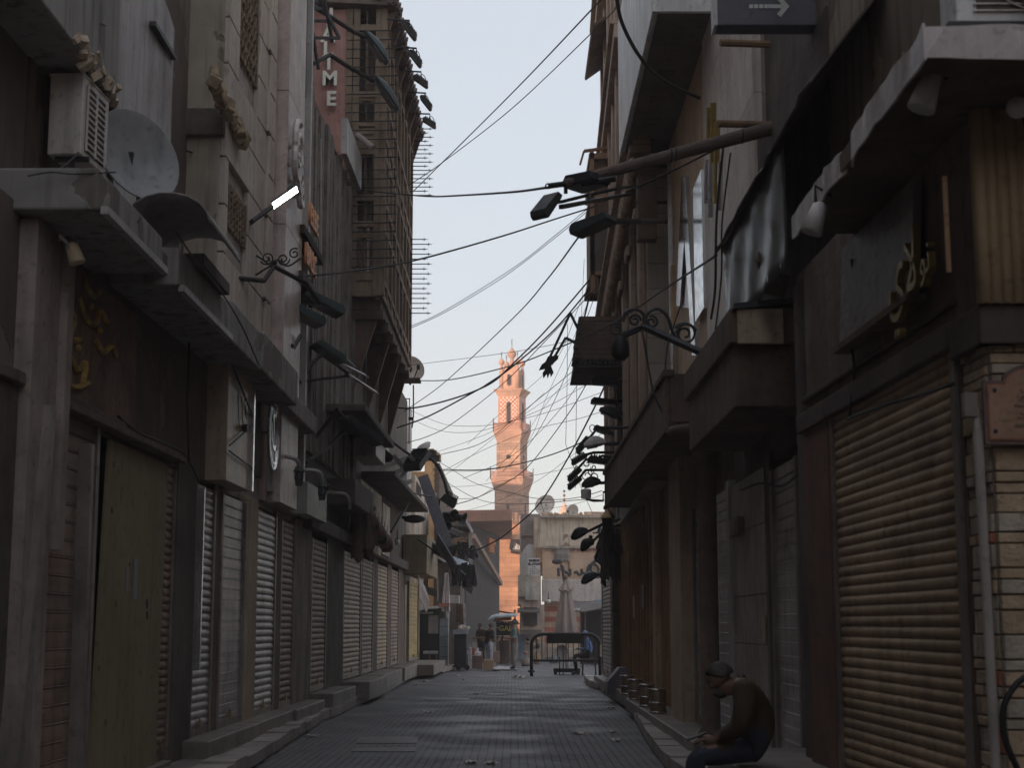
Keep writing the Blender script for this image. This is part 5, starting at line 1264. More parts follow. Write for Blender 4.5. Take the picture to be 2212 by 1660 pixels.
rlamp('f', 0, ((1365, 924), (1291, 924), (1288, 930)), (1324, 944), (1281, 928), 31, .3, 'long floodlight hung under a straight arm with loose wires', ribs=False)
rlamp('f', 0, ((1365, 925), (1291, 925), (1272, 948)), (1278, 948), (1250, 982), 31.5, .3, 'narrow floodlight sloping down from the end of the straight arm')
rlamp('c', 0, ((1345, 958), (1306, 960)), (1308, 958), (1262, 966), 30.5, .34, 'pale street lamp in the middle of the right hand bunch', mLampW)
rlamp('f', 0, ((1330, 978), (1282, 978), (1262, 984)), (1270, 986), (1237, 1006), 32.5, .26, 'ribbed floodlight sloping down beneath the pale lamp')
rlamp('f', 0, ((1330, 992), (1300, 985)), (1314, 1004), (1269, 998), 32, .3, 'short level floodlight close to the wall under the pale lamp', T=.13)
rlamp('f', 0, ((1330, 993), (1266, 993), (1249, 1012)), (1258, 1016), (1230, 1042), 33.5, .26, 'upper of two ribbed floodlights lowest in the bunch')
rlamp('f', 0, ((1330, 1016), (1266, 1016), (1250, 1034)), (1258, 1036), (1230, 1060), 33, .26, 'lower of two ribbed floodlights lowest in the bunch')
rlamp('c', 0, ((1320, 1042), (1296, 1044)), (1298, 1044), (1257, 1052), 33, .3, 'flat lamp sticking out just above the white camera')
for lo in ((1282, 1022), (1300, 1032)): pass
t = thing('scrollwork', P(1275, 1025, 33), 'thin curled ironwork hanging under the lowest lamp arm', 'ironwork')
mb = MB()
for c, r, a0 in (((1268, 1028), .12, 2), ((1276, 1022), .07, 0), ((1283, 1030), .1, 4), ((1268, 1003), .08, 1), ((1282, 1010), .06, 3)): mb.tube(spiral(P(*c, 33), X0, Z0, r, r * .3, a0, 1.2), .012, 5)
mb.bar(P(1262, 1016, 33), P(1315, 1016, 33), .035); mb.build('curl', mIron, t)
t = thing('security_camera', P(1300, 1080, 31.5), 'white cylinder camera on a bent bracket below the lamps', 'camera')
mb = MB(); mb.tube([RFp(P(1318, 1060, 31.5)), P(1303, 1064, 31.5), P(1303, 1083, 31.5), P(1282, 1083, 31.5), P(1266, 1079, 31.5)], .022, 6); mb.build('bracket', mIron, t)
mb = MB(); mb.lathe([(.02, -.1), (.1, -.09), (.105, .08), (.08, .1), (.02, .1)], P(1266, 1068, 31.5), None, 14); mb.build('housing', mLampW, t, smooth=False)
# ---- lanterns and clutter lower right
t = thing('lantern', P(1313, 1150, 31), 'dark four sided lantern with a pointed brass roof', 'lantern')
c = P(1313, 1118, 31); mb = MB(); mb.lathe([(.17, -.02), (.16, 0), (.015, .17), (.02, .2)], c, Quaternion((0, 0, 1), .4), 4); mb.build('roof', M('dull_brass', (.2, .15, .07), rough=.5, metal=.4, streak=.3), t)
mb = MB(); mb.lathe([(.06, -.28), (.09, -.26), (.14, -.03), (.1, 0)], c, Quaternion((0, 0, 1), .4), 4); mb.build('body', mIron, t)
mb = MB(); mb.tube([c + Z0 * .18, c + Z0 * .3, c + Z0 * .32 + X0 * .35], .012, 6); mb.build('hook', mIron, t)
t = copy_tree(t, P(1325, 1098, 32)); t['label'] = 'upper dark lantern half hidden under the sign canopy'
for i, (a, b, lab) in enumerate((((1312, 1128), (1236, 1166), 'long black lamp head sloping over the plaster house cornice'), ((1312, 1140), (1258, 1192), 'black lamp head pointing down beside the shuttered window'), ((1330, 1222), (1258, 1262), 'blue grey lamp head drooping near the end of the right shops'))):
    Y = 34 + i; h0, h1 = P(*b, Y), P((a[0] * .45 + b[0] * .55), (a[1] * .45 + b[1] * .55), Y); p = P(*a, Y); cobra([RFp(P(1340, a[1] - 6, Y)), p, h1], (h0 + h1) / 2, h0 - h1, (h0 - h1).length * 1.05, .3, lab, 'lamps at the end of the right row', mIron if i < 2 else mLampT)
t = thing('globe_lamp', P(1300, 1150, 35), 'bent blue grey pipe carrying three dark globe lamps', 'lamp')
mb = MB(); mb.tube(bez([P(1336, 1098, 35), P(1334, 1120, 35), P(1330, 1128, 35), P(1308, 1130, 35), P(1298, 1136, 35), P(1292, 1152, 35)]), .035, 7); mb.bar(P(1280, 1152, 35), P(1304, 1152, 35), .03); mb.build('pipe', M('blue_pipe', (.12, .2, .24), rough=.5), t)
for q in ((1276, 1167), (1299, 1172), (1306, 1158)):
    mb = MB(); mb.lathe([(.02, .1), (.05, .08), (.04, .04), (.085, -.02), (.08, -.1), (.03, -.13)], P(*q, 35), None, 10); mb.build('globe', mIron, t, smooth=True)
t = thing('cloth_bundle', P(1320, 1180, 33), 'dark bundle of cloth and wires tied to the corner post', 'bundle')
rr = random.Random(6); mb = MB()
rags(mb, P(1300, 1150, 33), P(1330, 1140, 33), .95, 16, 6, .2, .15); mb.build('cloth', M('bundle_cloth', (.02, .02, .024), streak=0), t)
mb = MB(); mb.tube(bez([P(1334, 1150, 33), P(1322, 1180, 32.9), P(1334, 1210, 32.9), P(1322, 1245, 33)]), .03, 6); mb.build('wire', mIron, t)
# ---- air conditioners
def ac(corner, ux, L, Hh, D, label, grille='slats'):
    t = thing('air_conditioner', corner, label, 'air conditioner'); ux = Vector(ux).normalized(); n = Vector((ux.y, -ux.x, 0)); corner = Vector(corner)
    mb = MB(); mb.obox(corner, ux * L, n * -D, Z0 * Hh); mb.obox(corner - n * -.01 + Z0 * (Hh) - ux * .01, ux * (L + .02), n * -(D + .02), Z0 * .02); b = mb.build('casing', mWhite if grille == 'fan' else M('ac_white', (.5, .51, .5), rough=.5, var=.12, streak=.5), t, bevel=.012)
    mb = MB(); mb.obox(corner + n * .003 + ux * L * .12 + Z0 * Hh * .08, ux * L * .72, n * .004, Z0 * Hh * .84); mb.build('dark_inside', mDark, b)
    mb = MB()
    if grille == 'slats':
        for k in range(11): mb.obox(corner + n * .006 + ux * L * .12 + Z0 * Hh * (.1 + .08 * k), ux * L * .72, n * .012, Z0 * Hh * .02)
        for f in (.12, .46, .82): mb.obox(corner + n * .008 + ux * L * f + Z0 * Hh * .08, ux * .022, n * .014, Z0 * Hh * .84)
    else:
        c = corner + ux * L * .48 + Z0 * Hh * .5 + n * .02
        for k in range(7): mb.tube(spiral(c, ux, Z0, .05 + .04 * k, .05 + .04 * k, 0, 1.0, 24), .006, 4)
        for k in range(16): mb.obox(corner + n * .006 + ux * L * .1 + Z0 * Hh * (.08 + .053 * k), ux * L * .8, n * .01, Z0 * .008)
    mb.build('grille', mLampW, b); return t, n
c = XP(174, 332, -3.78)
t, n = ac(c, (.05, 1, 0), .74, .72, .3, 'white air conditioner box with slatted grille on the left balcony')
mb = MB()
for f in (.1, .65): mb.bar(c + Y0 * f - X0 * .25 - Z0 * .02, c + Y0 * f + X0 * .05 - Z0 * .02, .04); mb.bar(c + Y0 * f - X0 * .1 - Z0 * .02, Vector((c.x - .1, c.y + f, 5.05)), .04)
mb.build('stand', mIronB, t)
c = P(2066, 47, 7.9); t, n = ac(c, (1, 0, 0), .9, .7, .3, 'cream air conditioner with round fan above the near right canopy', 'fan')
mb = MB(); mb.tube(bez([c + Vector((.35, -.05, .3)), c + Vector((.42, -.1, .05)), c + Vector((.75, -.1, -.05))]), .035, 7); mb.bar(c + Vector((-.05, 0, -.03)), c + Vector((1, 0, -.03)), .05); mb.build('pipe', mIronB, t)
# ---- dishes
def dish(c, d, r, label, mat=None, pole=None, lnb=True):
    t = thing('satellite_dish', c if pole is None else pole, label, 'satellite dish'); q = Vector(d).to_track_quat('Z', 'Y'); c = Vector(c)
    mb = MB(); n = 9; pr = [(r * i / n if i else .001, .24 * r * (i / n) ** 2) for i in range(n + 1)]
    mb.lathe(pr + [(r * 1.01, .24 * r + .0), (r * 1.01, .24 * r - .015)] + [(max(.001, a - .0), b - .02) for a, b in pr[::-1]], c - (q @ Z0) * .12 * r, q, 28); mb.build('reflector', mat or M('dish_grey', bright=False, col=(.3, .3, .3), rough=.55, var=.2, streak=.5, bump=.1), t, smooth=True)
    mb = MB(); back = c - (q @ Z0) * .16 * r
    if pole is not None: mb.tube([pole, Vector((pole[0], pole[1], back.z)), back], .03, 7)
    mb.bar(back - Z0 * .15 * r, back + Z0 * .15 * r, .12 * r); mb.build('mount', mIronB, t)
    if lnb:
        tip = c + (q @ Z0) * r * .9 - Z0 * r * .2; mb = MB(); mb.tube([c - Z0 * r * .95 + (q @ Z0) * .05, tip], .015, 6); mb.cbox(tip, (.09, .09, .12)); mb.build('receiver_arm', mIronB, t)
    return t
dish(P(292, 338, 14.4), (.75, -.62, .25), .47, 'big grey satellite dish on the left canopy beside the air conditioner', pole=P(300, 448, 14.9), lnb=False)
dish(P(891, 797, 43.4), (.55, -.8, .22), .36, 'small white satellite dish at the corner of the lattice house', M('dish_white', (.55, .53, .5), rough=.5, var=.15, streak=.4), pole=P(886, 832, 43.4))
dish(P(1178, 1092, 82), (-.45, -.85, .35), 0.56, 'upper satellite dish on the plaster house roof beside the minaret', M('dish_pale', (.42, .40, .37), rough=.6, streak=.5), pole=P(1173, 1120, 82.4))
dish(P(1236, 1108, 80.6), (-.6, -.7, .3), .42, 'smaller satellite dish on the plaster house roof edge', M('dish_pale', (.42, .40, .37)), pole=P(1236, 1124, 80.8))
mb = MB(); p = P(850, 820, 43.2); mb.box(EX - .2, P(908, 820, 43.2).x, 42.9, 43.6, p.z - .06, p.z); one(mb, 'corner_shelf', mWoodD, 'thin dark shelf under the small dish at the lattice house corner', 'shelf')
mb = MB(); mb.tube([P(893, 832, 43.3), P(893, 900, 43.3), P(890, 925, 43.3)], .02, 6); mb.cbox(P(887, 905, 43.3), (.12, .08, .08)); one(mb, 'aerial_mast', mIron, 'thin black aerial mast hanging under the small dish', 'mast')
# wall lamp by the left canopy and spots on the right canopy
t = thing('wall_lamp', LW.pt(135, 530, .0), 'small cream spot lamp on a bent tube under the left canopy', 'lamp')
c = XP(160, 540, -3.42); mb = MB(); mb.tube([LW.pt(128, 528, 0), c - Vector((.1, .05, -.1)), c], .012, 6); mb.build('arm', mLampW, t)
mb = MB(); mb.lathe([(.03, .08), (.05, .06), (.065, -.09), (.05, -.09)], c - Z0 * .02, Quaternion((0, 1, 0), -.35), 14); mb.build('shade', M('cream_shade', (.5, .46, .33), rough=.5, streak=.2), t, smooth=True)
for i, (q, lab) in enumerate((((2003, 195), 'white cone spotlight under the near corner of the right canopy'), ((1763, 470), 'white cone spotlight at the far end of the right canopy'))):
    c = XP(*q, 2.0 if i == 0 else 1.86); t = thing('spotlight', c + Z0 * .2, lab, 'spotlight', 'cone spotlights on the canopy')
    mb = MB(); mb.lathe([(.02, .1), (.045, .08), (.07, -.1), (.055, -.1)], c, Quaternion((0, 1, 0), .35), 14); mb.build('shade', mLampW, t, smooth=True)
    mb = MB(); mb.tube([c + Z0 * .08, c + Z0 * .2, Vector((c.x + .1, c.y, 4.22))], .012, 6); mb.build('stem', mIron, t)
t = thing('dome_camera', P(2200, 230, 7.3), 'white globe camera on an arm over the ribbed panel', 'camera'); mb = MB(); mb.ball(P(2198, 232, 7.4), .055, 12); mb.build('globe', mLampW, t, smooth=True); mb = MB(); mb.tube([P(2198, 225, 7.4), P(2230, 205, 7.6)], .02, 6); mb.tube([P(2205, 240, 7.4), P(2235, 330, 7.6)], .008, 5); mb.build('arm', mIronB, t)
# hanging post by the gilded sign, drain pipe, hose, meter box, old sign roll
t = thing('wooden_rod', RN.pt(2045, 585, .12), 'pale wooden rod hanging beside the gilded sign', 'rod'); mb = MB(); mb.tube([RN.pt(2040, 380, .2), RN.pt(2050, 588, .16)], .014, 8); mb.build('rod', M('pale_rod', (.5, .36, .22), rough=.4, var=.2, streak=.3), t)
mb = MB(); mb.tube([P(2112, 930, 7.72), P(2150, 1640, 7.72), P(2158, 1800, 7.72)], .024, 10); mb.tube([P(2112, 930, 7.72), P(2104, 870, 7.74)], .02, 8)
one(mb, 'drain_pipe', M('grey_plastic_pipe', (.34, .34, .33), rough=.5, var=.1, streak=.4), 'grey drain pipe running down the stone corner pier', 'pipe')
mb = MB(); mb.tube(bez([P(2230, 1455, 7.6), P(2195, 1480, 7.6), P(2168, 1530, 7.6), P(2172, 1600, 7.6), P(2215, 1700, 7.6)]), .016, 8); one(mb, 'rubber_hose', mIron, 'black rubber hose looped against the stone pier', 'hose')
mb = MB(); a = P(2078, 903, 7.76); mb.obox(a, (P(2106, 903, 7.76) - a), (0, -.06, 0), Z0 * .12); one(mb, 'junction_box', mRail, 'small grey junction box above the drain pipe', 'box')
mb = MB(); mb.tube([P(772, 292, 33.2), P(806, 320, 33.0)], .07, 12); one(mb, 'pipe_stub', M('rolled_grey', (.14, .13, .13)), 'short grey pipe stub sticking out of the lattice house boarding', 'pipe')
t = thing('cctv_camera', P(738, 530, 32.8), 'pair of boxy cameras clamped near the striped gallery wall', 'camera'); mb = MB(); mb.bar(P(733, 538, 32.8), P(746, 516, 33), .14, .1); mb.bar(P(734, 558, 32.8), P(746, 548, 33), .1); mb.build('housing', mGreyP, t); mb = MB(); mb.bar(P(748, 512, 33.4), P(745, 560, 33.4), .05); mb.build('mount', mIron, t)
# grey conduit pipes
for pts, lab, h in ((((563, 984), (600, 985), (632, 990), (644, 1000), (646, 1018)), 'uppermost of three grey conduit pipes bending down from the left wall', (646, 1022)), (((607, 1017), (650, 1016), (682, 1018), (694, 1028), (696, 1050)), 'middle grey conduit pipe with a dark lamp socket at its end', (696, 1055)), (((690, 1065), (730, 1066), (748, 1070), (755, 1085), (755, 1100)), 'lowest grey conduit pipe nearest the pale shop fronts', None)):
    t = thing('conduit_pipe', LW.pt(*pts[0], 0), lab, 'pipe', 'grey conduit pipes on the left'); Yc = LW.Y(pts[0][0]) + .3
    mb = MB(); mb.tube(bez([LW.pt(*pts[0], -.02)] + [P(*q, Yc + .12 * i) for i, q in enumerate(pts[1:], 1)], 6), .032, 9); mb.build('tube', M('conduit_grey', (.3, .31, .32), rough=.5, var=.12, streak=.4), t, smooth=True)
    if h:
        mb = MB(); c = P(*h, Yc + .48); mb.lathe([(.05, -.2), (.06, -.12), (.07, -.1), (.07, 0), (.09, .02), (.05, .1)], c, None, 12); mb.build('socket', mLampG, t)
mb = MB(); LW.box(mb, LY(618), LY(664), LW.pt(640, 1118).z, LW.pt(640, 1050).z, .08, .3); one(mb, 'meter_cabinet', M('green_grey_box', (.13, .15, .145), rough=.55, streak=.4), 'green grey meter cabinet on the left below the conduits', 'cabinet')
t = thing('arched_lamp_hood', XP(430, 520, -3.05), 'broad arched metal lamp hood standing on the left canopy', 'lamp')
rows = []
for i in range(10):
    a = math.pi * i / 9; rows.append([XP(400, 525, -3.15) + Vector((0, (j - 3) * .28, 0)) + Vector((-.42 * math.cos(a) * .9, 0, .26 * math.sin(a))) for j in range(7)])
mb = MB(); mb.sheet(rows, .015); mb.build('hood', M('hood_grey', (.13, .13, .135), rough=.55, streak=.4), t, smooth=True)
mb = MB(); c = XP(420, 545, -3.2); mb.box(c.x - .35, c.x + .2, c.y - .5, c.y + .9, 5.08, 5.2); mb.build('base', mDark, t)
mb = MB(); c = XP(392, 434, -3.4); mb.ball(c, .075, 10); one(mb, 'orange_ball', M('orange_ball', (.45, .15, .05), rough=.5, streak=.2), 'small orange ball standing on a rod on the left canopy', 'ball', smooth=True)
mb = MB(); mb.tube([c - Z0 * .05, Vector((c.x, c.y, 5.12))], .01, 6); mb.ball(c + Vector((.06, .1, -.03)), .06, 8); one(mb, 'rod_stand', mGreyP, 'thin rod with a grey knob under the orange ball', 'rod', smooth=True)
# ================================================================ signs and lettering
mGold = M('gilt', (.42, .3, .1), rough=.35, metal=.6, var=.25, scale=4, streak=.3, bump=.05)
mLet = M('letter_white', (.62, .62, .58), rough=.5, var=.1, streak=.3, bump=.05)
mOrL = M('orange_letter', (.55, .25, .1), rough=.5, var=.15, streak=.3)
# rose wall letters
t = thing('letter_sign', P(712, 120, 33.4), 'white block letters running down the rose coloured wall', 'sign')
for ch, px, v, s in (('J', 716, 36, .46), ('A', 709, 79, .46), ('L', 709, 108, .46), ('T', 711, 138, .46), ('M', 713, 172, .46), ('E', 716, 216, .46)):
    text(ch, s, .07, mLet, P(px, v, 33.42), X0, Z0, 'letter', t, bold=.012)
# shop letters on the boarded house
t = thing('shop_sign', LW.p3(28.3, 8.2, .15), 'two lines of orange shop letters on the dark boarded house', 'sign')
c1, c2 = LW.pt(674, 478, .26), LW.pt(668, 566, .26); ya = c1.y - 1.1
mb = MB()
for c in (c1, c2): LW.box(mb, ya, ya + 2.3, c.z - .48, c.z - .34, .06, .3); mb.build('rail', mDark, t)
text('ELBE', .5, .05, mOrL, c1, LW.u, Z0, 'letter_row', t, stretch=.95, bold=.01)
text('BALLC', .5, .05, mOrL, c2, LW.u, Z0, 'letter_row', t, stretch=.8, bold=.01)
t = thing('curl_sign', LW.p3(26.4, 9, .1), 'tall white metal sign of three stacked curls beside the lit lamp', 'sign')
mb = MB()
for px, v, r in ((645, 318, .42), (642, 355, .34), (648, 392, .3), (650, 425, .22)):
    c = LW.pt(px, v, .34); mb.tube(spiral(c, LW.u, Z0, r, r * .3, 1.2, 1.4, 22), .05, 6); mb.bar(c, c - LW.n * .3, .05)
mb.build('curl', M('curl_metal', (.42, .42, .43), rough=.4, metal=.2, var=.15, streak=.3), t)
# left fascia with worn yellow lettering
def strokes(mb, W, pts, o, r):
    mb.tube(bez([W.pt(*q, o) for q in pts], 5), r, 6)
t = thing('painted_sign', LW.p3(13, 4, .05), 'dark shop sign with worn yellow cursive lettering under the left canopy', 'sign')
mb = MB(); LW.box(mb, LY(92), LY(262), 3.52, 4.62, .0, .05); mb.build('board', M('sign_brown', (.085, .055, .04), var=.4, scale=2, streak=.5), t)
mb = MB()
for s in (((128, 700), (140, 660), (160, 690), (150, 730), (175, 735)), ((170, 640), (185, 690), (205, 700), (215, 672), (232, 700)), ((130, 790), (150, 770), (165, 800), (185, 785), (178, 830)), ((140, 830), (165, 838), (190, 828)), ((205, 735), (222, 762), (240, 750), (250, 770)), ((180, 610), (200, 640), (214, 632))): strokes(mb, LW, s, .06, .028)
for q in ((150, 645), (196, 662), (168, 752), (215, 715)): mb.ball(LW.pt(*q, .06), .034, 7)
mb.build('lettering', M('worn_yellow', (.33, .24, .06), var=.5, scale=6, streak=.6, dirt=(.06, .045, .03)), t)
# showcase, gilt reliefs and silver letters
t = thing('showcase', LW.p3(19.6, 3.9, .25), 'glazed cream showcase with dangling wires projecting on the left', 'showcase')
ya, yb = LY(432), LY(487); za, zb = LW.pt(460, 1046).z, LW.pt(460, 742).z
mb = MB(); LW.box(mb, ya, yb, za, zb, 0, .26); mb.build('case', M('showcase_cream', (.34, .29, .22), rough=.4, var=.2, scale=2, streak=.4), t, bevel=.01)
mb = MB(); LW.box(mb, yb, yb + .09, za, zb, .02, .3); mb.build('edge_trim', MATS['bright_aluminium'], t)
mb = MB(); mb.tube([LW.p3(ya, zb - .3, .29), LW.p3(yb, zb - .75, .29)], .012, 5); mb.tube([LW.p3(ya, zb - 1.3, .29), LW.p3(yb, zb - .85, .29)], .012, 5); mb.tube([LW.p3(ya, za + .35, .29), LW.p3(yb, za + .3, .29)], .012, 5)
rr = random.Random(31)
for k in range(4): y = ya + (yb - ya) * (.3 + .15 * k); mb.tube(catenary(LW.p3(y, zb - .6, .29), LW.p3(y + .2, za + .7 + .1 * k, .29), .1, 6), .007, 4)
mb.cbox(LW.p3((ya + yb) / 2 + .2, za + .75, .3), (.06, .16, .08)); mb.build('wire', mIron, t)
t = thing('gilt_relief', LW.p3(21.8, 4.2, .1), 'gilded oval calligraphy relief on dark boards on the left', 'sign')
mb = MB(); LW.box(mb, LY(494), LY(548), LW.pt(520, 1015).z, LW.pt(520, 800).z, 0, .06); mb.build('board', mDark, t)
mb = MB()
for px, v, r, s in ((524, 915, .34, 1.9), (538, 920, .26, 1.7), (530, 845, .16, 1)):
    c = LW.pt(px, v, .12); mb.tube([c + LW.u * r * math.cos(a) + Z0 * r * s * math.sin(a) for a in [2 * math.pi * k / 18 for k in range(19)]], .035, 6, False)
mb.tube(bez([LW.pt(516, 850, .13), LW.pt(528, 930, .16), LW.pt(536, 985, .13)]), .03, 6); mb.build('relief', mGold, t)
t = thing('silver_letters', LW.p3(24, 3.6, .15), 'row of upright silver shop letters over the striped shutters on the left', 'sign')
mb = MB()
for k in range(9): y = LY(562) + k * .32; z = 3.55; LW.box(mb, y, y + .07, z, z + .42 + .1 * (k % 3), .05, .13); (k % 2 == 0) and LW.box(mb, y + .07, y + .22, z, z + .06, .05, .13)
mb.build('letter', MATS['bright_aluminium'], t)
mb = MB(); c = LW.pt(591, 935, .25)
for r in (.42, .36, .2): mb.tube([c + LW.u * r * math.cos(a) + Z0 * r * 1.25 * math.sin(a) for a in [2 * math.pi * k / 22 for k in range(23)]], .022, 6, False)
for k in range(5): mb.bar(c + LW.u * (-.3 + .15 * k) - Z0 * .4, c + LW.u * (-.3 + .15 * k) + Z0 * .4, .02)
mb.bar(c, c - LW.n * .25, .04); one(mb, 'wheel_sign', MATS['bright_aluminium'], 'oval silver wheel shaped sign projecting over the left shutters', 'sign')
# yellow board across the shop door
t = thing('yellow_board', LW.pt(250, 1650, .1), 'tall yellow plywood board closing a doorway on the left', 'board')
q = [LW.pt(231, 953, .02), LW.pt(357, 1011, .02), LW.pt(329, 1650, .02), LW.pt(186, 1664, .02)]
q[3].z = q[2].z = .17; q[0].z = q[1].z = 3.3
mb = MB(); mb.prism(q, LW.n * .03); mb.build('panel', M('yellow_ply', (.12, .105, .06), var=.12, scale=.9, streak=.25, bump=.1), t)
mb = MB()
for px, v, s in ((246, 1004, .05), (242, 1104, .05), (318, 1305, .09), (318, 1330, .08), (250, 1305, .06), (214, 1445, .04), (228, 1562, .05), (280, 1220, .03)): mb.cbox(LW.pt(px, v, .052), (.006, s * .8, s), Quaternion((1, 0, 0), .3))
mb.build('hole', mDark, t)
mb = MB()
for px, v0, v1, w in ((290, 1208, 1296, .14), (273, 1225, 1280, .08)): a = LW.pt(px, v0, .054); mb.obox(a, LW.u * w, Z0 * (LW.pt(px, v1, .054).z - a.z), LW.n * .003)
mb.build('paper_strip', flat('grey_paper', (.32, .32, .36), .9), t)
# ---------------- right hand signs
t = thing('gilded_sign', RN.p3(9.2, 3.8, .1), 'framed dark sign with large gilded cursive letters on the near right shop', 'sign')
ya, yb = RN.Y(2040), RN.Y(1868)
mb = MB(); q = [RN.p3(ya, 3.46, .06), RN.p3(yb, 3.46, .06), RN.p3(yb, 4.14, .02), RN.p3(ya, 4.14, .02)]; mb.prism(q, RN.n * .05); mb.build('board', M('sign_slate', (.07, .062, .066), rough=.5, var=.3, streak=.4), t)
mb = MB(); RN.box(mb, ya - .03, yb + .03, 3.42, 3.46, .03, .15); mb.build('frame', mWoodD, t)
mb = MB()
text('\ufef1\ufefb', .5, .04, mGold, RN.pt(1962, 585, .1), -RN.u, Z0, 'lettering', t, stretch=.9)
text('\ufeee\ufee7', .26, .04, mGold, RN.pt(2012, 560, .1), -RN.u, Z0, 'lettering', t)
# direction sign with arrow
t = thing('arrow_sign', P(1655, 30, 12.7), 'dark blue sign with a pale arrow pointing right high over the right shops', 'sign')
YA = 12.6; a, b = P(1549, 54, YA), P(1764, 54, YA); top = P(1549, -40, YA).z
mb = MB(); mb.obox(a, (b.x - a.x, 0, 0), (0, .22, 0), (0, 0, top - a.z)); mb.build('panel', M('navy_panel', (.055, .06, .085), rough=.45, var=.15, streak=.3, bump=.05), t, bevel=.01)
mb = MB(); mb.obox(a + Vector((-.02, -.01, 0)), (.025, 0, 0), (0, .24, 0), (0, 0, top - a.z)); mb.build('edge', mWhite, t)
mAr = M('arrow_white', (.62, .64, .64), rough=.6, var=.08, streak=.2, bump=.05)
mb = MB(); w = 3400 / YA
for k in range(4): mb.obox(P(1618 + 11 * k, 17.5, YA - .004), (.034, 0, 0), (0, -.004, 0), (0, 0, .034))
mb.obox(P(1658, 17.5, YA - .004), (.125, 0, 0), (0, -.004, 0), (0, 0, .034))
tip = P(1705, 13, YA - .004)
for s in (1, -1): mb.prism([tip, tip + Vector((-.052, 0, 0)), tip + Vector((-.105, 0, s * .07)), tip + Vector((-.075, 0, s * .095))], (0, -.004, 0))
mb.build('arrow', mAr, t)
mb = MB(); mb.bar((b.x, YA + .1, 6.9), (2.9, YA + .1, 6.9), .06); mb.build('bracket', mIron, t)
# gilt upright sign, strips of glass
t = thing('gilt_shop_sign', RF.pt(1560, 400, .2), 'upright shop sign with gilt top and glassy strips on the right marble wall', 'sign')
mb = MB()
for px, v0, v1 in ((1533, 232, 330), (1541, 222, 420), (1549, 262, 440)): mb.tube([RF.pt(px, v0, .25), RF.pt(px - 2, v1, .25)], .035, 8)
mb.build('gilt_strip', mGold, t)
mb = MB()
for px, v0, v1 in ((1527, 345, 440), (1536, 352, 470), (1556, 350, 455)): mb.tube([RF.pt(px, v0, .3), RF.pt(px - 1, v1, .3)], .03, 6)
mb.build('glass_strip', MATS['bright_aluminium'], t)
for i, (v, x0, x1, lab) in enumerate(((92, 1556, 1668, 'upper brown timber beam jutting across the marble wall'), (267, 1550, 1648, 'lower brown timber beam jutting across the marble wall'))):
    mb = MB(); p = P(x1, v, 15.4); q = P(x0, v, 15.4); mb.tube([q, Vector((max(p.x, 2.62), p.y + .1, p.z + .02))], .04, 8); one(mb, 'timber_beam', mWood, lab, 'beam')
# bronze plaque on the stone pier
t = thing('plaque', P(2200, 880, 7.7), 'bronze plaque with dark writing and an arched top on the stone pier', 'plaque')
YP = 7.69; w = YP / 3400
cx = P(2237, 880, YP).x; z0, z1, zt = P(2200, 952, YP).z, P(2200, 832, YP).z, P(2200, 795, YP).z; hw = cx - P(2133, 880, YP).x
def plq(g, y, d):
    mb = MB(); aw = hw * .64 + g * .3
    pts = [Vector((cx - hw - g, y, z0 - g)), Vector((cx + hw + g, y, z0 - g)), Vector((cx + hw + g, y, z1 + g)), Vector((cx + aw, y, z1 + g))] + [Vector((cx + aw * math.cos(q), y, z1 + g + (zt - z1) * math.sin(q))) for q in [math.pi * k / 12 for k in range(1, 12)]] + [Vector((cx - aw, y, z1 + g)), Vector((cx - hw - g, y, z1 + g))]
    mb.prism(pts, (0, -d, 0)); return mb
plq(.02, YP + .02, .03).build('surround', M('plaque_dark', (.07, .05, .045), streak=.2), t); plq(0, YP - .005, .012).build('rim', M('plaque_red', (.2, .09, .06), streak=0), t); plq(-.008, YP - .014, .006).build('face', M('bronze_face', (.3, .195, .135), rough=.5, metal=.1, var=.15, scale=5, streak=.2, bump=.1), t)
mTx = flat('plaque_text', (.05, .035, .03), .7); yf = YP - .0205
for s, px, v, sz in (('\u0645\u0635\u0631'[::-1], 2216, 842, .03), ('\ufe93\ufeae\ufeeb\ufe8e\ufed8\ufedf\ufe8d', 2216, 857, .034), ('Cairo', 2214, 868, .016), ('Mahmoud', 2214, 878, .026), ('\ufe94\ufeb3\ufeae\ufee3', 2214, 894, .024), ('Architect', 2216, 904, .022), ('DISTRICT', 2212, 921, .022)): text(s, sz, .002, mTx, (P(px, v, yf).x, yf, P(px, v, yf).z), X0, Z0, 'inscription', t)
mb = MB()
for px, v in ((2148, 843), (2150, 932)): mb.lathe([(.011, 0), (.011, .006), (.004, .008)], P(px, v, yf + .002), Quaternion((1, 0, 0), math.pi / 2), 10)
mb.build('screw', mIronB, t)
mb = MB(); mb.tube(spiral(P(2170, 890, yf), X0, Z0, .03, .03, 2, .5, 8), .002, 4); 
for k in range(3): a = P(2158, 905 + 2.5 * k, yf); mb.obox(a, (.075, 0, 0), (0, -.002, 0), (0, 0, .004))
mb.build('emblem', M('emblem_green', (.18, .14, .08), streak=0), t)
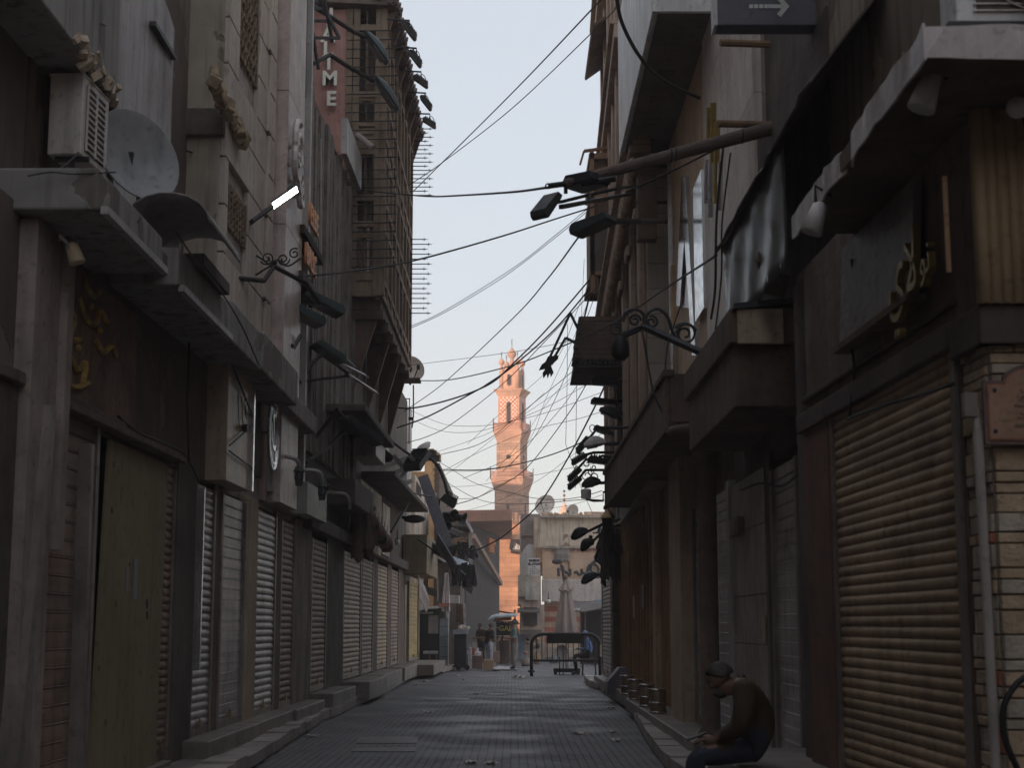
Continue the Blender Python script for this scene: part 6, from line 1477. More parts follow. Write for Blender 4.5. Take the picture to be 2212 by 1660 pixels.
# painted letters, far right house
t = thing('name_board', P(1154, 1247, 79), 'white name board reading KHEDR EL ATTAR on the grey brick house', 'sign')
YS = 78.9; mb = MB(); a, b = P(1141, 1247, YS), P(1167, 1247, YS); mb.obox(a, (b.x - a.x, 0, 0), (0, .08, 0), (0, 0, P(1141, 1206, YS).z - a.z)); mb.build('board', M('board_white', (.5, .51, .52), var=.15, streak=.5), t)
mb = MB(); mb.obox(a - Z0 * .24, (b.x - a.x, 0, 0), (0, .08, 0), (0, 0, .2)); mb.build('lower_strip', M('olive_board', (.2, .2, .17)), t)
mTk = flat('sign_black', (.02, .02, .025), .7)
text('KHEDR', .165, .01, mTk, P(1154, 1212, YS - .01), X0, Z0, 'lettering', t, bold=.01); text('EL ATTAR', .135, .01, mTk, P(1154, 1219.5, YS - .01), X0, Z0, 'lettering', t, bold=.01); text('HOTEL', .06, .01, mTk, P(1154, 1225, YS - .01), X0, Z0, 'lettering', t)
mb = MB(); rr = random.Random(3)
for k in range(4):
    for j in range(5): c = P(1144 + j * 4.8, 1230 + k * 3.8, YS - .01); mb.obox(c, (rr.uniform(.04, .09), 0, 0), (0, -.006, 0), (0, 0, rr.uniform(.02, .05)))
mb.build('fine_print', flat('faded_grey', (.25, .26, .28), .8), t)
# iron word over the shop fascia of the plaster house
t = thing('iron_lettering', P(1260, 1240, 79.5), 'dark cursive iron letters standing on the shop fascia of the plaster house', 'sign')
mb = MB(); YI = 79.6
for s in (((1206, 1228), (1207, 1246)), ((1232, 1230), (1231, 1243), (1226, 1243)), ((1240, 1240), (1245, 1236), (1250, 1242), (1256, 1240), (1256, 1230)), ((1258, 1238), (1266, 1241)), ((1218, 1234), (1230, 1242))): mb.tube(bez([P(*q, YI) for q in s], 4), .07, 6)
for c, r in (((1281, 1234), .28), ((1290, 1230), .34)): mb.tube([P(*c, YI) + X0 * r * math.cos(a) + Z0 * r * 1.2 * math.sin(a) for a in [2 * math.pi * k / 14 for k in range(15)]], .07, 6, False)
mb.build('lettering', mIronB, t)
# little blue sign
t = thing('blue_sign', P(928, 1233, 60), 'small blue sign with white cursive writing under the blue awning', 'sign')
mb = MB(); a = P(917, 1243, 60); mb.obox(a, (P(938, 1243, 60).x - a.x, 0, 0), (0, .05, 0), (0, 0, P(917, 1224, 60).z - a.z)); mb.build('panel', M('sign_blue', (.1, .15, .24), streak=.3), t)
mb = MB()
for s in (((921, 1230), (924, 1228), (928, 1229)), ((924, 1237), (928, 1234), (932, 1237), (935, 1234)), ((922, 1240), (930, 1240))): mb.tube(bez([P(*q, 59.98) for q in s], 4), .018, 5)
mb.build('lettering', flat('sign_white', (.55, .55, .55), .7), t)
# ================================================================ the far end of the street
FY = 60.0
H = thing('roofed_hut', P(980, 1160, 62), 'dark wooden upper room with a drooping sheet roof before the mosque wall', 'hut')
mHut = M('hut_boards', (.06, .05, .042), var=.4, scale=1.5, streak=.6)
mb = MB(); x0, x1 = P(938, 1200, 62).x, P(1012, 1200, 62).x; mb.box(x0, x1, 62, 68, zv(1212, 62), zv(1125, 62)); mb.box(x0, P(1000, 1, 62).x, 62.6, 68, -.2, zv(1212, 62)); mb.build('wall', mHut, H)
mb = MB(); mb.sheet([[P(938, 1114, 61.4), P(965, 1108, 61.2), P(1005, 1117, 61), P(1022, 1150, 60.8)], [P(938, 1112, 67), P(965, 1107, 67), P(1005, 1116, 67), P(1022, 1148, 67)]], .08); mb.build('roof', M('roof_sheet', (.22, .22, .24), rough=.5, var=.2, streak=.4), H)
mb = MB(); mb.prism([P(950, 1118, 61.1), P(1008, 1122, 61.1), P(1018, 1146, 61.1), P(1000, 1138, 61.1), P(955, 1136, 61.1)], (0, .1, 0)); mb.build('valance', mHut, H)
for xa, xb in ((978, 984), (990, 998)):
    mb = MB(); mb.box(P(xa, 1, 61.9).x, P(xb, 1, 61.9).x, 61.9, 61.96, zv(1164, 61.9), zv(1136, 61.9)); w_ = mb.build('window', flat('pane_sky', (.5, .53, .56), .25), H)
    mb = MB()
    for k in range(4): z = zv(1162 - k * 8, 61.88); mb.bar(Vector((P(xa, 1, 61.88).x, 61.88, z)), Vector((P(xb, 1, 61.88).x, 61.88, z)), .04)
    for xx in (xa, (xa + xb) / 2, xb): mb.bar(Vector((P(xx, 1, 61.88).x, 61.88, zv(1164, 61.88))), Vector((P(xx, 1, 61.88).x, 61.88, zv(1136, 61.88))), .035)
    mb.build('window_bar', mIron, w_)
mb = MB()
for v in (1166, 1172, 1178): mb.bar(P(968, v + 3, 61), P(1002, v - 4, 61), .06)
for px in (968, 984, 1002): mb.bar(P(px, 1182, 61), P(px, 1162, 61), .05)
mb.bar(P(1000, 1172, 61), P(1010, 1160, 61), .05); mb.bar(P(1008, 1175, 61), P(1000, 1160, 61), .05); mb.build('railing', mWood, H)
# blue awning and the goods under it
t = thing('blue_awning', P(970, 1225, 58), 'dusty blue cloth awning sloping over the left side stalls', 'awning')
mb = MB(); mb.sheet([[P(905, 1190, 57.5), P(940, 1203, 57.5), P(985, 1226, 57.4), P(1007, 1242, 57.2)], [P(915, 1180, 60.5), P(945, 1190, 60.5), P(985, 1205, 60.5), P(1014, 1216, 60.5)]], .03); mb.build('cloth', M('awning_blue', (.13, .17, .215), rough=.7, var=.25, scale=1, streak=.4), t)
mb = MB(); mb.bar(P(940, 1200, 57.45), P(960, 1214, 57.4), .05); mb.bar(P(944, 1205, 58), P(946, 1300, 58), .05); mb.build('pole', mGreyP, t)
t = thing('tilted_board', P(940, 1165, 46), 'long blue grey board lying aslant below the leaning plank', 'board')
mb = MB(); mb.bar(P(915, 1172, 52), P(972, 1205, 50), .5, .06, (.2, 1, .6)); mb.build('board', M('blue_grey_board', (.16, .16, .19)), t)
t = thing('hanging_garment', P(964, 1250, 57), 'long white and blue garment hanging from the awning pole', 'garment')
mb = MB(); rows = []
for i in range(12):
    f = i / 11; rows.append([P(964 + (j - 4) * (1.1 + 1.0 * f) + .8 * math.sin(f * 5), 1238 + 84 * f, 57 + .06 * math.sin(j * 2.2 + f * 2)) for j in range(9)])
mb.sheet(rows, .02); mb.build('cloth', M('white_cloth', (.5, .5, .53), var=.15, scale=4, streak=.4), t, smooth=True)
mb = MB(); mb.tube([P(958, 1240, 57), P(964, 1234, 57), P(971, 1240, 57)], .03, 5); mb.build('hanger', mIron, t)
t = thing('hanging_garment', P(993, 1310, 56), 'dark brown garment hanging beside the blue locker', 'garment')
mb = MB(); rows = []
for i in range(8):
    f = i / 7; rows.append([P(986 + j * (1.7 + .25 * f) , 1305 + 40 * f + (5 * f if j > 4 else 0), 56 + .05 * math.sin(j * 2)) for j in range(9)])
mb.sheet(rows, .03); mb.build('cloth', M('brown_cloth', (.055, .03, .024), streak=.3), t, smooth=True)
t = thing('cloth_canopy', P(985, 1180, 56), 'bundled dark cloth canopy sagging above the white garment', 'canopy')
rr = random.Random(16); mb = MB()
rags(mb, P(950, 1180, 58.6), P(1012, 1176, 58.6), .5, 18, 16, .4, .5); mb.build('cloth', M('sooty_cloth', bright=False, col=(.02, .019, .022), streak=.2), t)
mb = MB()
rags(mb, P(985, 1228, 57.6), P(1022, 1222, 57.6), .75, 14, 33, .3, .35)
one(mb, 'dark_drapery', M('sooty_cloth', bright=False, col=(.02, .019, .022)), 'heap of dark drapery hanging at the end of the awning', 'drapery')
t = thing('sloping_cloth', P(898, 1250, 45), 'pale sheet hanging from the side of the olive shutter hood', 'cloth')
mb = MB(); mb.sheet([[P(903, 1242, 49), P(906, 1262, 49), P(906, 1290, 49)], [P(918, 1268, 49.4), P(922, 1290, 49.4), P(918, 1314, 49.4)], [P(926, 1290, 49.6), P(928, 1305, 49.6), P(921, 1325, 49.6)]], .02); mb.build('sheet', M('pale_sheet', (.4, .38, .37), var=.2, streak=.4), t)
# booth
t = thing('glazed_booth', P(935, 1440, 58), 'dark glazed booth with a white top rail beside the yellow shutter', 'booth'); YB = 58.0
mb = MB(); xa, xb = P(903, 1, YB).x, P(959, 1, YB).x
for x in (xa, xb): mb.box(x - .05, x + .05, YB, YB + .1, .1, zv(1313, YB)); mb.box(x - .05, x + .05, YB + 1.8, YB + 1.9, .1, zv(1313, YB))
mb.box(xa, xb, YB, YB + .1, .1, .3); mb.build('frame', mIronB, t)
mb = MB(); mb.prism([P(902, 1320, YB - .05), P(912, 1312, YB - .05), P(957, 1309, YB - .05), P(957, 1314, YB - .05), P(915, 1317, YB - .05)], (0, 2, 0)); mb.build('top_rail', mWhite, t)
mb = MB(); mb.box(xa + .05, xb - .05, YB + 1.7, YB + 1.75, .1, zv(1316, YB)); mb.build('back_panel', M('booth_dark', bright=False, col=(.03, .035, .032), streak=.2), t)
mb = MB(); mb.box(xa + .55, xb - .06, YB + .9, YB + .95, zv(1370, YB), zv(1330, YB)); mb.build('inner_board', M('booth_grey', (.17, .17, .17)), t)
mb = MB(); mb.box(P(914, 1, YB).x, P(942, 1, YB).x, YB + 1.2, YB + 1.25, zv(1327, YB), zv(1322, YB)); mb.build('sign_strip', M('booth_strip', (.3, .34, .33)), t)
mb = MB(); mb.box(P(925, 1, YB).x, P(957, 1, YB).x, YB + .3, YB + .9, zv(1411, YB) - .05, zv(1408, YB)); mb.build('counter', mWhite, t)
mb = MB(); 
for px in (912, 936, 950): mb.box(P(px, 1, YB).x, P(px + 3, 1, YB).x, YB + .5, YB + .56, .1, zv(1410, YB))
mb.build('counter_leg', mWood, t)
t = thing('blue_locker', P(966, 1440, 57.5), 'tall dusty blue locker beside the glazed booth', 'locker'); YB = 57.4
mb = MB(); xa, xb = P(959, 1, YB).x, P(976, 1, YB).x; mb.box(xa, xb, YB, YB + .6, .05, zv(1336, YB)); mb.build('body', M('locker_blue', (.1, .135, .17), rough=.5, streak=.4), t, bevel=.01)
mb = MB()
for k in range(5): mb.box(xa + .01, xb - .01, YB - .012, YB, .1 + k * .36, .1 + k * .36 + .015)
mb.build('seam', mIron, t); mb = MB(); mb.box(xb + .0, xb + .04, YB - .02, YB + .04, .05, zv(1334, YB)); mb.build('trim', mWhite, t)
t = thing('white_shelf', P(965, 1316, 57), 'pale cut out shelf board above the blue locker', 'shelf'); mb = MB()
mb.prism([P(957, 1312, 57.2), P(970, 1312, 57.2), P(970, 1336, 57.2), P(964, 1336, 57.2), P(963, 1320, 57.2), P(957, 1318, 57.2)], (0, .3, 0)); mb.box(P(973, 1, 57).x, P(977, 1, 57).x, 57, 57.1, zv(1331, 57), zv(1314, 57)); mb.build('board', M('pale_blue_board', (.38, .42, .46), streak=.3), t)
mb = MB(); mb.box(P(956, 1, 57).x, P(979, 1, 57).x, 56.9, 57.4, zv(1312, 57), zv(1304, 57)); one(mb, 'rust_box', M('rust_box', (.3, .13, .08), streak=.3), 'rust red box lying above the white shelf board', 'box')
mb = MB(); mb.box(P(968, 1, 58).x, P(999, 1, 58).x, 57.6, 58.6, zv(1305, 58), zv(1287, 58)); one(mb, 'grey_crate', M('grey_crate', (.26, .27, .27), streak=.4), 'grey crate stacked under the dark drapery', 'crate', bevel=.02)
t = thing('figure_banner', P(1000, 1340, 59), 'tall narrow pale banner standing behind the dark cart', 'banner'); mb = MB(); mb.prism([P(994, 1360, 59), P(1007, 1360, 59), P(1006, 1310, 59), P(1001, 1297, 59), P(996, 1300, 59)], (0, .05, 0)); mb.build('panel', M('banner_grey', (.26, .25, .26), var=.3, scale=3), t)
mb = MB(); mb.bar(P(1000, 1360, 59.1), P(1000, 1450, 59.1), .05); mb.build('pole', mIron, t)
t = thing('dark_cart', P(1000, 1450, 56.5), 'dark tall cart piled with pale odds and ends', 'cart'); YB = 56.5
mb = MB(); xa, xb = P(989, 1, YB).x, P(1013, 1, YB).x; mb.box(xa, xb, YB, YB + 1, .12, zv(1371, YB)); mb.build('body', M('cart_dark', bright=False, col=(.03, .03, .036), streak=.3), t, bevel=.02)
mb = MB(); mb.box(xa - .05, xb + .04, YB - .05, YB + 1, zv(1371, YB), zv(1362, YB)); mb.build('tray', M('tray_blue', (.2, .25, .3), streak=.4), t)
mb = MB(); rr = random.Random(18)
for k in range(16): mb.cbox(P(990 + rr.uniform(0, 23), 1358 + rr.uniform(-3, 4), YB + rr.uniform(0, .4)), (rr.uniform(.05, .14), .1, rr.uniform(.04, .1)), Quaternion((1, rr.random(), rr.random(), rr.random())).normalized())
mb.build('pile', M('pale_clutter', (.45, .43, .4), var=.4, scale=8), t)
for k in range(2):
    mb = MB(); mb.lathe([(.02, -.04), (.1, -.04), (.1, .04), (.02, .04)], Vector((xa + .15 + k * .3, YB - .05, .12)), Quaternion((1, 0, 0), math.pi / 2), 14); mb.build('wheel', mIron, t)
# low goods, boxes and bags at the feet of the standing men
rr = random.Random(22)
for i, (x0, x1, v0, v1, Y, c, lab) in enumerate(((1044, 1066, 1426, 1448, 56, (.17, .12, .075), 'brown cardboard box in front of the person in black'), (1020, 1042, 1418, 1446, 57.5, (.07, .045, .04), 'dark brown crate left of the cardboard box'), (1062, 1079, 1408, 1432, 61, (.14, .095, .075), 'dull brown box behind the cardboard box'), (1012, 1018, 1400, 1426, 57, (.36, .36, .4), 'narrow pale grey box beside the dark cart'), (1025, 1038, 1409, 1418, 57.6, (.5, .5, .52), 'pale bag on top of the dark brown crate'))):
    mb = MB(); a, b = P(x0, v1, Y), P(x1, v0, Y); mb.box(a.x, b.x, Y, Y + .45, max(0, a.z) if i < 3 else a.z, b.z); t = mb.build('carton' if i in (0, 2) else 'crate' if i == 1 else 'box' if i == 3 else 'bag', M('goods%d' % i, c, var=.2, scale=4, streak=.2), bevel=.03 if i == 4 else .012)
    tag(t, lab, ('box', 'crate', 'box', 'box', 'bag')[i])
mb = MB(); mb.sheet([[G(1068 + 9 * j, 1441 + rr.uniform(-1, 1), .015 + rr.uniform(0, .06)) for j in range(6)], [G(1062 + 11 * j, 1447 + rr.uniform(-1, 1), .02 + rr.uniform(0, .05)) for j in range(6)]], .01); one(mb, 'plastic_sheeting', M('grey_film', (.34, .36, .4), rough=.35, var=.2, streak=0), 'crumpled grey plastic sheeting on the ground by the standing man', 'sheeting')
# small stall with black and yellow sign
t = thing('sign_stall', P(1085, 1410, 66), 'little stall with a blue edged awning and a black sign with yellow letters', 'stall'); YS = 66.0
mb = MB(); mb.sheet([[P(1054, 1338, YS - 1.2), P(1070, 1332, YS - 1.2), P(1114, 1330, YS - 1.2)], [P(1062, 1330, YS + 1), P(1072, 1327, YS + 1), P(1118, 1326, YS + 1)]], .06); mb.build('awning', M('awning_edge_blue', (.32, .42, .48), streak=.3), t)
mb = MB(); mb.prism([P(1066, 1344, YS - .5), P(1105, 1341, YS - .5), P(1105, 1333, YS - .5), P(1070, 1336, YS - .5)], (0, .05, 0)); mb.build('valance', M('valance_orange', (.34, .15, .08), streak=.2), t)
mb = MB(); a, b = P(1072, 1374, YS), P(1106, 1374, YS); mb.obox(a, (b.x - a.x, 0, 0), (0, .1, 0), (0, 0, P(1072, 1343, YS).z - a.z)); mb.build('signboard', flat('sign_black2', (.016, .016, .018), .6), t)
text('GAL', .30, .02, M('sign_yellow', (.6, .5, .12), rough=.5, var=.1, streak=.1), P(1092, 1359, YS - .02), X0, Z0, 'lettering', t, bold=.006)
mb = MB()
for x0, x1, v in ((1076, 1082, 1346), (1088, 1099, 1346), (1072, 1079, 1358)): mb.obox(P(x0, v, YS - .01), (P(x1, v, YS).x - P(x0, v, YS).x, 0, 0), (0, -.01, 0), (0, 0, .03))
mb.build('sign_line', flat('sign_white', (.55, .55, .55)), t)
mb = MB(); 
for px in (1074, 1104): mb.bar(P(px, 1375, YS), Vector((P(px, 1375, YS).x, YS, 0)), .07)
mb.bar(P(1074, 1378, YS), P(1104, 1378, YS), .06); mb.box(P(1078, 1, YS).x, P(1101, 1, YS).x, YS + .5, YS + .6, 0, zv(1384, YS)); mb.build('frame', mWoodD, t)
mb = MB(); mb.prism([P(1098, 1348, YS - 1), P(1124, 1350, YS - 1), P(1112, 1336, YS - 1)], (0, .3, 0)); mb.build('side_flap', mLampT, t)
t = thing('low_fence', P(1045, 1400, 72), 'short pale picket fence in front of the mosque wall', 'fence'); mb = MB()
for k in range(13): p = P(1020 + k * 4.6, 1402, 72); mb.box(p.x, p.x + .06, 72, 72.05, 0, zv(1388, 72))
mb.box(P(1018, 1, 72).x, P(1080, 1, 72).x, 72.06, 72.1, .3, .42); mb.box(P(1018, 1, 72).x, P(1080, 1, 72).x, 72.06, 72.1, .62, .7); mb.build('pickets', M('picket', (.3, .28, .26), streak=.3), t)
# closed parasol on a block
t = thing('closed_parasol', G(1226, 1455), 'closed grey cloth parasol standing over the black barrier', 'parasol'); YU = 52.5; cx = P(1223, 1400, YU).x
mb = MB(); rows = []; n = 40
prof = [(1252, .05), (1259, .07), (1268, .15), (1277, .23), (1278, .14), (1284, .155), (1310, .22), (1340, .28), (1368, .335)]
for v, r in prof:
    z = zv(v, YU); rows.append([Vector((cx + r * (1 + .24 * math.cos(7 * a) + .08 * math.sin(3 * a)) * math.cos(a), YU + .8 * r * (1 + .24 * math.cos(7 * a)) * math.sin(a), z + (.05 * math.cos(7 * a) if v in (1277, 1368) else 0))) for a in [2 * math.pi * k / n for k in range(n + 1)]])
mb.sheet(rows[:4]); mb.sheet(rows[4:]); mb.build('canvas', M('parasol_cloth', (.36, .33, .32), var=.15, scale=2.5, streak=.4), t, smooth=True)
mb = MB(); mb.tube([(cx, YU, .1), (cx, YU, zv(1250, YU))], .03, 8); mb.lathe([(.03, 0), (.055, .03), (.05, .1), (.01, .17)], (cx, YU, zv(1254, YU)), None, 10); mb.build('pole', mWood, t)
mb = MB(); mb.box(cx - .42, cx + .45, YU - .3, YU + .3, .07, .2); 
for sx in (-.36, .38): mb.box(cx + sx - .05, cx + sx + .05, YU - .28, YU - .18, 0, .07)
mb.build('base', mIron, t, bevel=.01)
# black pipe barrier with hanging cloth
t = thing('pipe_barrier', G(1148, 1459), 'black pipe barrier with rounded corners across the street', 'barrier'); YR = 50.8
mb = MB(); a = P(1148, 1400, YR); zt_ = zv(1371, YR); xr = P(1296, 1400, YR).x
mb.tube([(a.x, YR, 0), (a.x, YR, zt_ - .35)] + [(a.x + .35 - .35 * math.cos(q), YR, zt_ - .35 + .35 * math.sin(q)) for q in [math.pi / 2 * k / 6 for k in range(1, 7)]] + [(xr - .35, YR, zt_)] + [(xr - .35 + .35 * math.sin(q), YR, zt_ - .35 + .35 * math.cos(q)) for q in [math.pi / 2 * k / 6 for k in range(1, 7)]] + [(xr, YR, 0)], .055, 9); mb.build('frame', mIron, t, smooth=True)
mb = MB(); mb.tube([(a.x, YR, zv(1428, YR)), (xr, YR, zv(1428, YR))], .04, 7); mb.build('rail', mIron, t)
for k in range(12):
    mb = MB(); x = a.x + (xr - a.x) * (k + 1) / 13; mb.tube([(x, YR, zv(1428, YR)), (x, YR, zt_)], .014, 5); mb.build('baluster', mIron, t)
mb = MB(); mb.lathe([(.11, 0), (.11, .05), (.07, .07)], (a.x, YR, .12), None, 12); mb.build('foot_collar', mIron, t)
mb = MB(); mb.box(P(1176, 1, YR).x, P(1250, 1, YR).x, YR - .06, YR - .03, zv(1391, YR), zt_ + .01); one(mb, 'black_cloth', M('black_cloth', bright=False, col=(.018, .017, .018), streak=.2), 'black cloth draped over the top rail of the pipe barrier', 'cloth')
t = thing('round_tray', P(1213, 1408, 51.4), 'large round grey metal tray propped behind the barrier', 'tray'); mb = MB(); mb.lathe([(.01, 0), (.17, 0), (.2, .02), (.205, .02), (.2, -.01), (.01, -.01)], P(1213, 1408, 51.3), Quaternion((1, 0, 0), math.pi / 2 - .1), 26); mb.build('disc', M('tray_grey', (.2, .19, .2), rough=.45, metal=.3), t, smooth=True)
mb = MB(); mb.bar(P(1209, 1420, 51.4), Vector((P(1209, 1420, 51.4).x, 51.8, 0)), .03); mb.bar(P(1217, 1420, 51.4), Vector((P(1217, 1420, 51.4).x, 51.8, 0)), .03); mb.build('leg', mIron, t)
t = thing('wooden_chair', G(1265, 1458), 'dark simple chair under the person in the blue coat', 'chair'); YC = 51.6; xs = P(1262, 1, YC).x
mb = MB(); mb.box(xs - .22, xs + .22, YC - .21, YC + .21, .5, .54); mb.build('seat', mWoodD, t)
for sx in (-.19, .19):
    for sy in (-.18, .18): mb = MB(); mb.bar((xs + sx, YC + sy, .5), (xs + sx * 1.15, YC + sy, 0), .04); mb.build('leg', mWoodD, t)
t = thing('water_bottle', G(1228, 1445), 'clear blue water bottle standing behind the barrier', 'bottle'); mb = MB(); p = G(1228, 1446); mb.lathe([(.05, 0), (.055, .02), (.055, .26), (.02, .33), (.02, .37)], p, None, 12); mb.build('bottle', M('bottle_blue', (.2, .28, .34), rough=.2, streak=0), t, smooth=True)
t = thing('white_stack', P(1301, 1420, 46), 'stack of white boxes beside the right shutter', 'boxes'); 
for k in range(7): mb = MB(); a = P(1297, 1420 - k * 3.6, 45); mb.obox(a, (.11, 0, 0), (0, .3, 0), (0, 0, .043)); mb.build('carton', M('white_carton', (.55, .55, .54), var=.1, streak=.2), t, bevel=.004)
mb = MB(); p = P(1312, 1478, 33.5); mb.prism([(p.x, 33.5, .15), (p.x + .42, 33.5, .15), (p.x + .42, 33.5, .72), (p.x + .26, 33.5, .72), (p.x, 33.5, .42)], (0, .8, 0)); one(mb, 'slate_block', M('slate_block', (.085, .085, .1), rough=.5), 'slate grey wedge shaped block at the end of the right step', 'block')
mb = MB(); p = G(1304, 1477, .15); mb.prism([p, p + Vector((.2, 0, 0)), p + Vector((.12, 0, .32))], (0, .3, 0)); one(mb, 'white_wedge', mWhite, 'small white wedge leaning on the slate block', 'wedge')
# four metal rimmed drums
d0 = None
for i, (px, Y) in enumerate(((1421, 24.1), (1397, 26.0), (1373, 28.3), (1355, 30.5))):
    x = P(px, 1500, Y).x
    lab = ('nearest of the four metal rimmed drums on the right step', 'second nearest of the four metal rimmed drums on the right step', 'third of the four metal rimmed drums on the right step', 'farthest of the four metal rimmed drums on the right step')[i]
    if d0 is None:
        d0 = thing('drum', (x, Y, .3), lab, 'drum', 'metal rimmed drums on the right step'); mb = MB(); mb.lathe([(.105, 0), (.12, .02), (.115, .2), (.12, .36), (.1, .37)], (x, Y, .3), None, 22); mb.build('body', M('drum_bronze', (.12, .085, .06), rough=.45, metal=.3, streak=.3), d0, smooth=True)
        for z in (.02, .16, .35): mb = MB(); mb.tube([(x + .127 * math.cos(a), Y + .127 * math.sin(a), .3 + z) for a in [2 * math.pi * k / 24 for k in range(25)]], .014, 6, False); mb.build('rim', M('chrome_rim', (.6, .6, .6), rough=.22, metal=.9, var=.1, streak=.2, bump=0), d0, smooth=True)
    else: c = copy_tree(d0, (x, Y, .3)); c['label'] = lab
# lamp post behind the parasol
t = thing('street_lamp', P(1218, 1260, 74), 'drooping dark street lamp on a short post before the plaster house', 'lamp'); Yl = 76
mb = MB(); mb.tube(bez([Vector((P(1218, 1, Yl).x, Yl, 2.9)), P(1217, 1245, Yl), P(1216, 1228, Yl), P(1212, 1222, Yl)]), .07, 7); mb.build('post', mIronB, t)
mb = MB(); mb.ball(P(1203, 1214, Yl), .22, 9, (1.15, .7, .62)); mb.build('head', mIronB, t, smooth=True)
mb = MB(); mb.lathe([(.3, -.06), (.05, .2), (.02, .24)], P(1220, 1206, Yl) - Z0 * 99, None, 8) if False else None
# dark cluttered stall front on the far right
t = thing('covered_stall', P(1270, 1400, 70), 'dark covered stall with a blue edged roof beside the striped wall', 'stall'); YD = 66.0
mb = MB(); mb.box(P(1246, 1, YD).x, P(1314, 1, YD).x, YD + .6, YD + .7, 0, zv(1318, YD)); mb.build('back', M('stall_dark', bright=False, col=(.028, .024, .022), streak=.3), t)
mb = MB(); mb.sheet([[P(1240, 1320, YD - .6), P(1262, 1322, YD - .6), P(1313, 1312, YD - .6)], [P(1236, 1296, YD + .5), P(1262, 1302, YD + .5), P(1313, 1298, YD + .5)]], .04); mb.build('roof', M('stall_roof', (.06, .055, .055), streak=.3), t)
mb = MB(); mb.obox(P(1283, 1301, YD - .5), (.6, 0, 0), (0, .05, 0), (0, 0, .08)); mb.build('blue_edge', M('edge_blue', (.2, .32, .42), streak=.2), t)
mb = MB(); 
for x0 in (1239, 1246): mb.prism([P(x0, 1319, YD - .7), P(x0 + 5, 1319, YD - .7), P(x0 + 9, 1315, YD - .7), P(x0 + 4, 1315, YD - .7)], (0, .1, 0))
mb.build('skylight', mWhite, t)
mb = MB()
for px in (1254, 1264, 1300): mb.bar(P(px, 1322, YD - .5), Vector((P(px, 1322, YD - .5).x, YD - .5, 0)), .06)
mb.build('post', mWoodD, t)
# lookouts on the skyline
t = thing('distant_spire', P(1219, 1115, 200), 'tiny pale spire with finial on the skyline right of the minaret', 'spire'); mb = MB(); p = P(1219, 1118, 200); mb.lathe([(1.2, -3), (1.1, 0), (.7, .6), (.08, 1.9), (.05, 3.2)], p, None, 10); mb.build('cone', M('spire_stone', (.42, .3, .24)), t)
mb = MB(); 
for k in range(3): mb.ball(p + Z0 * (2.2 + .55 * k), .17, 6)
mb.build('finial', mIronB, t)
t = thing('lattice_parapet', P(1285, 1118, 90), 'pierced reddish parapet on the roof right of the satellite dishes', 'parapet'); mb = MB(); x0, x1 = P(1254, 1, 88).x, P(1312, 1, 88).x
mb.bar((x0, 88, zv(1108, 88)), (x1, 88, zv(1108, 88)), .08); mb.bar((x0, 88, zv(1122, 88)), (x1, 88, zv(1122, 88)), .08)
for k in range(16):
    xa, xb = x0 + (x1 - x0) * k / 16, x0 + (x1 - x0) * (k + 1) / 16; mb.bar((xa, 88, zv(1108, 88)), (xb, 88, zv(1122, 88)), .045); mb.bar((xb, 88, zv(1108, 88)), (xa, 88, zv(1122, 88)), .045)
mb.build('lattice', M('parapet_red', (.34, .2, .16), streak=.2), t)
t = thing('balcony', P(1108, 1185, 129), 'wooden balcony hung with black cloth on the sunlit pier', 'balcony'); Yk = 129.5
mb = MB(); mb.obox(P(1103, 1192, Yk), (P(1123, 1192, Yk).x - P(1103, 1192, Yk).x, 0, 0), (0, 2.6, 0), (0, 0, .6)); mb.obox(P(1103, 1166, Yk), (P(1123, 1192, Yk).x - P(1103, 1192, Yk).x, 0, 0), (0, 2.6, 0), (0, 0, .4)); mb.build('floor', mWoodD, t)
mb = MB(); mb.prism([P(*q, Yk - .3) for q in ((1102, 1170), (1122, 1166), (1123, 1180), (1112, 1172), (1108, 1183), (1104, 1190), (1100, 1186))], (0, .2, 0)); mb.build('cloth', M('black_cloth', bright=False, col=(.018, .017, .018)), t)
mb = MB()
for k in range(6): p = P(1107 + k * 3, 1188, Yk - .1); mb.bar(p, p + Z0 * .6, .06)
mb.build('railing', mWhite, t)
# scraps of litter
rr = random.Random(41); L0 = None; mLit = M('litter_paper', (.5, .5, .5), var=.2, scale=9, streak=0)
spots = [(967, 1452), (990, 1462), (1000, 1470), (1125, 1372 + 97), (918, 1474), (897, 1481), (1025, 1449), (1090, 1446), (1170, 1440), (1190, 1438), (1235, 1447), (1256, 1441), (1262, 1459), (1250, 1452), (1318, 1532), (1322, 1584), (1330, 1604), (676, 1594), (1015, 1652), (1060, 1653), (925, 1541), (1030, 1501), (1250, 1588)]
for px, v in spots:
    p = G(px, v, 0); s = rr.uniform(.6, 1.3)
    if L0 is None:
        mb = MB(); n = 6; mb.sheet([[p + Vector((.03 * (i - 3) + rr.uniform(-.01, .01), .028 * (j - 3) + rr.uniform(-.01, .01), .006 + rr.uniform(0, .05))) for j in range(n)] for i in range(n)], .004); L0 = one(mb, 'litter', mLit, 'small pale scrap of litter lying on the dark paving', 'litter', 'scraps of litter')
    else:
        c = L0.copy(); COL.objects.link(c); c.location = p; c.rotation_euler = (0, 0, rr.uniform(0, 6)); c.scale = (s, s * rr.uniform(.6, 1.1), rr.uniform(.5, 1.2))
mb = MB(); p = G(1122, 1468); mb.sheet([[p + Vector((.05 * (i - 4) + rr.uniform(-.02, .02), .05 * (j - 3) + rr.uniform(-.02, .02), .012 + rr.uniform(0, .1))) for j in range(7)] for i in range(9)], .004); one(mb, 'crumpled_bag', M('black_white_bag', (.3, .31, .33), rough=.35, var=.9, scale=9, streak=0), 'crumpled black and white plastic bag in the middle of the street', 'bag')
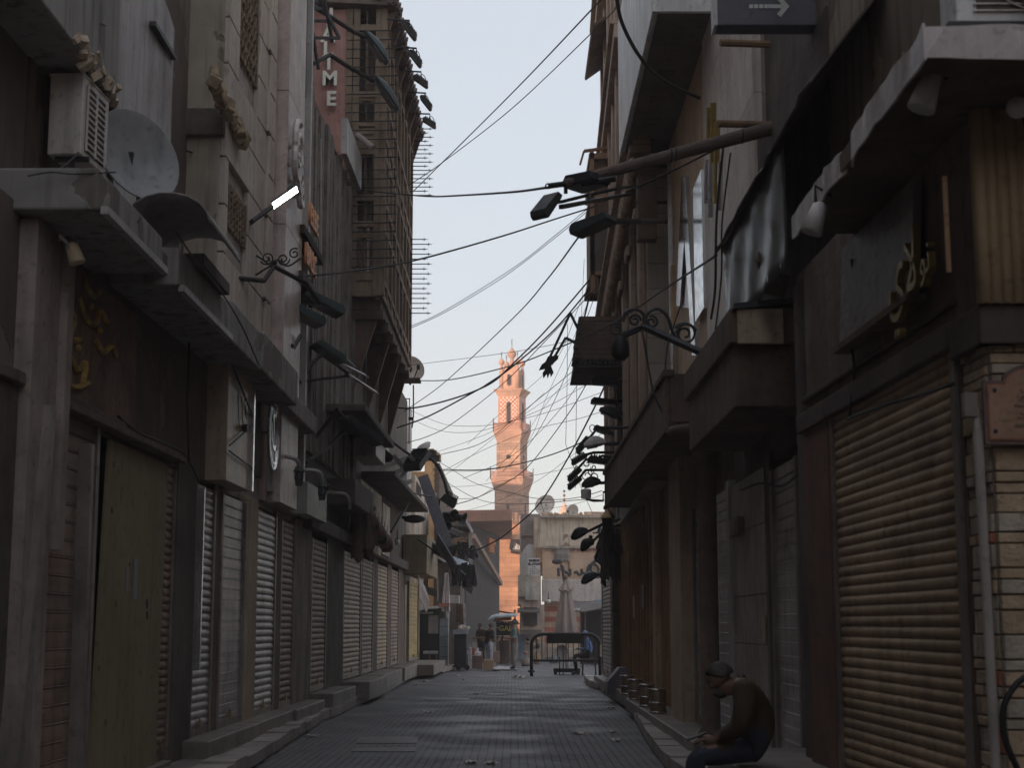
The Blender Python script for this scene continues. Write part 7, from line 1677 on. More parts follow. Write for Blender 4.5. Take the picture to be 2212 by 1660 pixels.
# flush repair slabs and manhole frames in the paving
for i, (q, lab) in enumerate(((((970, 1597), (1210 / 1.0 * 0 + 1000, 1590)), ''),)): pass
for i, (x0, x1, v0, v1, nm) in enumerate(((770, 900, 1594, 1608, 'drain_cover'), (758, 897, 1617, 1626, 'drain_cover'), (918, 1012, 1510, 1514, 'drain_cover'), (1050, 1090, 1500, 1503, 'drain_cover'))):
    a, b, c, d = G(x0, v1), G(x1, v1), G(x1 + 3, v0), G(x0 + 6, v0); mb = MB()
    mb.prism([a + Z0 * .001, b + Z0 * .001, c + Z0 * .001, d + Z0 * .001], (0, 0, .008)); one(mb, nm, M('worn_iron_cover', (.05, .05, .055), rough=.5, metal=.2, var=.3, streak=0), ('larger flush drain cover lower left in the street', 'long flush drain strip nearest the viewer', 'thin drain cover across the middle of the street', 'small bright edged cover far along the street')[i], 'drain cover')
# ================================================================ people
def skinbody(name, pts, edges, rad, parent, mats, zone, sub=2, extra=None):
    """one continuous skinned body; zone(co) gives the material slot of a point"""
    org = WL[parent.name]
    me = bpy.data.meshes.new('s'); keys = list(pts); ix = {k: i for i, k in enumerate(keys)}
    me.from_pydata([tuple(Vector(pts[k]) - org) for k in keys], [(ix[a], ix[b]) for a, b in edges], [])
    o = bpy.data.objects.new('s', me); COL.objects.link(o)
    sk = o.modifiers.new('k', 'SKIN'); 
    if not me.skin_vertices: me.skin_vertices.new()
    for k in keys:
        v = me.skin_vertices[0].data[ix[k]]; r = rad[k]; v.radius = r if hasattr(r, '__len__') else (r, r)
        v.use_root = (k == keys[0])
    sk.use_smooth_shade = True
    ss = o.modifiers.new('s', 'SUBSURF'); ss.levels = sub; ss.render_levels = sub
    bpy.context.view_layer.update()
    m2 = bpy.data.meshes.new_from_object(o.evaluated_get(bpy.context.evaluated_depsgraph_get()))
    bpy.data.objects.remove(o)
    if extra:
        bm = bmesh.new(); bm.from_mesh(m2); base = len(bm.verts)
        vs = [bm.verts.new(tuple(Vector(p) - org)) for p in extra.v]; bm.verts.ensure_lookup_table()
        for f in extra.f:
            try: bm.faces.new([vs[i] for i in f]).smooth = True
            except ValueError: pass
        bm.to_mesh(m2); bm.free()
    m2.materials.clear()
    for m in mats: m2.materials.append(m)
    for p in m2.polygons: p.material_index = zone(p.center + org); p.use_smooth = True
    ob = bpy.data.objects.new(name, m2); COL.objects.link(ob); ob.parent = parent; WL[ob.name] = org
    return ob
def fingers(mb, wrist, d, up, side, n=4, L=.085, curl=.6):
    """palm, four unequal bent fingers and a thumb from the side of the palm"""
    d, up, side = Vector(d).normalized(), Vector(up).normalized(), Vector(side).normalized(); w = Vector(wrist)
    mb.tube([w, w + d * .05, w + d * .088], [.026, .036, .034], 9)
    for k in range(n):
        b = w + d * .085 + side * (-.027 + .018 * k); l = L * (.86, 1, .94, .74)[k]; pts = [b]
        for j in range(3):
            a = curl * (j + .5); dd = d * math.cos(a) - up * math.sin(a); pts.append(pts[-1] + dd * l * (.45, .32, .23)[j])
        mb.tube(pts, [.0095, .009, .0082, .006], 7)
    b = w + d * .03 - side * .03; q = (d * .7 - side * .8 - up * .2).normalized(); mb.tube([b, b + q * .035, b + q * .05 + d * .02], [.013, .011, .008], 7)
def seg_zone(segs):
    def z(c):
        best, bi = 1e9, 0
        for a, b, m in segs:
            a, b = Vector(a), Vector(b); d = b - a; t = max(0, min(1, (c - a).dot(d) / max(1e-9, d.length_squared))); q = (c - a - d * t).length
            if q < best: best, bi = q, m
        return bi
    return z
mSkin = flat('skin', (.2, .115, .075), .55); mHair = M('black_hair', (.012, .01, .009), rough=.6, scale=8, streak=0, bump=.4)
def headpts(p, hc, f, up, s):
    """neck to crown, jaw, nose, ears about a head centre"""
    p.update(hb=hc - up * .07 - f * .015, hc=hc + up * .015 - f * .005, ht=hc + up * .085 - f * .02, jw=hc - up * .085 + f * .055, ns=hc + f * .105 - up * .005, el=hc + s * .078, er=hc - s * .078, hk=hc - f * .06 + up * .03)
    return [('hb', 'hc'), ('hc', 'ht'), ('hb', 'jw'), ('hc', 'ns'), ('hc', 'el'), ('hc', 'er'), ('hc', 'hk')], dict(hb=.062, hc=(.078, .082), ht=.058, jw=.034, ns=.016, el=.014, er=.014, hk=.06)
def hair(parent, hc, f, up, s, beard=False):
    q = Matrix((f, s, up)).transposed().to_quaternion(); mb = MB()
    n = 12; rows = []
    for i in range(n + 1):
        th = math.pi * .62 * i / n; row = []
        for k in range(21):
            a = 2 * math.pi * k / 20; c = math.cos(a); cut = .9 if c < .0 else .9 - .5 * c
            t2 = th * cut; r = .097 * (1 + .035 * math.sin(5 * a + 3 * i) + .02 * math.sin(11 * a + 2 * i)); row.append(hc + up * .02 - f * .012 + q @ Vector((r * 1.1 * math.sin(t2) * c, r * .92 * math.sin(t2) * math.sin(a), r * 1.12 * math.cos(t2))))
        rows.append(row)
    mb.sheet(rows[::-1], .012); mb.build('hair', mHair, parent, smooth=True)
    mb = MB()
    for sg in (-1, 1): mb.ball(hc + f * .083 + up * .03 + s * sg * .033, .011, 6); mb.bar(hc + f * .088 + up * .05 + s * (sg * .018), hc + f * .08 + up * .05 + s * (sg * .05), .01)
    mb.bar(hc + f * .098 - up * .055 - s * .022, hc + f * .098 - up * .055 + s * .022, .008); mb.build('face_features', mHair, parent)
    if beard:
        mb = MB(); mb.ball(hc + f * .05 - up * .085, .05, 8, (1, .95, .7)); mb.build('beard', mHair, parent, smooth=True)
def standing(loc, f, label, top, trousers, H=1.72, trim=None, lean=0.0, hands=(.28, 1.12)):
    k = H / 1.75; f = Vector(f).normalized(); s = Z0.cross(f); L = Vector(loc)
    t = thing('person', L, label, 'person')
    def p(ff, ss, z): return L + f * (ff + lean * max(0, z - .95)) * k + s * ss * k + Z0 * z * k
    P_ = dict(pel=p(-.01, 0, .96), sp=p(0, 0, 1.15), ch=p(.0, 0, 1.34), nk=p(.01, 0, 1.49)); R = dict(pel=(.17, .15), sp=(.17, .15), ch=(.19, .15), nk=.066)
    E_ = [('pel', 'sp'), ('sp', 'ch'), ('ch', 'nk')]; hc = p(.04, 0, 1.64); up = Z0; e2, r2 = headpts(P_, hc, f, up, s); E_ += [('nk', 'hb')] + e2; R.update(r2)
    ex = MB(); segs = [(P_['sp'], P_['ch'], 1), (P_['pel'], P_['pel'] + Z0 * .08, 1), (P_['nk'], hc + Z0 * .12, 0)]
    for sg, n in ((1, 'l'), (-1, 'r')):
        pts = dict(sh=p(-.0, .185 * sg, 1.41), eb=p(.03, .24 * sg, 1.13), wr=p(hands[0], .12 * sg, hands[1]), hp=p(0, .09 * sg, .9), kn=p(.03, .1 * sg, .5), an=p(-.02, .1 * sg, .09), to=p(.15, .11 * sg, .04))
        for q, rr_ in (('sh', .078), ('eb', .052), ('wr', .033), ('hp', .115), ('kn', .078), ('an', .058), ('to', .04)): P_[n + q] = pts[q]; R[n + q] = rr_
        E_ += [('ch', n + 'sh'), (n + 'sh', n + 'eb'), (n + 'eb', n + 'wr'), ('pel', n + 'hp'), (n + 'hp', n + 'kn'), (n + 'kn', n + 'an'), (n + 'an', n + 'to')]
        segs += [(pts['sh'], pts['eb'].lerp(pts['sh'], .15), 1), (pts['eb'], pts['wr'] + f * .2, 0), (pts['hp'], pts['an'] + Z0 * .06, 2), (pts['an'] - Z0 * .03, pts['to'], 3)]
        fingers(ex, pts['wr'], f + Vector((0, 0, .1)), Z0, s * sg, curl=.5)
    skinbody('body', P_, E_, R, t, [mSkin, top, trousers, mIron], seg_zone(segs), extra=ex)
    hair(t, hc, f, up, s)
    if trim:
        mb = MB(); mb.tube([P_['nk'] + (f * math.cos(a) * .08 + s * math.sin(a) * .085) * k - Z0 * .02 for a in [2 * math.pi * i / 14 for i in range(15)]], .02, 6, False); mb.build('collar', trim, t)
        for n in 'lr':
            a, b = P_[n + 'sh'], P_[n + 'eb']; c = a.lerp(b, .8); d = (b - a).normalized(); u = d.orthogonal().normalized(); v = d.cross(u); mb = MB(); mb.tube([c + (u * math.cos(q) + v * math.sin(q)) * .054 for q in [2 * math.pi * i / 12 for i in range(13)]], .012, 5, False); mb.build('sleeve_trim', trim, t)
    return t
g = G(1110, 1448)
t = standing(g, (-1, -.12, 0), 'person in a teal polo shirt with white collar standing sideways in the street', M('teal_polo', (.03, .075, .08), streak=0, scale=6), M('grey_trousers', (.085, .08, .085), streak=0, scale=5), 1.74, flat('trim_white', (.6, .6, .6), .8))
mb = MB(); c = g + Vector((-.42, -.05, 1.14)); mb.cbox(c, (.07, .05, .16), Quaternion((0, 1, 0), .3)); one(mb, 'mobile_phone', mIron, 'dark phone held by the person in the teal polo shirt', 'phone')
g2 = Vector((P(1056, 1400, 60).x, 60, 0))
standing(g2, (.8, .6, 0), 'person in a black top and pale blue jeans standing among the boxes', M('black_top', bright=False, col=(.014, .014, .016), streak=0), M('pale_jeans', (.26, .29, .36), streak=0, scale=6), 1.66, None, .12, (.26, 1.05))
# person in a blue hooded coat, seated sideways
def seated(label, J, R, f, s, hc, hup, mats, segs, hand, phone=None, hood=None, beard=False):
    t = thing('person', J['pel'], label, 'person'); e2, r2 = headpts(J, hc, f, hup, s); R = dict(R); R.update(r2)
    E_ = [('pel', 'sp'), ('sp', 'ch'), ('ch', 'nk'), ('nk', 'hb')] + e2; ex = MB()
    for n in 'lr':
        E_ += [('ch', n + 'sh'), (n + 'sh', n + 'eb'), (n + 'eb', n + 'wr'), ('pel', n + 'hp'), (n + 'hp', n + 'kn'), (n + 'kn', n + 'an'), (n + 'an', n + 'to')]
        fingers(ex, J[n + 'wr'], hand[n][0], hand[n][1], s * (1 if n == 'l' else -1), curl=.45)
    skinbody('body', J, E_, R, t, mats, seg_zone(segs(J)), extra=ex); return t
YB = 51.6; bx = P(1264, 1, YB).x; f = Vector((-1, -.05, 0)).normalized(); s = Z0.cross(f)
def q(ff, ss, z): return Vector((bx, YB, 0)) + f * ff + s * ss + Z0 * z
J = dict(pel=q(0, 0, .64), sp=q(.02, 0, .84), ch=q(.08, 0, 1.04), nk=q(.13, 0, 1.17)); R = dict(pel=(.15, .13), sp=.15, ch=(.16, .13), nk=.07)
for sg, n in ((1, 'l'), (-1, 'r')):
    J.update({n + 'sh': q(.07, .18 * sg, 1.1), n + 'eb': q(.12, .24 * sg, .83), n + 'wr': q(.34, .1 * sg, .84), n + 'hp': q(.08, .09 * sg, .63), n + 'kn': q(.5, .11 * sg, .62), n + 'an': q(.44, .11 * sg, .1), n + 'to': q(.6, .11 * sg, .04)})
    R.update({n + 'sh': .07, n + 'eb': .055, n + 'wr': .035, n + 'hp': .1, n + 'kn': .068, n + 'an': .045, n + 'to': .04})
mBlu = M('blue_coat', (.07, .15, .34), var=.2, scale=5, streak=0, rough=.7)
hc = q(.19, 0, 1.29)
def segs(J):
    o = [(J['pel'] + Z0 * .05, J['ch'], 1), (J['nk'], hc + Z0 * .1, 0)]
    for n in 'lr': o += [(J[n + 'sh'], J[n + 'wr'] - f * .04, 1), (J[n + 'wr'] + f * .05, J[n + 'wr'] + f * .15, 0), (J[n + 'hp'], J[n + 'kn'], 2), (J[n + 'kn'], J[n + 'an'] + Z0 * .06, 2), (J[n + 'an'] - Z0 * .03, J[n + 'to'], 3)]
    return o
t = seated('person in a blue hooded coat sitting sideways behind the pipe barrier', J, R, f, s, hc, Z0, [mSkin, mBlu, M('black_trousers', bright=False, col=(.016, .015, .016), streak=0), mIron], segs, dict(l=(f, Z0), r=(f, Z0)))
mb = MB(); n = 9; rows = []
for i in range(n + 1):
    th = math.pi * .72 * i / n; rows.append([hc - f * .02 + Vector((0, 0, .01)) + Vector((0, 0, 1)) * .135 * math.cos(th) + (f * math.cos(a) * (.125 if math.cos(a) < .3 else .07) + s * math.sin(a) * .12) * math.sin(th) for a in [2 * math.pi * k / 18 for k in range(19)]])
mb.sheet(rows[::-1], .015); mb.build('hood', mBlu, t, smooth=True)
# seated man in the right foreground, head bowed over his phone
YM = 11.5
J = dict(pel=P(1634, 1612, YM), sp=P(1640, 1562, YM), ch=P(1624, 1512, YM), nk=P(1597, 1483, YM)); R = dict(pel=(.16, .15), sp=(.15, .16), ch=(.13, .16), nk=.066)
J.update(lsh=P(1611, 1500, YM - .2), leb=P(1606, 1573, YM - .27), lwr=P(1549, 1601, YM - .14), rsh=P(1614, 1500, YM + .2), reb=P(1600, 1570, YM + .26), rwr=P(1545, 1600, YM + .1),
         lhp=P(1622, 1620, YM - .1), lkn=P(1502, 1634, YM - .14), lan=P(1520, 1762, YM - .14), lto=P(1480, 1774, YM - .16), rhp=P(1622, 1620, YM + .1), rkn=P(1494, 1640, YM + .16), ran=P(1512, 1766, YM + .16), rto=P(1476, 1776, YM + .2))
for n in 'lr': J[n + 'an'].z = .2; J[n + 'to'].z = .19
R.update(lsh=.1, leb=.078, lwr=.04, rsh=.1, reb=.078, rwr=.04, lhp=.1, lkn=.075, lan=.05, lto=.042, rhp=.1, rkn=.075, ran=.05, rto=.042)
f = Vector((-.86, -.1, -.5)).normalized(); s = Vector((.05, -1, .12)); s = (s - f * s.dot(f)).normalized(); hup = f.cross(s); hup = hup if hup.z > 0 else -hup
hc = P(1556, 1470, YM)
def segs(J):
    o = [(J['pel'] + Z0 * .05, J['ch'], 1), (J['nk'] - f * .03, hc, 0), (hc, hc + hup * .1, 0)]
    for n in 'lr': o += [(J[n + 'sh'], J[n + 'wr'] + X0 * .05, 1), (J[n + 'wr'] - X0 * .04 + Z0 * .02, J[n + 'wr'] - X0 * .15 + Z0 * .05, 0), (J[n + 'hp'], J[n + 'kn'] - Z0 * .02, 2), (J[n + 'kn'] - Z0 * .02, J[n + 'an'] + Z0 * .06, 2), (J[n + 'an'] - Z0 * .03, J[n + 'to'], 3)]
    return o
mJk = M('mustard_jacket', bright=False, col=(.055, .037, .018), var=.35, scale=5, streak=0, rough=.8, bump=.4)
hd = (Vector((-1, .1, .05)), Vector((0, -.3, 1)))
t = seated('person in a mustard jacket sitting on the right ledge, head bowed over a phone', J, R, f, s, hc, hup, [mSkin, mJk, M('navy_jeans', bright=False, col=(.045, .05, .075), streak=0, scale=6), mIron], segs, dict(l=hd, r=hd), beard=True)
hair(t, hc, f, hup, s, True)
mb = MB(); c0 = J['nk'] + Vector((.0, 0, -.01)); d = (hc - J['nk']).normalized(); u = d.orthogonal().normalized(); v = d.cross(u); mb.tube([c0 + (u * math.cos(a) + v * math.sin(a)) * .075 for a in [2 * math.pi * i / 16 for i in range(17)]], .026, 7, False); mb.build('collar', mJk, t, smooth=True)
mb = MB(); c = J['lwr'].lerp(J['rwr'], .5) + Vector((-.14, -.02, .03)); mb.cbox(c, (.15, .075, .012), Quaternion((0, 1, 0), -.35)); one(mb, 'mobile_phone', mIron, 'dark phone in the hands of the person in the mustard jacket', 'phone', bevel=.004)
# ================================================================ overhead cables
mCab = flat('cable_black', (.02, .02, .022), .6)
def cable(px, Y0_, Y1_, r, label, mat=None):
    n = len(px); L = [0]
    for a, b in zip(px, px[1:]): L.append(L[-1] + math.hypot(a[0] - b[0], a[1] - b[1]))
    pts = [P(*q, Y0_ + (Y1_ - Y0_) * l / L[-1]) for q, l in zip(px, L)]
    mb = MB(); mb.tube(bez(pts, 7), r, 6); one(mb, 'cable', mat or mCab, label, 'cable', 'cables strung across the street', smooth=True)
cs = [
 (((1330, -35), (1106, 201), (891, 415)), 21, 41, .014, 'upper straight cable crossing the top of the sky'),
 (((1330, 16), (1299, 50), (1106, 234), (953, 353), (882, 401)), 24, 41, .011, 'thinner cable just under the topmost straight cable'),
 (((720, 405), (800, 413), (881, 421), (936, 424.5), (991, 422.5), (1106, 415), (1184, 405)), 36, 15.2, .014, 'slack cable tied to the tip of the timber pole'),
 (((470, 612), (553, 606), (703, 592.6), (761, 586), (881, 566), (991, 537.5), (1106, 503.8), (1191, 476), (1285, 446)), 21, 37.5, .018, 'thick cable running over the left fronts to the wooden bay'),
 (((876, 710), (958, 672.6), (1106, 581), (1199, 508.8), (1282, 440)), 42, 37.5, .009, 'upper of a pair of thin cables rising to the wooden bay'),
 (((876, 714), (950, 681), (1030, 635), (1106, 586), (1199, 514), (1283, 445)), 42, 37.5, .009, 'lower of a pair of thin cables rising to the wooden bay'),
 (((872, 890), (956, 830), (1106, 690), (1181, 605), (1250, 512)), 45, 17.2, .011, 'thin cable climbing from the left tower to the rounded floodlight'),
 (((838, 879), (891, 882), (978, 862), (1058, 830), (1106, 788), (1181, 712), (1279, 598)), 44, 38, .022, 'thick sagging cable crossing in front of the minaret bulbs'),
 (((858, 925), (928, 898.7), (1028, 845), (1053, 830), (1106, 793), (1199, 711), (1285, 610)), 45, 38, .022, 'thick cable crossing its twin left of the minaret'),
 (((900, 823), (978, 820), (1106, 790), (1199, 755), (1279, 720), (1346, 685), (1450, 615), (1548, 552)), 43.3, 14.8, .013, 'long cable from the small dish to the sheet awning'),
 (((881, 790), (1106, 761), (1279, 727)), 43, 33, .006, 'hair thin cable passing behind the minaret top'),
 (((878, 957), (923, 943.7), (978, 915), (1086, 830), (1180, 735), (1290, 620)), 45, 37, .011, 'cable rising from the pale street lamp past the minaret'),
 (((882, 885), (953, 915), (1003, 921), (1063, 918), (1170, 895), (1300, 848)), 46, 36, .006, 'shallow hair thin cable level with the upper balcony'),
 (((884, 905), (948, 930), (1003, 935), (1063, 925), (1180, 880), (1306, 808)), 46, 36, .006, 'hair thin cable dipping just below the upper balcony'),
 (((915, 992), (963, 980), (1023, 965), (1066, 942), (1106, 909), (1206, 828), (1320, 735)), 47, 33, .009, 'wavy cable rising across the middle shaft of the minaret'),
 (((935, 1014), (1028, 1016), (1106, 1006), (1194, 982), (1275, 948)), 50, 33, .014, 'thick cable level with the lower balcony railing'),
 (((935, 1018), (1028, 1018), (1080, 1012)), 50, 46, .007, 'thin cable wound along the lower balcony cable'),
 (((965, 1095), (1028, 1077), (1106, 1036), (1151, 997), (1226, 897), (1267, 830), (1332, 715)), 50, 33, .012, 'long curve of cable rising across the lower balcony'),
 (((948, 1172), (1016, 1190), (1066, 1172), (1106, 1144), (1164, 1090), (1226, 992), (1286, 877), (1310, 825)), 50, 34, .02, 'thick cable sagging low before the dark mosque wall'),
 (((935, 990), (978, 1016), (1028, 1045), (1106, 1066), (1156, 1077), (1206, 1080), (1256, 1074), (1300, 1061)), 50, 33, .008, 'long slack cable dipping beside the plaster house dishes'),
 (((948, 1032), (1016, 1072), (1063, 1087), (1106, 1090), (1180, 1087), (1262, 1080), (1320, 1082)), 50, 32, .008, 'lowest slack cable above the timber roof'),
 (((935, 1040), (978, 1016), (1063, 950), (1106, 915), (1175, 850)), 50, 40, .006, 'hair thin diagonal cable meeting the knot of wires'),
 (((980, 1078), (1028, 1076), (1066, 1055), (1106, 1035)), 48, 44, .007, 'short curved cable at the floodlight with the curved arm'),
 (((1226, 700), (1225, 830), (1222, 960)), 36, 36, .006, 'hair thin wire hanging upright left of the broken lamp'),
 (((1247, 795), (1245, 880), (1243, 1055)), 35, 35, .006, 'hair thin wire hanging upright below the shingled bay'),
 (((1285, 640), (1214, 830), (1151, 950), (1085, 1020)), 37, 45, .008, 'thin straight cable falling from the wooden bay past the balconies'),
 (((1255, 650), (1200, 780), (1106, 870), (1010, 960)), 37, 46, .006, 'hair thin cable falling behind the broken lamp'),
 (((1300, 745), (1210, 885), (1106, 985), (1000, 1035)), 34, 46, .007, 'thin cable from the shingled bay across the round window'),
 (((1222, 960), (1250, 1040), (1280, 1110)), 36, 36, .006, 'hair thin wire slanting down to the white camera'),
 (((1331, -10), (1344, 50), (1382, 122), (1432, 172), (1512, 212)), 17, 17.5, .022, 'thick hose like cable drooping under the white bay'),
 (((1352, 415), (1457, 367), (1569, 312), (1640, 290)), 17, 15.5, .011, 'pale cable slanting under the timber pole'),
 (((404, 326), (500, 356), (638, 388), (700, 402)), 19, 28, .013, 'cable sagging across the pale stone building'),
 (((1562, 318), (1548, 470), (1545, 620), (1536, 690)), 15.3, 15.5, .013, 'dark cable hanging down the marble wall'),
 (((1578, 330), (1560, 480), (1558, 600), (1540, 760)), 15.2, 15.4, .009, 'second thinner cable hanging beside the sheet awning'),
 (((1478, 640), (1460, 690), (1440, 760), (1436, 830)), 20, 20, .009, 'thin cable hanging over the bright metal strip'),
 (((0, 418), (60, 400), (130, 365), (170, 330)), 11.5, 12.6, .01, 'cable crossing the dark wall at the far left'),
 (((60, 380), (110, 372), (160, 376), (250, 372)), 11.4, 11.6, .006, 'pale cable lying along the left canopy edge', ),
 (((1385, 700), (1400, 790), (1412, 850), (1430, 890), (1452, 935)), 20, 19.5, .013, 'loose cable drooping beside the tan facing'),
 (((1332, 840), (1338, 890), (1345, 940)), 33, 32, .016, 'upright bundle of cable behind the right lamps'),
 (((1326, 815), (1330, 870), (1334, 905)), 34, 33, .016, 'second upright cable looping behind the right lamps'),
 (((1330, 880), (1250, 905), (1150, 930), (1040, 975), (935, 1030)), 33, 48, .006, 'hair thin wire fanning left from the upper right lamps'),
 (((1300, 1000), (1230, 1012), (1140, 1030), (1020, 1050), (940, 1052)), 33, 49, .005, 'hair thin wire fanning left from the ribbed floodlights'),
 (((1320, 700), (1260, 790), (1190, 860), (1120, 960), (1050, 1040)), 33, 46, .005, 'hair thin wire crossing the middle shaft from the shingled bay'),
 (((1275, 640), (1235, 740), (1180, 860), (1150, 940), (1100, 1010)), 37, 45, .005, 'hair thin wire falling steeply just right of the minaret'),
 (((1320, 760), (1200, 850), (1080, 925), (950, 975), (890, 985)), 33, 45, .005, 'hair thin wire ending at the grey lamp bars'),
 (((1330, 915), (1235, 985), (1160, 1040), (1070, 1085), (985, 1110)), 32, 50, .005, 'hair thin wire falling to the dark loudspeakers'),
 (((1262, 560), (1255, 700), (1249, 800)), 37, 37, .005, 'hair thin wire hanging below the wooden bay'),
 (((1300, 1070), (1240, 1090), (1180, 1100), (1110, 1106)), 33, 60, .005, 'hair thin wire running from the white camera to the timber roof'),
]
for c in cs: cable(*c)
# vertical white line and small strings
mb = MB(); mb.tube([LW.pt(693, 300, .25), LW.pt(695, 700, .25)], .008, 5); one(mb, 'cord', M('pale_cord', (.4, .4, .4), streak=0), 'pale cord hanging down the boarded house front', 'cord')
# ================================================================ wall wiring, notices and small street clutter
def wcable(W, px, o, r, label, wob=.0):
    rr = random.Random(len(label)); pts = [W.pt(*q, o + rr.uniform(0, .05)) for q in px]
    mb = MB(); mb.tube(bez(pts, 6), r, 5); one(mb, 'wall_cable', mCab, label, 'cable', 'cables running along the house walls', smooth=True)
wcable(LW, ((380, 500), (420, 560), (470, 620), (520, 700), (560, 790)), .75, .009, 'wall cable draped over the middle of the left canopy')
wcable(LW, ((255, 900), (300, 935), (360, 960), (400, 985), (430, 1040)), .06, .012, 'wall cable stapled over the yellow board')
wcable(LW, ((405, 640), (408, 760), (404, 880), (408, 1000)), .06, .014, 'upright wall cable left of the glazed showcase')
wcable(LW, ((500, 790), (530, 800), (565, 840), (600, 900), (640, 960)), .1, .01, 'wall cable drooping past the gilded oval relief')
wcable(LW, ((660, 1010), (700, 1040), (745, 1075), (780, 1110), (830, 1165)), .14, .012, 'wall cable along the pale panels of the boarded house')
wcable(RN, ((1830, 905), (1900, 880), (1960, 862), (2060, 830)), .1, .01, 'wall cable following the lintel of the wide tan shutter')
wcable(RF, ((1600, 1060), (1640, 1045), (1690, 1050), (1740, 1010)), .1, .012, 'wall cable over the grey shutter behind the seated man')
wcable(RF, ((1408, 960), (1425, 930), (1448, 905), (1478, 860)), .1, .012, 'wall cable by the round capital of the dark column')
wcable(RN, ((1840, 560), (1850, 640), (1838, 720), (1845, 800), (1835, 900)), .05, .011, 'upright wall cable left of the gilded sign')
# notices stuck on shutters and piers
def notice(W, px, v, w, h, o, c, label):
    a = W.pt(px, v, o); mb = MB(); u = W.u if W.side > 0 else -W.u
    rows = [[a + u * (w * i / 3) + W.n * (.004 + .006 * math.sin(2.1 * i + j)) - Z0 * (h * j / 3) for i in range(4)] for j in range(4)]
    mb.sheet(rows, .002); one(mb, 'notice', M('notice_%d' % int(c[0] * 100 + c[2] * 7), c, var=.25, scale=14, streak=.4), label, 'notice', 'paper notices on the shop fronts')
notice(LW, 420, 1300, .3, .42, -.05, (.3, .3, .3), 'torn pale notice on the first grey shutter left of the beige pier')
notice(LW, 497, 1265, .35, .3, -.05, (.24, .2, .12), 'yellowed notice on the flat grey shutter beside the beige pier')
notice(LW, 572, 1240, .3, .4, -.04, (.22, .26, .3), 'bluish notice on the ribbed grey shutter under the silver letters')
notice(LW, 672, 1210, .2, .55, .1, (.42, .42, .44), 'narrow white notice on a dark pier of the boarded house')
notice(RN, 1905, 1290, .24, .17, -.06, (.2, .17, .14), 'faded notice on the wide tan shutter')
notice(RF, 1716, 1240, .18, .24, -.03, (.22, .22, .24), 'grey notice on the shutter behind the seated man')
notice(RF, 1648, 1330, .2, .26, .07, (.26, .23, .17), 'curling notice on the marble patch')
# hanging bare bulbs and small shop lamps
for px, v, Y, lab in ((858, 1172, 46, 'round pale bulb lamp hung at the olive shutter hood'), (905, 1210, 56, 'pale bulb lamp under the blue awning'), (1185, 1300, 60, 'hanging bulb lamp left of the closed parasol')):
    t = thing('bulb_lamp', P(px, v, Y) + Z0 * .3, lab, 'lamp'); c = P(px, v, Y)
    mb = MB(); mb.ball(c, .085, 9); mb.build('bulb', mLampW, t, smooth=True); mb = MB(); mb.tube([c + Z0 * .07, c + Z0 * .35], .012, 5); mb.lathe([(.03, .06), (.035, .1), (.02, .14)], c, None, 8); mb.build('holder', mIron, t)
# poles, hung tools and stacked goods near the small shop house
t = thing('hanging_pots', P(1150, 1390, 68), 'string of small pots and baskets hung on the small shop house', 'pots'); rr = random.Random(77)
for k in range(9):
    c = P(1134 + rr.uniform(0, 32), 1378 + rr.uniform(0, 34), 69.5); mb = MB(); r = rr.uniform(.08, .16); mb.lathe([(r * .5, -r), (r, -r * .2), (r * .8, r * .5), (r * .5, r * .6)], c, None, 10); mb.build('pot', (mWood, M('copper_pot', (.22, .12, .07), rough=.5, metal=.3), mIronB)[k % 3], t, smooth=True)
t = thing('timber_props', P(1108, 1340, 78), 'loose timbers and poles jutting from the sunlit pier base', 'timber'); mb = MB()
for a, b in (((1078, 1322), (1112, 1327)), ((1098, 1344), (1116, 1347)), ((1100, 1352), (1116, 1351)), ((1112, 1318), (1113, 1368)), ((1116, 1352), (1120, 1376))): mb.bar(P(*a, 78), P(*b, 78), .08)
mb.build('pole', mWoodD, t)
for i, (px, v, w, h, c, lab) in enumerate(((1136, 1440, .35, .4, (.12, .11, .1), 'grey sack leaning by the small shop house'), (1160, 1436, .3, .5, (.2, .13, .08), 'brown sack standing behind the barrier'), (1196, 1434, .4, .35, (.1, .12, .13), 'bluish sack behind the black barrier'))):
    p = G(px, v); mb = MB(); mb.lathe([(w * .4, 0), (w * .5, h * .2), (w * .45, h * .7), (w * .2, h * .9), (w * .25, h)], p, None, 12)
    for q in range(len(mb.v)): mb.v[q] += Vector((random.uniform(-.02, .02), random.uniform(-.02, .02), 0))
    one(mb, 'sack', M('sack%d' % i, c, var=.3, scale=6, streak=.2), lab, 'sack', smooth=True)
# cables on the roof edge and rubble of the plaster house
mb = MB(); rr = random.Random(55)
for k in range(34):
    x = rr.uniform(1.6, 5.2); s = rr.uniform(.08, .22); mb.cbox((x, JY + rr.uniform(0, .6), zv(1117, JY) + s * .4), (s * 1.6, s, s), Quaternion((1, rr.uniform(-.4, .4), rr.uniform(-.4, .4), rr.uniform(-.6, .6))).normalized())
mb.build('roof_rubble', M('rubble', (.36, .28, .19)), house_J)
# soot coloured shop goods hanging under the left awnings
t = thing('hanging_bags', P(832, 1150, 44), 'cluster of dark bags hung in front of the pale shop panels', 'bags')
for k in range(7):
    c = LW.pt(800 + k * 6, 1120 + k * 9, .45); mb = MB(); mb.lathe([(.05, .2), (.13, .05), (.16, -.12), (.1, -.22)], c, None, 9); mb.tube([c + Z0 * .18, c + Z0 * .42], .01, 4); mb.build('bag', (mWoodD, mIronB, M('maroon_bag', (.1, .04, .04)))[k % 3], t, smooth=True)

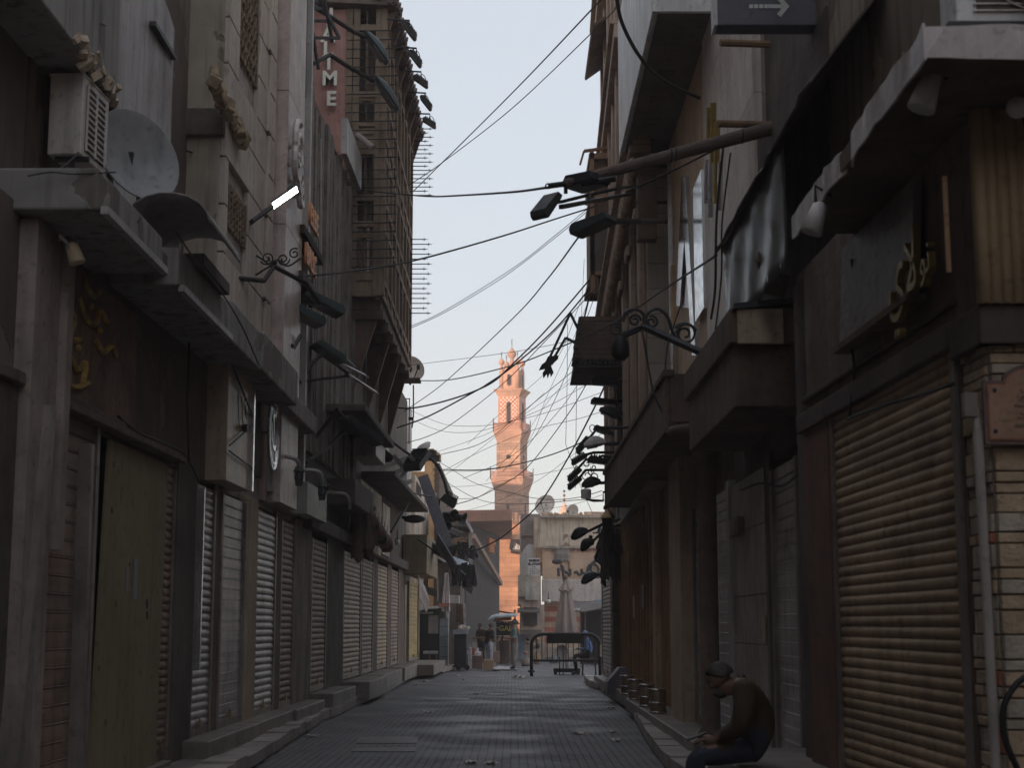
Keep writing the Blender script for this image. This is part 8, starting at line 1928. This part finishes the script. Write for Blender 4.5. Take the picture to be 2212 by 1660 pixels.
# a few more things crowding the far left stalls
for i, (a, b, c, d, Y, col, lab) in enumerate((((905, 1262), (950, 1276), (948, 1290), (904, 1276), 59, (.05, .05, .055), 'short dark awning just above the glazed booth'), ((1000, 1252), (1024, 1264), (1020, 1282), (998, 1268), 58.5, (.07, .09, .08), 'greenish torn awning beside the grey crate'), ((955, 1130), (1000, 1150), (998, 1160), (952, 1142), 57, (.12, .12, .13), 'narrow tin sheet tilted before the roofed hut'))):
    mb = MB(); mb.sheet([[P(*a, Y), P(*b, Y)], [P(*d, Y + 1.6), P(*c, Y + 1.6)]], .04); one(mb, 'small_awning', M('small_awning%d' % i, col, streak=.3), lab, 'awning')
g3 = Vector((P(1040, 1400, 66).x, 66, 0))
standing(g3, (-.6, -.7, 0), 'person in a dark brown shirt standing behind the crates near the mosque wall', M('brown_shirt', bright=False, col=(.05, .035, .03)), M('black_trousers', bright=False, col=(.016, .015, .016)), 1.66, None, .1)
t = thing('goods_rack', P(1022, 1400, 58.5), 'low rack of mixed pale and dark goods between the cart and the crates', 'rack'); rr = random.Random(91); x0, x1 = P(1013, 1, 58.5).x, P(1046, 1, 58.5).x
mb = MB(); mb.box(x0, x1, 58.4, 59, .5, .54); mb.build('shelf', mWood, t)
for sx in (x0 + .03, x1 - .07): mb = MB(); mb.box(sx, sx + .04, 58.4, 58.45, 0, .5); mb.build('leg', mWood, t)
for k in range(9):
    w = rr.uniform(.05, .12); x = rr.uniform(x0, x1 - w); mb = MB(); mb.box(x, x + w, 58.45 + .05 * k, 58.5 + .05 * k, .54, .54 + rr.uniform(.08, .26)); mb.build('goods', (mWhite, mWoodD, M('red_goods', (.25, .06, .05)), mGreyP)[k % 4], t, bevel=.008)
# ================================================================ thin haze volume, added to lift the darkest tones
HB = MB(); HB.box(-120, 120, -60, 230, -1.0, 32)
hm = bpy.data.materials.new('haze'); hm.use_nodes = True
hn, hl = hm.node_tree.nodes, hm.node_tree.links
hn.remove(hn['Principled BSDF'])
pv = hn.new('ShaderNodeVolumePrincipled'); pv.inputs['Color'].default_value = (.92, .86, .85, 1); pv.inputs['Density'].default_value = .0018; pv.inputs['Anisotropy'].default_value = .0
hl.new(pv.outputs[0], hn['Material Output'].inputs['Volume'])
struct(HB.build('haze', hm, origin=(0, 0, 0)), 'stuff')
scene.cycles.volume_bounces = 2
